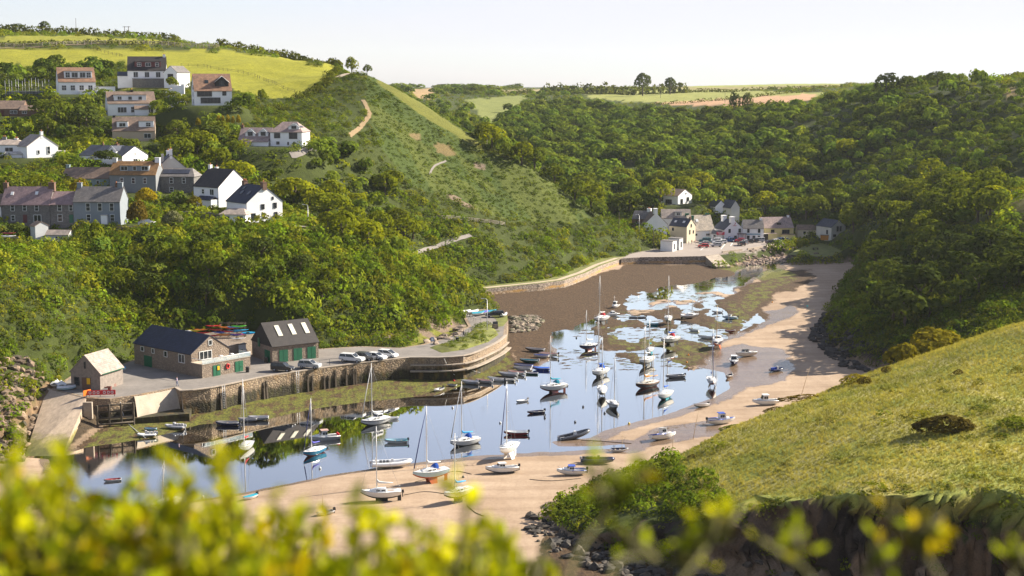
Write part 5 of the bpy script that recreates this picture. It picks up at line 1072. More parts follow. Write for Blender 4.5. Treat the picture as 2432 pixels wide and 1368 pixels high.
# building under construction with its scaffold
sc_ = empty('unfinished_building', tuple(P(68, 246, Y=515)), R(3), 'grey unfinished building wrapped in scaffold poles', 'building')
MB().box((0, 4, 1.2), (15, 8, 6.4)).build('wall', WM['bluegrey'], sc_); MB().box((0, -.9, 4.2), (15.4, 1.2, .1)).box((0, -.9, 6.0), (15.4, 1.2, .1)).build('scaffold_deck', timber, sc_)
for i in range(14):
    x = -7.6 + i * 1.17; MB().tube([(x, -1.4 + .9 * (i % 2), -2), (x, -1.4 + .9 * (i % 2), 8.6 + random.uniform(-.6, .9))], .06, 5).build('scaffold_pole', galv, sc_)
# village round the car park
house('white house on the wooded slope above the village', P(1610, 491, Y=560), -40, 9.5, 10.0, 4.2, 2.3, 'white', 'brown', 'C', win=[('R', -2.4, .9, 1.7, 2.0), ('R', 2.0, 1.9, 1.7, 1.5), ('R', .6, 4.6, .6, .6), ('F', -3, 1.9, 1.1, 1.1), ('F', .4, .5, 3.0, 2.2)], anx=[(-1, -6.6, 9, 3, .8, 'gstone', 'slate', 0)], dark=True)
house('white gable end cottage with a tall chimney by the lane', P(1557, 553, Y=524), -76, 8, 9.0, 3.2, 4.2, 'white', 'brown', 'R', ch=[(3.4, 0, 1.6, 1.5, 'white', 0)], name='cottage', cat='cottage')
house('brown brick cottage left of the white gable', P(1521, 541, Y=528), -20, 6.4, 7, 3.4, 2.6, 'brown', 'slate', win=[('F', -1.2, .8, .9, 1.4), ('F', 1.2, .8, .9, 1.4)], ch=[(2.4, 0, 1.5, .9, 'white', 2)], name='cottage', cat='cottage')
house('grey roofed cottage row with a box dormer behind the cream house', P(1606, 538, Y=537), -2, 11, 7.5, 3.2, 3.0, 'white', 'lt', dor=[('box', .8, 2.6, 1.5, 'pale', 'blue', [(0, 1.4, 1.0)])], win=[('F', 1.2, .9, 1.0, 1.3)], name='cottage', cat='cottage')
house('cream house with dark slate roof and two skylights', P(1631, 563, Y=524), -38, 7.6, 6.2, 3.9, 2.6, 'cream', 'blue', 'C', sky=[(-2, .5, .9, 1.0, frame_m), (1.6, .5, .9, 1.0, frame_m)], win=[('R', -1.0, .9, .7, 1.6), ('R', 0, 3.4, .7, 1.2), ('F', -2.2, 2.0, .9, 1.2), ('R', 1.6, 1.0, .7, 1.2)], ch=[(3.3, 0, .6, .6, 'brown', 1)], dark=True)
house('pale sweeping roofed house with green chimneys', P(1668, 564, Y=534), 14, 9.6, 9.0, 2.8, 5.2, 'white', 'pale', sky=[(-1.2, .62, 1.0, 1.2, frame_m)], ch=[(-4.4, .5, 1.2, 1.3, 'green', 0), (3.8, .5, 1.3, 1.2, 'green', 1), (-2.9, -1.4, .9, 1.6, 'green', 0)], win=[('F', -2.6, .6, 1.2, 1.0), ('F', 2.2, .6, 1.6, .9)])
pub = house('white pub with curved gable, two square chimneys and a red emblem', P(1743, 571, Y=533), -72, 9, 8.0, 4.2, 3.4, 'white', 'blue', 'R', ch=[(3.8, -.6, 1.9, 1.7, 'white', 0), (-3.0, -.6, 1.9, 1.7, 'white', 0)], win=[('R', -1.9, 2.9, .9, 1.5), ('R', 2.3, 2.9, 1.0, 1.5), ('R', -2, .4, .9, 1.1), ('R', .6, .2, 1.0, 1.6)], dark=True, name='pub', cat='pub')
em = MB().sphere((0, 0, .55), (.38, .06, .5), 0, 8, 6).box((0, 0, .1), (.16, .08, .5)).box((0, 0, -.35), (1.5, .06, .16)).build('emblem', paint('emblem_red', (.45, .03, .06), .5, .05), pub); em.matrix_local = facem('R', .2, 5.9, 9, 8.0, .06)
pw = house('long white wing of the pub with blue banner and slate roof', P(1789, 571, Y=532), -3, 7.6, 7, 4.6, 2.8, 'white', 'slate', win=[('F', -1.9, 2.9, .9, 1.5), ('F', 2.1, 2.9, .9, 1.5), ('F', -1.9, .5, 1.0, 1.3), ('F', .2, .5, 1.0, 1.3), ('F', 2.1, .6, .9, 1.2)], ch=[(3.0, 0, .9, .7, 'white', 1)], name='pub', cat='pub', dark=True)
MB().box((0, -3.56, 2.35), (5.2, .08, .5)).build('banner', paint('blue_banner', (.22, .36, .46), .6, .05), pw)
MB().box((-4.4, -4.6, 2.6), (3.4, 1.8, .2)).box((-5.8, -5.2, 1.3), (.15, .15, 2.6)).box((-3.0, -5.2, 1.3), (.15, .15, 2.6)).build('porch', RM['black'], pw)
sg = empty('sign', tuple(P(1711, 570, Y=531)), 0, 'red sign board with white lettering beside the pub', 'sign')
MB().box((0, 0, 2.5), (3.0, .12, 1.1)).build('board', paint('sign_red', (.5, .02, .05), .5, .04), sg)
for k in range(2): MB().tube([(-1.2 + 2.4 * k, .06, 0), (-1.2 + 2.4 * k, .06, 2.2)], .06, 5).build('post', galv, sg)
mb = MB()
for j, n_ in ((.22, 7), (-.2, 4)):
    for i in range(n_): mb.box((-.95 + i * .3 + (.4 if n_ < 7 else 0), -.075, 2.5 + j), (.2, .03, .24))
mb.build('lettering', frame_m, sg)
house('low white extension between the pub and the pale roofed house', P(1702, 570, Y=532), -8, 4.4, 5, 2.4, .8, 'white', 'slate', win=[('F', -.8, .5, 1.0, 1.5)], name='extension_building', cat='building')
house('yellow house with pale pink roof and dark window dormer', P(1850, 568, Y=537), 9, 11.4, 8, 4.4, 3.6, 'yellow', 'pinkgrey', dor=[('box', .2, 1.6, .9, 'dark', 'black', [(0, 1.0, .5)])], win=[('F', -2.6, 2.2, 1.4, 1.5), ('F', 2.6, 2.0, 3.0, 1.6)], ch=[(4.8, 0, .8, .6, 'white', 1)], anx=[(-3.4, -5.4, 3.4, 2.6, 2.4, 'yellow', 'pinkgrey', 0), (3.0, -5.2, 5.2, 2.4, 1.9, 'yellow', 'brown', 0), (-6.2, -4.6, 3, 3.5, 2.3, 'dark', 'white', 0)], dark=True)
house('low cream outbuilding with three square windows', P(1921, 561, Y=540), -4, 8.6, 6, 2.5, 1.5, 'cream', 'brown', win=rowF(3, .9, 1.0, .9, 4.8, .8), name='outbuilding', cat='building', dark=True)
house('pale gabled house with blue slate roof at the end of the village', P(1991, 568, Y=530), -64, 9, 6.6, 4.6, 2.4, 'pale', 'blue', 'R', win=[('R', -.5, 2.9, .9, 2.0), ('R', .9, 2.9, .9, 2.0), ('R', -1.8, .9, 1.4, 1.0), ('R', 1.0, .9, 1.8, 1.1), ('F', 2, 1.8, .9, 1.6)], dark=True)
house('white flat roofed toilet block at the car park edge', P(1583, 594, Y=498), -28, 4.6, 3.6, 3.2, 0, 'white', 'slate', win=[('R', 0, .2, .9, 2.0)], name='toilet_block', cat='building', dark=True)
house('second white flat roofed block behind the toilet block', P(1600, 589, Y=502), -28, 4.2, 3.6, 3.4, 0, 'gwhite', 'slate', win=[('R', 0, .2, .9, 2.0)], name='toilet_block', cat='building', dark=True)
house('small white gable showing among trees above the pub', P(1712, 508, Y=560), -68, 6, 5, 3, 2.2, 'white', 'blue', 'R')
house('small cream gable showing among trees behind the pub chimneys', P(1746, 512, Y=556), -66, 7, 4, 3.2, 2.6, 'pale', 'blue', 'R')
house('flat roofed house at the skyline of the wooded hill', P(2312, 206, Y=715), -6, 13, 7, 1.2, .5, 'white', 'slate', win=rowF(4, .2, 1.4, .8, 9))
house('pink roofed house beside the flat one on the skyline', P(2348, 206, Y=718), -6, 10, 7, .8, .7, 'tan', 'pinkgrey', win=rowF(3, .1, 1.3, .6, 7))
sk = empty('skip', tuple(P(1958, 570, Y=524)), R(-6), 'orange waste skip beside the pale gabled house', 'skip')
mb = MB(); mb.box((0, 0, .9), (2.6, 1.6, 1.8), taper=1.12); mb.build('body', paint('skip_orange', (.55, .22, .03), .6, .1, 2), sk); MB().box((0, 0, 1.84), (3.0, 1.85, .1)).build('rim', iron, sk)
# quay buildings
q1 = house('small boarded boathouse with pale roof and brown double door', P(204, 926, z=QZ), -110, 7.0, 6.4, 3.3, 3.1, 'planks', 'lt', 'R', name='boathouse', cat='boathouse', z0=-.3, win=[('R', -1.9, .7, 1.1, 1.6), ('R', 0, 4.0, .35, 1.3)], doors=[('R', .2, 1.9, 2.3, 'brown')], dark=True)
o = MB().box((0, 0, 0), (.75, .05, 1.15)).build('notice', paint('notice_yellow', (.75, .45, .01), .5, .04), q1); o.matrix_local = facem('R', .75, 1.7, 7.0, 6.4, .16)
o = MB().box((0, 0, 0), (6.4, .1, .12)).build('gutter', WM['green'], q1); o.matrix_local = Matrix.Translation((0, 3.6, 3.1))
q2 = house('long stone boathouse with navy roof and glass railed terrace', P(456, 893, z=QZ), -41, 19, 9.0, 4.3, 3.0, 'stone', 'navy', 'C', name='boathouse', cat='boathouse', z0=-.3, win=[('F', -6.6, 2.9, 1.1, 1.0), ('F', -3, 2.9, .9, 1.0), ('F', 1.2, 2.7, 1.1, 1.2), ('F', 6.4, 2.2, 2.0, 1.7), ('R', -1.2, 2.8, 3.0, 1.7), ('R', 0, 5.4, .9, 1.1)], doors=[('F', -4.8, 2.6, 2.2, 'green')], anx=[(11.2, 1.2, 3.4, 11.6, 2.6, 'stone', 'pale', 0)])
for y, w_ in ((-1.2, 1.7), (4.2, 1.9)):
    d = MB().box((0, 0, 1.05), (w_, .1, 2.1)).box((0, -.06, 1.05), (.05, .06, 2.1)).build('door', WM['green'], q2); d.matrix_local = facem('R', y, 0, 19, 9, 3.45)
    MB().sphere((.4, -.1, 1.0), .06).build('handle', iron, d)
o = MB().box((0, 0, 0), (.5, .05, .8)).build('notice', _mc['notice_yellow'], q2); o.matrix_local = facem('R', -.9, 1.5, 19, 9, 3.6)
o = MB().tube([(.36 * math.cos(a * .5236), -.04, .36 * math.sin(a * .5236) * 1.3) for a in range(13)], .13, 6).build('lifebuoy', paint('lifebuoy_red', (.65, .03, .03), .5, .05), q2); o.matrix_local = facem('R', 1.4, 1.5, 19, 9, 3.5)
mb = MB(); mb.box((13.0, 1.2, 3.1), (.04, 11.6, .8)).box((11.2, 7.0, 3.1), (3.6, .04, .8)); mb.build('glass_rail', glassrail, q2)
mb = MB(); mb.tube([(9.6, -4.6, 3.55), (13.0, -4.6, 3.55), (13.0, 7.0, 3.55), (9.5, 7.0, 3.55)], .06, 5)
for y in (-4.6, -1.7, 1.2, 4.1, 7.0): mb.tube([(13.0, y, 2.7), (13.0, y, 3.55)], .04, 5)
mb.build('handrail', frame_m, q2)
for k, y in enumerate((1.0, 3.6)):
    t_ = empty('cafe_table', (0, 0, 0), 0, ('white' if k else 'round white') + (' cafe table at the far end of the boathouse terrace' if k else ' cafe table nearest the gable on the boathouse terrace'), 'table'); M_ = q2.matrix_basis @ Matrix.Translation((11.4, y, 2.72)); t_.matrix_world = M_
    MB().tube([(0, 0, .72), (0, 0, .76)], .5, 12).build('table_top', frame_m, t_); MB().tube([(0, 0, 0), (0, 0, .72)], .05, 6).build('leg', galv, t_)
q3 = house('stone garage block with black roof, three rooflights and green doors', P(647, 863, z=QZ), 35, 10.4, 9.6, 3.5, 4.0, 'stone', 'black', 'D', name='garage_block', cat='garage', z0=-.3, doors=[('F', -2.7, 1.9, 2.5, 'green'), ('F', .5, 1.9, 2.5, 'green'), ('F', 3.6, 1.9, 2.5, 'green'), ('L', 2.6, 2.4, 2.4, 'green')], sky=[(-2.4, .58, .95, 2.9, paint('rooflight', (.72, .68, .55), .4, .05)), (.7, .58, .95, 2.9, _mc['rooflight']), (3.7, .58, .95, 2.9, _mc['rooflight'])])
y_ = 4.8; mb = MB(); mb.add([(-5.26, -y_ - .02, 3.3), (-5.26, y_ + .02, 3.3), (-5.26, 0, 7.5)], [(0, 1, 2)]); mb.add([(-5.2, -y_ - .02, 3.3), (-5.2, y_ + .02, 3.3), (-5.2, 0, 7.5)], [(0, 2, 1)]); mb.build('gable_cladding', WM['dark'], q3)
d = MB().box((0, 0, .9), (.9, .12, 1.8)).build('loft_door', WM['green'], q3); d.matrix_local = facem('L', -1.2, 2.6, 10.4, 9.6, .1)
kz = 8.2
ky = empty('kayak_yard', tuple(P(540, 845, z=QZ)), 0, 'stone retaining wall carrying the kayak yard between the boathouse and garages', 'wall')
kp = W2([(490, 872), (552, 858), (582, 846), (612, 838), (612, 824), (540, 818), (462, 832), (445, 855)], QZ); child(MB().prism(kp, -.5 + QZ, kz, 0, 0), 'masonry', house_stone, ky)
house('small white flat roofed store against the kayak yard wall', P(566, 852, z=QZ), 30, 3.4, 2.4, 2.9, 0, 'gwhite', 'slate', doors=[('F', .6, .8, 1.9, 'green')], name='store', cat='shed', z0=-.3)
# garden walls
def wall(label, px, Y_, h_, th, mat, name='garden_wall'):
    pl = spline([P(u, v, Y=y) for u, v, y in px], 2.0); mb = MB()
    for a, b_ in zip(pl[:-1], pl[1:]):
        d = b_ - a; m_ = (a + b_) / 2; mb.box((m_.x, m_.y, m_.z + h_ / 2 - 1), (math.hypot(d.x, d.y) * 1.01, th, h_ + 2), 0, math.atan2(d.y, d.x))
    return tag(mb.build(name, mat), label, 'wall')
wall('pale stone garden wall below the blue grey cottage', [(262, 552, 345), (320, 553, 345), (376, 552, 346)], 0, 1.5, .4, house_stone)
wall('dark stone garden wall beside the white annex', [(432, 522, 360), (480, 524, 359), (537, 528, 358)], 0, 2.2, .4, grey_stone)
wall('low white terrace wall in front of the gable house', [(600, 537, 352), (640, 540, 351), (678, 538, 352)], 0, .9, .3, house_stone)
wall('white retaining wall along the drive of the largest house', [(372, 226, 505), (400, 222, 505), (438, 208, 500)], 0, 1.4, .3, WM['white'])
wall('dark garden wall below the upturned canoes', [(-10, 580, 338), (20, 580, 338), (44, 578, 338)], 0, 1.6, .3, grey_stone)
# ================= boats =================
def gel(name, c, rough=.25): return paint('gel_' + name, c, rough, .05, .8)
BC = {'white': gel('white', (.82, .82, .81)), 'cream': gel('cream', (.66, .62, .54)), 'ltblue': gel('pale_blue', (.42, .60, .68)), 'blue': gel('mid_blue', (.015, .22, .40)), 'navy': gel('navy', (.018, .022, .065)), 'black': gel('black', (.018, .020, .022)), 'red': gel('red', (.30, .025, .02)), 'orange': gel('orange_red', (.48, .12, .05)), 'maroon': gel('maroon', (.20, .05, .04)), 'grey': gel('grey', (.30, .29, .29)), 'dgrey': gel('dark_grey', (.07, .075, .09)), 'teal': gel('teal', (.02, .26, .32)), 'green': gel('dark_green', (.015, .08, .06)), 'wood': gel('varnish', (.30, .13, .045)), 'tan': gel('tan', (.42, .33, .25)), 'yellow': gel('yellow', (.70, .50, .03)), 'lgrey': gel('pale_grey', (.46, .46, .48)), 'pink': gel('faded_red', (.55, .34, .28)), 'anti': gel('dark_antifoul', (.04, .045, .05), .7), 'royal': gel('royal_blue', (.02, .06, .38))}
CL = {k: paint('cloth_' + k, c, .9, .1, 2) for k, c in {'blue': (.015, .10, .48), 'white': (.66, .66, .66), 'red': (.50, .02, .03), 'teal': (.01, .26, .36), 'navy': (.02, .03, .14), 'violet': (.09, .09, .42), 'orange': (.7, .27, .02), 'sky': (.03, .30, .62)}.items()}
alu = paint('mast_alloy', (.74, .73, .71), .4, .04, 2); wire = paint('rigging_wire', (.35, .35, .36), .4, .05, 2, metal=.5); spruce = paint('spruce_mast', (.50, .36, .20), .6, .1, 2)
dkglass = glass_m
def hull_rings(L, B, D, k, ns=11, m=6, transom=.72, stem=.78, flare=.5, s0=0, s1=1):
    rings = []
    for i in range(ns):
        t = i / (ns - 1)
        b = B / 2 * ((1 - (1 - transom) * ((.42 - t) / .42) ** 2) if t < .42 else max(.012, 1 - ((t - .42) / .58) ** 2.3))
        zs = k + D * (.90 + (.22 * ((t - .35) / .65) ** 2 if t > .35 else .05 * ((.35 - t) / .35)))
        zb = k + D * (.34 * ((.4 - t) / .4) ** 2 if t < .4 else stem * ((t - .4) / .6) ** 2.6)
        pts = []
        for j in range(m + 1):
            s = s0 + (s1 - s0) * j / m; pts.append((-L / 2 + L * t, b * (s ** flare), zb + (zs - zb) * s ** 1.5))
        rings.append([(p[0], -p[1], p[2]) for p in pts[::-1]] + pts[(1 if s0 == 0 else 0):])
    return rings
def sheer(L, B, D, k, t, transom=.72):
    b = B / 2 * ((1 - (1 - transom) * ((.42 - t) / .42) ** 2) if t < .42 else max(.012, 1 - ((t - .42) / .58) ** 2.3))
    return -L / 2 + L * t, b, k + D * (.90 + (.22 * ((t - .35) / .65) ** 2 if t > .35 else .05 * ((.35 - t) / .35)))
def hull(root, L, B, D, k, top, bottom, split=.46, stripe=None, **kw):
    mb = MB(); lo = hull_rings(L, B, D, k, s0=0, s1=split, m=3, **kw); mb.loft(lo, 1, True, False, False, False)
    up_s = hull_rings(L, B, D, k, s0=split, s1=1, m=4, **kw); h = len(up_s[0]) // 2
    for part in (0, 1):
        mb.loft([r[:h] if part == 0 else r[h:] for r in up_s], 0, True, False, False, False)
    full = hull_rings(L, B, D, k, m=6, **kw)[0]; b = len(mb.v); mb.v += [tuple(p) for p in full]; mb.f.append(tuple(range(b, b + len(full)))); mb.m.append(0); mb.sm.append(False)
    o = mb.build('hull', [BC[top], BC[bottom]], root)
    if stripe:
        for sg in (-1, 1): MB().tube([(sheer(L, B, D, k, t)[0], sg * (sheer(L, B, D, k, t)[1] + .012), sheer(L, B, D, k, t)[2] - .16) for t in np.linspace(0, .99, 9)], .045, 4).build('stripe', BC[stripe], o)
    return o
def deck(root, L, B, D, k, mat, t0=0.0, t1=.985):
    mb = MB(); ts = np.linspace(t0, t1, 10); v = []; f = []
    for t in ts: x, b, z = sheer(L, B, D, k, t); v += [(x, -b, z), (x, 0, z + .05), (x, b, z)]
    for i in range(9):
        for j in range(2): f.append((i * 3 + j, i * 3 + j + 1, i * 3 + 4 + j, i * 3 + 3 + j))
    mb.add(v, f, 0, True); d = mb.build('deck', mat, root)
    g = MB()
    for sg in (-1, 1): g.tube([(sheer(L, B, D, k, t)[0], sg * sheer(L, B, D, k, t)[1], sheer(L, B, D, k, t)[2] + .015) for t in np.linspace(0, .99, 10)], .04, 5)
    g.build('rubbing_strake', BC['lgrey'], d); return d
def place(name, u, v, hd, label, cat, group, tilt=0.0, pitch=0.0, z=None, dz=0.0):
    q = P(u, v, z=.1); gz = float(ground(q.x, q.y)); zz = z if z is not None else gz
    return empty(name, (q.x, q.y, zz + dz), R(hd), label, cat, group, rx=R(tilt), ry=R(pitch))
def outboard(root, x, y, z, c='black'):
    o = MB().box((x - .12, y, z + .28), (.38, .26, .42), taper=.8).box((x - .1, y, z - .2), (.14, .1, .7)).build('outboard', BC[c], root); return o
def yacht(u, v, L, hd, label, top='white', bottom='anti', ht=11, cover='blue', hood=None, furl=None, floating=False, keels=2, tilt=0, stripe=None, wheel=False, mastm=None, boom=True, kh=None, two=None, spread=True, decktop='white', ob=False):
    if 190 < hd < 206: hd += 22
    L *= .87; k = (kh if kh is not None else .115 * L); B, D = L * .365, L * .215; wl = .42
    root = place('sailing_yacht', u, v, hd, label, 'sailing boat', 'sailing boats in the harbour', tilt, z=(-(k + D * .22) if floating else None))
    hull(root, L, B, D, k, top, bottom, stripe=stripe)
    dk = deck(root, L, B, D, k, BC[decktop])
    if keels == 2:
        for sg in (-1, 1):
            mb = MB(); mb.add([(-.16 * L, sg * .17 * B, k + .25 * D), (.12 * L, sg * .17 * B, k + .25 * D), (.04 * L, sg * .34 * B, -.03), (-.13 * L, sg * .34 * B, -.03)] + [(-.16 * L, sg * .17 * B + .09, k + .25 * D), (.12 * L, sg * .17 * B + .09, k + .25 * D), (.04 * L, sg * .34 * B + .07, -.03), (-.13 * L, sg * .34 * B + .07, -.03)], [(0, 1, 2, 3), (7, 6, 5, 4), (0, 4, 5, 1), (1, 5, 6, 2), (2, 6, 7, 3), (3, 7, 4, 0)]); mb.build('keel', BC[bottom], root)
    else: MB().box((-.02 * L, 0, k * .55), (.30 * L, .14, k * 1.3)).build('keel', BC[bottom], root)
    MB().box((-.455 * L, 0, k * .55 + .2), (.09 * L, .06, k * 1.1 + .5)).build('rudder', BC[bottom], root)
    x0, b0, zs = sheer(L, B, D, k, .5)
    ch = .062 * L + .12; rings = []
    for xx, wf, hf in ((-.13 * L, .64, 1.0), (-.02 * L, .64, 1.02), (.12 * L, .58, .95), (.24 * L, .42, .62), (.31 * L, .26, .08)):
        bw = B / 2 * wf; rings.append([(xx, -bw, zs - .02), (xx, -bw * .86, zs + ch * hf * .85), (xx, -bw * .4, zs + ch * hf), (xx, bw * .4, zs + ch * hf), (xx, bw * .86, zs + ch * hf * .85), (xx, bw, zs - .02)])
    cb = MB().loft(rings, 0, False, closed=False, cap0=True, cap1=False).build('cabin', BC[decktop], root)
    for sg in (-1, 1):
        for xx, ln in ((-.06 * L, .09 * L), (.07 * L, .09 * L)):
            o = MB().box((xx, sg * B / 2 * .60, zs + ch * .45), (ln, .05, ch * .32)).build('cabin_window', dkglass, cb)
    if wheel:
        wh = empty_part = MB(); wx = -.10 * L; ww = B * .58; hh = .95
        rr = [[(wx - .13 * L, -ww / 2, zs + .05), (wx - .13 * L, -ww / 2, zs + hh), (wx - .13 * L, ww / 2, zs + hh), (wx - .13 * L, ww / 2, zs + .05)], [(wx + .10 * L, -ww / 2, zs + .05), (wx + .05 * L, -ww * .45, zs + hh), (wx + .05 * L, ww * .45, zs + hh), (wx + .10 * L, ww / 2, zs + .05)]]
        wo = MB().loft(rr, 0, False).build('wheelhouse', BC['white'], root)
        for sg in (-1, 1): MB().box((wx - .03 * L, sg * ww * .49, zs + hh * .68), (.15 * L, .05, hh * .36)).build('cabin_window', dkglass, wo)
        MB().box((wx + .075 * L, 0, zs + hh * .68), (.05, ww * .8, hh * .36)).build('cabin_window', dkglass, wo)
    MB().box((-.29 * L, 0, zs + .03), (.26 * L, B * .42, .06)).build('cockpit', BC['tan'], root)
    mm = mastm or alu; mx = .10 * L; mb_ = zs + ch * .9
    mst = MB().tube([(mx, 0, mb_), (mx, 0, ht * .6), (mx - .03, 0, ht)], [.088, .082, .06], 7).build('mast', mm, root)
    if spread: MB().tube([(mx, -.42, ht * .62), (mx, .42, ht * .62)], .025, 5).build('spreader', mm, mst)
    MB().tube([(mx, 0, ht), (mx - .15, 0, ht + .25)], .012, 4).build('wind_vane', wire, mst)
    if boom:
        bz = mb_ + .75; be = -.30 * L; mbm = MB()
        if cover: mbm.tube([(mx - .03, 0, bz + .55), (mx - .2, 0, bz + .22), (mx - .5, 0, bz + .1), ((mx + be) / 2, 0, bz + .03), (be, 0, bz - .02)], [.10, .17, .17, .14, .07], 7); mbm.build('sail_cover', CL[cover], root)
        else: mbm.tube([(mx, 0, bz), (be, 0, bz)], .06, 6); mbm.build('boom', mm, root)
    rg_ = MB(); bx = sheer(L, B, D, k, .985)
    rg_.tube([(bx[0], 0, bx[2]), (mx, 0, ht * .97)], .014, 4).tube([(-L / 2 + .1, 0, zs), (mx, 0, ht * .98)], .014, 4)
    for sg in (-1, 1): rg_.tube([(mx - .1, sg * b0 * .92, zs), (mx, sg * .42, ht * .62), (mx, 0, ht * .95)], .014, 4)
    rg_.build('rigging', wire, root)
    if furl: MB().tube([(bx[0] - .15, 0, bx[2] + .5), ((bx[0] + mx) / 2, 0, (bx[2] + ht) / 2), (mx + .08, 0, ht * .93)], [.085, .07, .035], 6).build('furled_sail', CL[furl], root)
    rl = MB()
    for sg in (-1, 1):
        p_ = [(sheer(L, B, D, k, t)[0], sg * sheer(L, B, D, k, t)[1] * .95, sheer(L, B, D, k, t)[2] + .5) for t in (.02, .2, .4, .6, .8, .97)]; rl.tube(p_, .014, 4)
        for q in p_: rl.tube([(q[0], q[1], q[2] - .5), q], .014, 4)
    rl.build('guard_rail', wire, root)
    if hood:
        hb = MB(); hx = -.13 * L; rr = []
        for i in range(5):
            a = math.pi / 2 * i / 4; rr.append([(hx - .06 * L + .12 * L * math.sin(a) * 1.0, B * .30 * math.cos(j / 6 * math.pi) * (1 - .12 * i / 4), zs + ch * .6 + (.75 * math.cos(a * .8)) * math.sin(j / 6 * math.pi) ** .6) for j in range(7)])
        hb.loft(rr, 0, True, closed=False, cap0=False, cap1=False).build('sprayhood', CL[hood], root)
    if two:
        x2 = -.32 * L; MB().tube([(x2, 0, zs), (x2, 0, two)], [.055, .04], 6).build('mizzen_mast', mm, root)
        MB().tube([(x2, 0, zs + 1.0), (x2 - .22 * L, 0, zs + 1.05)], [.10, .06], 6).build('mizzen_sail', CL['orange'], root)
    if ob: outboard(root, -L / 2 - .1, .35, zs - .3)
    return root
def dinghy(u, v, L, hd, label, top='white', inner='lgrey', bottom=None, motor=None, tilt=0, floating=False, cover=None, mast=0, pitch=0, z=None, strake=None, name='dinghy', cat='dinghy', group='small boats and dinghies', dz=0.0):
    B, D = L * .40, min(.30 * L * .62, .8); root = place(name, u, v, hd, label, cat, group, tilt, pitch, z=(-.18 if floating else z), dz=dz)
    kw = dict(transom=.80, stem=.70, flare=.42); hull(root, L, B, D, 0, top, bottom or top, split=.4, **kw)
    ins = MB(); rg = hull_rings(L * .95, B * .90, D * .86, .12, m=5, **kw); ins.loft(rg, 0, True, False, True, False); ins.build('interior', BC[inner], root)
    gw = MB()
    for sg in (-1, 1): gw.tube([(sheer(L, B, D, 0, t, .8)[0], sg * sheer(L, B, D, 0, t, .8)[1] * .985, sheer(L, B, D, 0, t, .8)[2]) for t in np.linspace(0, .99, 9)], .055, 5)
    gw.tube([(-L / 2, -B * .4, D * .94), (-L / 2, B * .4, D * .94)], .05, 5); gw.build('gunwale', BC[strake or 'lgrey'], root)
    if not cover:
        for t in (.25, .52, .74): x, b, z_ = sheer(L, B, D, 0, t, .8); MB().box((x, 0, D * .62), (.24, b * 1.7, .05)).build('thwart', BC['tan' if inner != 'white' else 'white'], root)
    else:
        cv = MB(); v_ = []; f_ = []
        for i, t in enumerate(np.linspace(0, .98, 9)):
            x, b, z_ = sheer(L, B, D, 0, t, .8); v_ += [(x, -b * 1.03, z_), (x, -b * .4, z_ + .16), (x, b * .4, z_ + .16), (x, b * 1.03, z_)]
        for i in range(8):
            for j in range(3): f_.append((i * 4 + j, i * 4 + j + 1, i * 4 + 5 + j, i * 4 + 4 + j))
        cv.add(v_, f_, 0, True).build('boat_cover', CL[cover], root)
    if motor: outboard(root, -L / 2 - .05, 0, D * .75, motor)
    if mast: MB().tube([(L * .12, 0, .1), (L * .12, 0, mast)], [.045, .03], 6).build('mast', spruce, root)
    return root
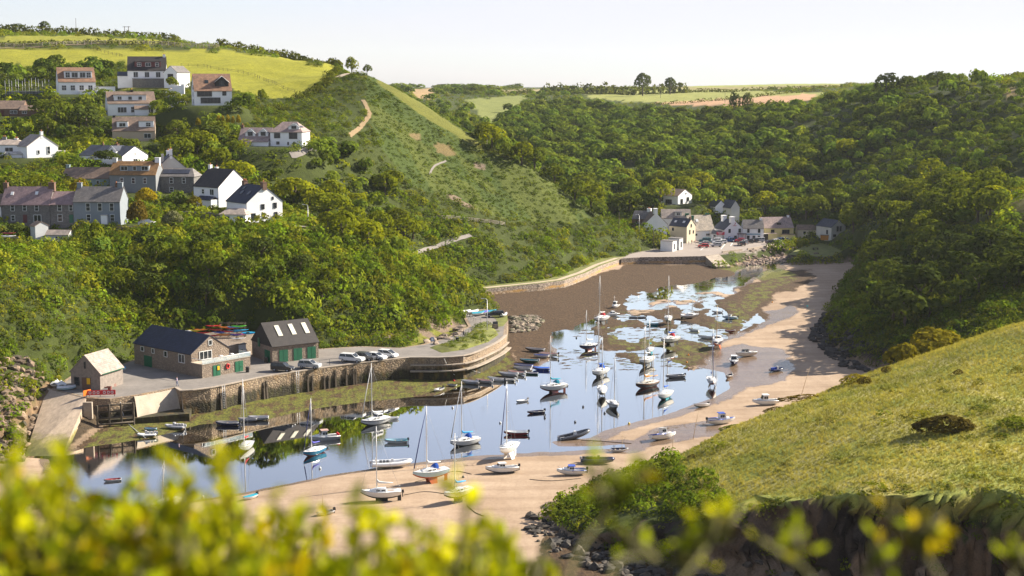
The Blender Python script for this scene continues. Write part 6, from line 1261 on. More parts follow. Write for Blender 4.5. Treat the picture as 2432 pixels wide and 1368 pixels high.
def cabin_boat(u, v, L, hd, label, top='white', bottom='white', cab='white', roof='white', motor='black', tilt=0, pitch=0, floating=False, cuddy=False, strake=None, buoys=False, fore=None):
    B, D = L * .38, L * .20; root = place('cabin_cruiser', u, v, hd, label, 'motor boat', 'motor boats in the harbour', tilt, pitch, z=(-.35 if floating else None))
    kw = dict(transom=.86, stem=.72, flare=.42); hull(root, L, B, D, 0, top, bottom, split=.42, **kw); deck(root, L, B, D, 0, BC[fore] if fore else BC['white'], .5)
    x, b, zs = sheer(L, B, D, 0, .5, .86); cw = B * .36; h = .62 if cuddy else 1.05
    MB().box((-.24 * L, 0, D * .62), (.46 * L, B * .74, .08)).build('cockpit', BC['lgrey'], root)
    for sg in (-1, 1): MB().tube([(-L / 2, sg * B * .41, D * .93), (-.25 * L, sg * B * .45, D * .93), (0, sg * B * .485, D * .94)], .08, 5).build('coaming', BC[strake or 'white'], root)
    rr = [[(-.08 * L, -cw, zs - .15), (-.08 * L, -cw * .92, zs + h), (-.08 * L, cw * .92, zs + h), (-.08 * L, cw, zs - .15)], [(.16 * L, -cw * .95, zs - .1), (.08 * L, -cw * .85, zs + h), (.08 * L, cw * .85, zs + h), (.16 * L, cw * .95, zs - .1)], [(.30 * L, -cw * .66, zs), (.28 * L, -cw * .6, zs + .28), (.28 * L, cw * .6, zs + .28), (.30 * L, cw * .66, zs)]]
    cb = MB().loft(rr[:2], 0, False).loft([[(p[0], p[1], min(p[2], zs + .34)) for p in rr[1]], rr[2]], 0, False).build('cabin', BC[cab], root)
    for sg in (-1, 1):
        for xx in (-.045 * L, .035 * L): MB().box((xx, sg * cw * .95, zs + h * .58), (.065 * L, .06, h * .42)).build('cabin_window', dkglass, cb)
    mbw = MB(); mbw.add([(.148 * L, -cw * .8, zs + h * .30), (.148 * L, cw * .8, zs + h * .30), (.10 * L, cw * .72, zs + h * .9), (.10 * L, -cw * .72, zs + h * .9)], [(0, 1, 2, 3)]); mbw.v = [(p[0] + .03, p[1], p[2]) for p in mbw.v]; mbw.build('windscreen', dkglass, cb)
    MB().box((-.01 * L, 0, zs + h + .04), (.24 * L, cw * 1.95, .07)).build('cabin_roof', BC[roof], cb)
    if motor: outboard(root, -L / 2 - .05, 0, D * .85, motor)
    if buoys:
        for k in range(2): MB().sphere((-L / 2 + .3, -.4 + .8 * k, D + .15), .22).build('fender', CL['red'], root)
    MB().tube([(.36 * L, -b * .5, zs + .45), (.47 * L, 0, zs + .55), (.36 * L, b * .5, zs + .45)], .018, 4).build('pulpit', wire, root)
    return root
def rib(u, v, L, hd, label, tube='dgrey', hullc='lgrey', con='white', seat='black', frame=True, tilt=0, pitch=0, motor='lgrey', dz=0.0, floating=False):
    B = L * .36; root = place('inflatable_boat', u, v, hd, label, 'inflatable boat', 'inflatable boats', tilt, pitch, z=(-.2 if floating else None), dz=dz)
    hull(root, L * .96, B * .8, L * .11, 0, hullc, hullc, transom=.86, stem=.8, flare=.6); r_ = .055 * L
    pts = [(-L / 2, -B * .42, L * .115), (-.2 * L, -B * .44, L * .115), (.15 * L, -B * .40, L * .125), (.36 * L, -B * .24, L * .15), (.47 * L, 0, L * .17), (.36 * L, B * .24, L * .15), (.15 * L, B * .40, L * .125), (-.2 * L, B * .44, L * .115), (-L / 2, B * .42, L * .115)]
    MB().tube(spline([Vector(p) for p in pts], .35), r_, 8).build('tube', BC[tube], root); MB().box((-.1 * L, 0, L * .10), (.72 * L, B * .7, .04)).build('floor', BC['lgrey'], root)
    MB().box((.02 * L, 0, L * .10 + .4), (.45, .6, .8), taper=.8).build('console', BC[con], root)
    for i in range(3): MB().box((-.10 * L - i * .55, 0, L * .10 + .3), (.42, .4, .6)).build('seat', BC[seat], root)
    if frame: MB().tube([(-.43 * L, -B * .36, .3), (-.40 * L, -B * .3, 1.5), (-.40 * L, B * .3, 1.5), (-.43 * L, B * .36, .3)], .04, 5).build('frame', alu, root)
    outboard(root, -L / 2 - .05, 0, L * .11, motor); return root
# --- sailing boats ---
yacht(905, 1205, 6.7, 187, 'white yacht lying on the near sand with a long white boom and sloping cabin', ht=11.0, cover='white', furl=None, kh=.35, keels=1, ob=True)
yacht(1022, 1154, 7.0, 214, 'pale blue yacht with orange red underside on twin keels', 'ltblue', 'orange', 12.0, 'white', 'blue', 'navy')
yacht(1087, 1208, 6.2, 226, 'small white yacht with blue sail cover and dark keel on the near sand', ht=10.4, cover='sky', kh=.8, keels=1)
yacht(1207, 1090, 6.9, 245, 'white yacht standing high on twin keels at the edge of the pool', 'white', 'white', 13.0, None, None, 'navy', kh=1.0, boom=False)
yacht(1103, 1055, 6.8, 196, 'white yacht with bright blue sail cover and hood afloat by the sand', ht=12.0, cover='sky', hood='blue', furl='white', floating=True)
yacht(890, 1006, 7.2, 202, 'white motor sailer with wheelhouse afloat in front of the quay wall', ht=12.3, cover='white', wheel=True, furl='white', floating=True, stripe='dgrey')
yacht(745, 1078, 6.0, 238, 'turquoise blue hulled yacht with violet sail cover afloat', 'blue', 'maroon', 10.4, 'violet', None, 'navy', floating=True)
yacht(583, 1066, 6.2, 262, 'white yacht with a red sail cover moored bow towards the beach', ht=13.0, cover='red', floating=True)
yacht(390, 1222, 6.4, 240, 'yacht mostly hidden by the yellow bush with only its leaning mast clear', ht=8.0, cover='white', tilt=-6)
yacht(1313, 930, 7.2, 192, 'white yacht with dark red underside and teal hood mid pool', 'white', 'maroon', 12.0, 'teal', 'teal')
yacht(1424, 893, 7.0, 236, 'white yacht with tall mast and blue cover, foremost but one of the tight cluster', ht=14.0, cover='blue', hood='blue')
yacht(1430, 940, 6.6, 264, 'white yacht seen bow on with blue cover in the middle of the cluster', ht=12.5, cover='blue', kh=.9)
yacht(1457, 969, 5.9, 284, 'white yacht with black waterline stripe, nearest of the cluster', 'white', 'black', 10.4, None, None, None, stripe='black', boom=False, kh=.6)
yacht(1427, 771, 6.9, 232, 'white yacht with red hood on the weed beyond the cluster', ht=12.6, cover='white', hood='red')
yacht(1396, 831, 6.2, 200, 'navy yacht with red underside in the channel', 'navy', 'maroon', 9.8, 'white')
yacht(1587, 771, 6.6, 262, 'white yacht with green underside and tall mast far up the channel', 'white', 'green', 12.6, 'white')
yacht(1590, 823, 7.2, 202, 'white yacht with red hood and blue sail bundle on the weed bank', ht=12.4, cover='blue', hood='red')
yacht(1543, 838, 5.0, 250, 'little pale yacht under a teal cover on the weed bank', 'white', 'teal', 8.2, 'teal', kh=.3)
yacht(1534, 867, 6.8, 236, 'plain white yacht on twin keels in front of the teal covered one', ht=9.5, cover='white', kh=.9)
yacht(1535, 919, 7.2, 222, 'black hulled wooden ketch with two masts and varnished trim', 'black', 'maroon', 11.0, 'orange', None, None, mastm=spruce, two=7.5, keels=1, kh=.35, decktop='cream', stripe='wood')
yacht(1578, 946, 6.7, 240, 'white yacht with teal underside and furled blue sail', 'white', 'teal', 12.6, 'blue', kh=.45)
yacht(1690, 919, 6.4, 268, 'white yacht bow on at the edge of the wet sand with a dark mast', 'white', 'maroon', 12.4, 'blue', kh=.8, furl='navy')
yacht(1703, 828, 7.3, 250, 'navy yacht with white wheelhouse and wooden mast by the sand spit', 'navy', 'orange', 10.2, None, None, None, wheel=True, mastm=spruce, boom=False)
yacht(1638, 757, 5.6, 12, 'small white and black yacht leaning over in the upper channel', 'white', 'black', 5.0, None, kh=.15, keels=1, tilt=10, boom=False)
# --- cabin and motor boats ---
cabin_boat(1817, 964, 5.0, 186, 'white cabin boat with three windows on the sand by the headland shadow', pitch=0, motor='black')
cabin_boat(1713, 1010, 5.2, 12, 'blue and white cabin boat half behind the headland bush', 'white', 'white', 'white', 'royal', fore='royal', strake='royal')
cabin_boat(1576, 1045, 5.0, 24, 'blue striped cabin boat tipped over on the wet sand', 'white', 'white', 'white', 'white', None, tilt=-12, strake='royal', fore='royal')
cabin_boat(1743, 867, 5.0, 262, 'navy hulled boat with white cabin on the wet flats', 'navy', 'navy', strake='white')
cabin_boat(1771, 849, 5.2, 205, 'cream speedboat with a black arch next to the navy cabin boat', 'cream', 'cream', 'cream', 'black', None, cuddy=True, tilt=6)
cabin_boat(770, 1043, 5.4, 200, 'grey hulled fishing boat with wheelhouse and red buoys behind the turquoise yacht', 'lgrey', 'grey', 'white', 'pink', None, floating=True, buoys=True)
cabin_boat(1357, 1133, 4.6, 184, 'white cuddy boat with royal blue rim beside the headland tip', 'white', 'cream', 'white', 'royal', 'black', cuddy=True, strake='royal')
cabin_boat(1455, 750, 3.8, 215, 'small white motor boat beyond the red hooded yacht', 'white', 'white', cuddy=True, motor=None)
cabin_boat(1461, 731, 3.8, 240, 'small white cabin boat on the brown weed, furthest from the pool', 'white', 'white', motor=None)
cabin_boat(1733, 757, 4.0, 160, 'pale blue motor boat tilted in the upper shallows', 'ltblue', 'navy', 'white', 'white', 'black', cuddy=True, tilt=8)
cabin_boat(1192, 1127, 5.2, 190, 'low white day sailer with dark waterline lying on the near sand', 'white', 'navy', 'white', 'white', 'black', cuddy=True, tilt=4)
# --- inflatables ---
rib(1366, 1040, 5.6, 18, 'grey inflatable with dark tubes, nose lifted on the sand bar', 'dgrey', 'lgrey', 'white', 'dgrey', False, pitch=-8)
rib(1420, 1103, 5.2, 352, 'navy inflatable with black seats near the headland tip', 'navy', 'navy', 'black', 'black', False)
rib(930, 1110, 6.3, 6, 'white inflatable with grey console resting at the pool edge', 'white', 'cream', 'lgrey', 'dgrey', True)
rib(1845, 884, 3.4, 30, 'small navy inflatable on the wet sand near the cliff shadow', 'navy', 'navy', 'lgrey', 'royal', False)
rib(415, 1018, 3.6, 172, 'pale grey inflatable tender on the mud below the quay', 'lgrey', 'lgrey', 'lgrey', 'lgrey', False)
rib(348, 1037, 3.2, 195, 'small white inflatable next to the blue tender', 'white', 'lgrey', 'lgrey', 'lgrey', False)
# --- dinghies and open boats ---
for a in (
 (1225, 1031, 4.2, 182, 'dark red open boat with white interior afloat', 'red', 'white', 'black', 'dgrey', dict(floating=True)),
 (940, 1050, 3.9, 186, 'white open boat with turquoise rim afloat', 'white', 'ltblue', None, 'dgrey', dict(floating=True, strake='teal')),
 (928, 995, 3.0, 10, 'small white dinghy tied behind the motor sailer', 'white', 'white', None, 'lgrey', dict(floating=True)),
 (540, 1009, 4.2, 178, 'navy rowing boat in front of the quay wall', 'navy', 'grey', None, 'black', {}),
 (588, 1000, 3.4, 184, 'grey blue dinghy between the navy boat and the moored mast', 'lgrey', 'grey', None, None, {}),
 (613, 997, 3.8, 182, 'long slim pale dinghy behind the moored mast', 'lgrey', 'lgrey', None, None, {}),
 (357, 1024, 2.2, 180, 'blue tender on the mud below the staging', 'teal', 'blue', None, None, {}),
 (267, 1141, 2.6, 200, 'white dinghy with a red interior near the yellow bush', 'white', 'red', None, None, dict(floating=True)),
 (593, 1189, 2.6, 232, 'white dinghy with blue cover and black motor on the near sand', 'white', 'navy', 'cream', 'black', dict(cover='teal')),
 (772, 1240, 2.6, 215, 'tiny white sailing dinghy with a thin mast in the foreground', 'white', 'grey', None, 'black', dict(mast=4.2)),
 (1472, 1072, 2.9, 8, 'small white and dark rowing boat with a pole on the sand', 'white', 'navy', None, None, dict(mast=3.0, tilt=6)),
 (1041, 929, 2.9, 235, 'white dinghy with grey seats below the promontory', 'white', 'grey', None, 'black', {}),
 (1073, 917, 2.0, 160, 'little grey tender next to the white grey seated dinghy', 'lgrey', 'dgrey', None, None, {}),
 (1239, 953, 2.6, 215, 'white tender afloat between the row of dinghies and the pool', 'white', 'white', None, 'grey', dict(floating=True)),
 (1272, 980, 3.3, 200, 'navy dinghy with red underside afloat near the teal hooded yacht', 'navy', 'navy', 'orange', 'black', dict(floating=True)),
 (1116, 911, 3.9, 163, 'first grey dinghy of the row below the promontory', 'lgrey', 'lgrey', None, 'black', {}),
 (1149, 908, 3.6, 160, 'second dinghy of the row, with a pale motor', 'lgrey', 'pink', None, 'lgrey', {}),
 (1177, 904, 3.7, 158, 'third dinghy of the row, white with raised bow', 'white', 'lgrey', None, 'dgrey', dict(pitch=-4)),
 (1203, 904, 3.4, 168, 'cream and dark dinghy in the row beside the raised bow one', 'cream', 'cream', 'dgrey', 'white', {}),
 (1205, 893, 4.2, 160, 'long pale grey dinghy in the row behind the cream one', 'lgrey', 'lgrey', None, 'white', {}),
 (1226, 889, 3.9, 156, 'long pinkish grey dinghy in the row', 'white', 'pink', None, 'white', {}),
 (1240, 880, 4.0, 162, 'grey dinghy lying behind the pinkish one', 'lgrey', 'grey', None, None, {}),
 (1262, 888, 2.8, 170, 'dark green dinghy at the water end of the row', 'green', 'lgrey', None, None, {}),
 (1242, 874, 4.2, 165, 'grey dinghy with a blue rim in the upper part of the row', 'lgrey', 'grey', None, None, dict(strake='royal')),
 (1285, 878, 3.8, 170, 'bright blue covered dinghy at the end of the row', 'royal', 'royal', None, None, dict(cover='blue')),
 (1256, 862, 4.2, 163, 'dark teal dinghy with a motor above the blue one', 'green', 'teal', None, 'lgrey', {}),
 (1270, 836, 4.6, 160, 'dark grey long boat highest on the weed', 'dgrey', 'grey', None, None, {}),
 (1302, 846, 4.4, 166, 'pinkish white long boat with a black motor', 'cream', 'pink', None, 'black', {}),
 (1285, 849, 3.6, 168, 'white dinghy with blue interior between the long boats', 'white', 'royal', None, None, {}),
 (1603, 896, 4.2, 196, 'grey open motor boat afloat right of the teal bottomed yacht', 'grey', 'dgrey', 'black', 'dgrey', dict(floating=True)),
 (1731, 896, 2.8, 240, 'tan grey dinghy on wet sand beside the bow on yacht', 'tan', 'dgrey', None, 'grey', {}),
 (1675, 803, 4.0, 150, 'white dinghy lying beside the navy wheelhouse yacht', 'white', 'cream', None, None, dict(tilt=12)),
 (1647, 786, 3.0, 140, 'white dinghy tipped on its side on the green weed', 'white', 'white', None, None, dict(tilt=18)),
 (1702, 742, 2.8, 190, 'small white boat with raised engine on the far flats', 'white', 'grey', 'black', 'white', dict(pitch=-6)),
 (1733, 788, 2.8, 200, 'small red sailing dinghy in the upper shallows', 'red', 'maroon', None, None, dict(mast=4.4)),
 (1665, 967, 3.6, 214, 'white and green dinghy leaning at the pool edge', 'white', 'lgrey', 'green', 'black', dict(tilt=14, pitch=-5)),
 (1504, 754, 2.4, 175, 'small black dinghy in the channel, the left one of two', 'black', 'dgrey', None, None, dict(floating=True)),
 (1522, 754, 2.5, 190, 'small black dinghy with a figurehead like motor, right of its twin', 'black', 'dgrey', None, 'black', dict(floating=True)),
 (1550, 772, 3.2, 186, 'teal dinghy low in the weed beside the tall masted white yacht', 'teal', 'teal', None, None, {}),
):
    u, v, L, hd, lb, top, inn, bot, mot, kw = a; dinghy(u, v, L, hd, lb, top, inn, bot, mot, **kw)
# upturned and stored boats on land
for u, v, L, hd, lb, top, cv, z in ((1103, 744, 3.4, 20, 'upturned white dinghy at the wood end of the promontory', 'white', 'white', 5.2), (1123, 744, 3.6, 40, 'white dinghy under a white sheet beside the green one', 'white', 'white', 5.2), (1135, 748, 3.6, 30, 'dinghy under a green cover by the dark parked car', 'white', 'teal', 5.2), (1147, 746, 3.8, 40, 'dinghy under a violet blue cover by the dark parked car', 'white', 'violet', 5.2), (1163, 744, 3.6, 20, 'teal covered dinghy behind the dark parked car', 'white', 'teal', 5.2), (1198, 751, 2.6, 60, 'white covered boat at the corner of the promontory', 'white', 'white', 5.2),
        (132, 915, 4.0, 100, 'cream covered boat nearest the rocks beside the small boathouse', 'cream', 'white', 5.0), (146, 918, 4.2, 110, 'white boat standing left of the small boathouse', 'white', 'white', 5.0), (158, 926, 3.4, 20, 'pale blue boat against the small boathouse wall', 'ltblue', 'white', 5.0), (281, 882, 3.0, 20, 'pale blue dinghy behind the small boathouse', 'ltblue', 'sky', 5.0)):
    q = P(u, v, z=z); r_ = empty('dinghy', (q.x, q.y, z + .02), R(hd), lb, 'dinghy', 'boats stored on land')
    Bd, Dd = L * .4, .55; hull(r_, L, Bd, Dd, 0, top, top, split=.4, transom=.8, stem=.7, flare=.42)
    cvm = MB(); vv = []; ff = []
    for t in np.linspace(0, .98, 8):
        x, b, z_ = sheer(L, Bd, Dd, 0, t, .8); vv += [(x, -b * 1.04, z_), (x, 0, z_ + .28), (x, b * 1.04, z_)]
    for i in range(7):
        for j in range(2): ff.append((i * 3 + j, i * 3 + j + 1, i * 3 + 4 + j, i * 3 + 3 + j))
    cvm.add(vv, ff, 0, True).build('boat_cover', CL[cv], r_)
# kayaks on racks
def kayak_mesh(name, mat, sx=1):
    rr = []
    for i in range(9):
        t = -1 + i / 4; w_ = .34 * max(.03, 1 - abs(t) ** 2.2); rr.append([(t * 1.6 * sx, w_ * math.cos(a), .18 + .16 * abs(t) ** 3 + (.16 if math.sin(a) > 0 else .2) * max(.15, 1 - t * t) * math.sin(a)) for a in np.linspace(0, 2 * math.pi, 9)[:-1]])
    return MB().loft(rr, 0, True).mesh(name, mat)
KC = {k: gel('kayak_' + k, c, .4) for k, c in {'red': (.55, .03, .02), 'orange': (.75, .22, .02), 'yellow': (.80, .58, .02), 'blue': (.03, .07, .42), 'cyan': (.02, .36, .62), 'lime': (.10, .55, .03), 'white': (.75, .75, .75), 'pink': (.60, .10, .25), 'darkred': (.25, .02, .02), 'mint': (.45, .65, .60)}.items()}
KM = {k: kayak_mesh('kayak', m) for k, m in KC.items()}
cock = MB().sphere((-.1, 0, .33), (.42, .2, .05), 0, 8, 4).mesh('cockpit', BC['black'])
def kayak(u, v, z, rz, k, label, group='kayaks stacked in the yard', roll=0.0):
    q = P(u, v, z=z); o = link(bpy.data.objects.new('kayak', KM[k])); o.location = (q.x, q.y, z); o.rotation_euler = (roll, 0, R(rz)); c = link(bpy.data.objects.new('cockpit', cock), o); return tag(o, label, 'kayak', group)
for u, v, k, lb in ((506, 776, 'red', 'red kayak at the top of the stack below the brown bush'), (513, 785, 'red', 'red kayak under the top red one'), (522, 791, 'blue', 'blue kayak under the two red kayaks'), (508, 799, 'darkred', 'dark red kayak at the foot of the red stack'), (530, 797, 'orange', 'orange kayak tucked behind the pale rowing boat'), (477, 785, 'orange', 'faded orange kayak behind the boathouse roof'), (462, 787, 'yellow', 'yellow kayak end showing over the boathouse roof'), (447, 788, 'white', 'white kayak over the boathouse roof ridge'), (440, 789, 'mint', 'mint kayak over the boathouse roof ridge'), (484, 792, 'red', 'red kayak end beside the boathouse gable'),
    (535, 779, 'orange', 'orange kayak on the top rail of the rack'), (545, 781, 'red', 'red kayak next to the orange one on the rack'), (556, 779, 'cyan', 'cyan kayak on the top rail beside the lime one'), (567, 777, 'lime', 'lime green kayak on the top rail of the rack'), (539, 789, 'red', 'red kayak on the middle rail of the rack'), (557, 788, 'cyan', 'cyan kayak on the middle rail of the rack'), (572, 786, 'cyan', 'pale cyan kayak end at the right of the rack'), (558, 797, 'blue', 'blue kayak on the bottom rail of the rack'), (571, 796, 'pink', 'pink kayak on the bottom rail of the rack')):
    kayak(u, v, kz + {True: .25, False: .25 + max(0, (800 - v)) * .085}[v > 798], random.uniform(-14, 8), k, lb)
rk_ = empty('kayak_rack', tuple(P(553, 800, z=kz)), R(-4), 'timber rack of rails holding the kayaks', 'rack')
for x in (-2.6, -.9, .9, 2.6):
    for y in (-.4, .6): MB().box((x, y, 1.5), (.12, .12, 3.2)).build('post', timber, rk_)
for z in (.3, 1.15, 2.0, 2.9): MB().tube([(-2.8, -.4, z), (2.8, -.4, z)], .06, 4).tube([(-2.8, .6, z), (2.8, .6, z)], .06, 4).build('rail', timber, rk_)
dinghy(524, 812, 4.6, 8, 'long pale rowing boat on the front edge of the kayak yard', 'cream', 'lgrey', z=kz, name='rowing_boat', cat='rowing boat'); 
o_ = S.objects[-1]
kayak(565, 806, kz + .1, 4, 'white', 'white upturned canoe at the right front of the kayak yard', None)
kayak(590, 792, kz + 1.4, 10, 'cyan', 'pale blue boat hull leaning by the garage roof', None, .9)
kayak(20, 563, 28.0, 6, 'white', 'long white canoe lying in the garden below the terrace', None); kayak(20, 556, 28.4, 4, 'darkred', 'red brown canoe behind the white canoe', None)
# buoys and poles
def buoy(u, v, c, label, r_=.22):
    q = P(u, v, z=.1); o = MB().sphere((0, 0, r_ * .5), r_).tube([(0, 0, r_ * 1.3), (0, 0, r_ * 1.9)], .05, 5).build('mooring_buoy', CL[c] if c in CL else BC[c]); o.location = (q.x, q.y, max(0, float(ground(q.x, q.y)))); tag(o, label, 'buoy', 'mooring buoys')
for u, v, c, lb in ((1078, 906, 'red', 'small red buoy on the weed below the promontory'), (1188, 1004, 'white', 'white buoy behind the dark red open boat'), (1347, 916, 'black', 'dark buoy right of the teal hooded yacht'), (1385, 966, 'dgrey', 'dark buoy on open water left of the striped yacht'), (1366, 1002, 'dgrey', 'dark buoy behind the grey inflatable'), (1436, 981, 'dgrey', 'dark buoy below the cluster of yachts'), (1635, 845, 'orange', 'orange buoy on the weed line'), (1631, 862, 'orange', 'second orange buoy lower on the weed line'), (1494, 1006, 'yellow', 'tiny yellow buoy on the sand bar'), (1635, 875, 'pink', 'faded buoy by the grey open motor boat'), (1834, 720, 'orange', 'orange buoy on the far flats'), (482, 1181, 'white', 'white buoy on the near sand left of the blue covered dinghy'), (1294, 992, 'dgrey', 'dark buoy under the red bottomed dinghy'), (1369, 802, 'black', 'black buoy in the channel left of the navy yacht'), (1100, 1140, 'dgrey', 'dark stone like buoy right of the pale blue yacht'), (760, 1112, 'white', 'white buoy below the turquoise yacht'), (1075, 968, 'white', 'white buoy on the dark reflection')): buoy(u, v, c, lb)
def pole(u, v, top, lean, label, th=.06):
    q = P(u, v, z=.2); gz = float(ground(q.x, q.y)); h = (v - top) / ((v - Y0) / 60); o = MB().tube([(0, 0, -.5), (lean * .5, 0, h * .5), (lean, 0, h)], [th, th * .8, th * .5], 6).build('mooring_pole', spruce if th > .05 else wire); o.location = (q.x, q.y, gz); tag(o, label, 'pole')
pole(1645, 1045, 972, 1.0, 'thin leaning pole on the wet sand near the headland edge', .055); pole(1597, 1072, 1026, .1, 'short thin pole standing before the tipped blue striped boat', .055); pole(1902, 940, 872, 1.7, 'long thin leaning pole in the cliff shadow', .055); pole(1458, 745, 700, .1, 'bare mast pole on the brown weed', .045)

fl_t = []
for i in range(3):
    gg = np.random.default_rng(600 + i); n = 5; c = gg.normal(0, .45, (n, 2)); a = gg.uniform(.25, .6, n); b = gg.uniform(.08, .2, n)
    fl_t.append(np.stack([np.stack([c[:, 0] - a, c[:, 1] * .4, 0 * a], 1), np.stack([c[:, 0], c[:, 1] * .4 - b, 0 * a], 1), np.stack([c[:, 0] + a, c[:, 1] * .4, 0 * a], 1), np.stack([c[:, 0], c[:, 1] * .4 + b, 0 * a + .03], 1)], 1).astype(np.float32))
gg = np.random.default_rng(610); pp_ = []; wp_ = W2([(1330, 815), (1400, 775), (1500, 705), (1640, 678), (1790, 640), (1845, 628), (1760, 700), (1790, 770), (1690, 820), (1660, 880), (1560, 880), (1420, 905), (1330, 870)], 0)
while len(pp_) < 620:
    x, y = gg.uniform(5, 90), gg.uniform(285, 490)
    if inpoly(wp_, np.array([x]), np.array([y]))[0] and fbm(np.array([x / 9]), np.array([y / 14]), 61)[0] > .46: pp_.append((x, y, max(.012, float(ground(x, y)) + .012)))
fs_ = gg.uniform(.35, 1.5, 620)
def flat_scatter():
    V = []; C = []
    for k, (p, s_) in enumerate(zip(pp_, fs_)):
        T = fl_t[k % 3] * np.array([s_, s_ * 1.5, 1]) + np.array(p); V.append(T.reshape(-1, 3)); C.append(np.repeat([[(.06, .036, .016), (.08, .05, .02), (.09, .10, .015)][k % 3]], len(V[-1]), 0))
    V = np.concatenate(V); me = npmesh('floating_weed', V, np.arange(len(V)).reshape(-1, 4), {'tint': np.concatenate(C)}, False); me.materials.append(rock_t); return tag(link(bpy.data.objects.new('floating_weed', me)), kind='stuff')
flat_scatter()
# ================= cars, people, street furniture, foreground =================
CP_ = {k: paint('car_' + k, c, .25, .04, .8, spec=.6) for k, c in {'white': (.74, .74, .74), 'silver': (.42, .43, .45), 'black': (.018, .018, .022), 'dgrey': (.06, .062, .07), 'red': (.50, .015, .025), 'blue': (.02, .08, .22), 'navy': (.015, .02, .035), 'teal': (.02, .14, .16)}.items()}
tyre_m = paint('tyre', (.02, .02, .02), .9, .1, 3); rim_m = paint('alloy_rim', (.40, .40, .42), .3, .05, 3, metal=.6); lamp_m = paint('headlight', (.80, .82, .85), .15, .03); tail_m = paint('tail_light', (.40, .01, .01), .3, .05)
PROF = {  # x forward, z up: lower body outline and glasshouse outline
 'hatch': (4.1, 1.72, [(-2.05, .35), (-2.05, .88), (-1.9, .98), (1.0, .98), (1.75, .86), (2.03, .70), (2.05, .35)], [(-1.95, .95), (-1.55, 1.50), (.05, 1.53), (1.05, .95)]),
 'suv': (4.5, 1.82, [(-2.25, .42), (-2.25, 1.05), (-2.1, 1.1), (1.0, 1.1), (2.05, 1.02), (2.25, .85), (2.25, .42)], [(-2.15, 1.07), (-1.9, 1.70), (.2, 1.74), (1.1, 1.07)]),
 'van': (4.4, 1.82, [(-2.2, .38), (-2.2, 1.1), (-2.1, 1.15), (1.1, 1.15), (1.95, 1.02), (2.2, .8), (2.2, .38)], [(-2.18, 1.12), (-2.1, 1.80), (.35, 1.82), (1.25, 1.12)]),
 'pickup': (5.2, 1.85, [(-2.6, .5), (-2.6, 1.15), (-2.45, 1.18), (1.2, 1.15), (2.35, 1.1), (2.6, .9), (2.6, .5)], [(-2.5, 1.15), (-2.3, 1.78), (.35, 1.82), (1.25, 1.13)]),
 'estate': (4.7, 1.80, [(-2.35, .35), (-2.35, .9), (-2.2, 1.0), (1.1, .98), (2.05, .85), (2.32, .68), (2.35, .35)], [(-2.28, .97), (-1.95, 1.44), (.1, 1.48), (1.2, .96)]),
 'mpv': (4.2, 1.74, [(-2.1, .38), (-2.1, 1.0), (-2.0, 1.06), (1.2, 1.02), (1.9, .86), (2.1, .7), (2.1, .38)], [(-2.05, 1.03), (-1.8, 1.66), (.25, 1.68), (1.5, 1.0)])}
_cm = {}
def car_mesh(kind):
    if kind in _cm: return _cm[kind]
    L, Wd, lo, up = PROF[kind]; y = Wd / 2
    def rings(o, f): return [[(x, -y * f(z), z) for x, z in o], [(x, y * f(z), z) for x, z in o]]
    body = MB(); n = len(lo)
    prof = [(yy, sx, dz) for yy, sx, dz in ((-y, .97, 0), (-y * .93, 1.0, .02), (y * .93, 1.0, .02), (y, .97, 0))]
    body.loft([[(x * sx, yy, z + (dz if z > .7 else 0)) for x, z in lo] for yy, sx, dz in prof], 0, False)
    ro = MB(); (a0, a1), (b0, b1), (c0, c1), (d0, d1) = up; ro.add([(b0, -y * .80, b1), (c0, -y * .80, c1), (c0, y * .80, c1), (b0, y * .80, b1), (b0, -y * .80, b1 - .09), (c0, -y * .80, c1 - .09), (c0, y * .80, c1 - .09), (b0, y * .80, b1 - .09)], [(0, 1, 2, 3), (0, 4, 5, 1), (2, 6, 7, 3), (1, 5, 6, 2), (3, 7, 4, 0)])
    for sg in (-1, 1):
        for (p, q) in (((a0, a1), (b0, b1)), ((c0, c1), (d0, d1)), (((a0 + d0) / 2 - .25, a1), ((b0 + c0) / 2 - .2, b1))): ro.tube([(p[0], sg * y * .94, p[1]), (q[0], sg * y * .81, q[1] - .03)], .05, 4)
    gl_ = MB(); gl_.loft([[(a0, -y * .92, a1), (a0, y * .92, a1), (d0, y * .92, d1), (d0, -y * .92, d1)], [(b0 + .03, -y * .79, b1 - .04), (b0 + .03, y * .79, b1 - .04), (c0 - .03, y * .79, c1 - .04), (c0 - .03, -y * .79, c1 - .04)]], 0, False)
    wh = MB().tube([(0, -.11, 0), (0, .11, 0)], .34, 12); rim = MB().tube([(0, -.12, 0), (0, .12, 0)], .21, 8)
    r_ = (body, ro, gl_, wh, rim, MB().box((L / 2 - .06, 0, .68), (.12, .42, .16)), MB().box((-L / 2 + .04, 0, .85), (.1, .22, .3)))
    _cm[kind] = r_; return r_
_cmm = {}
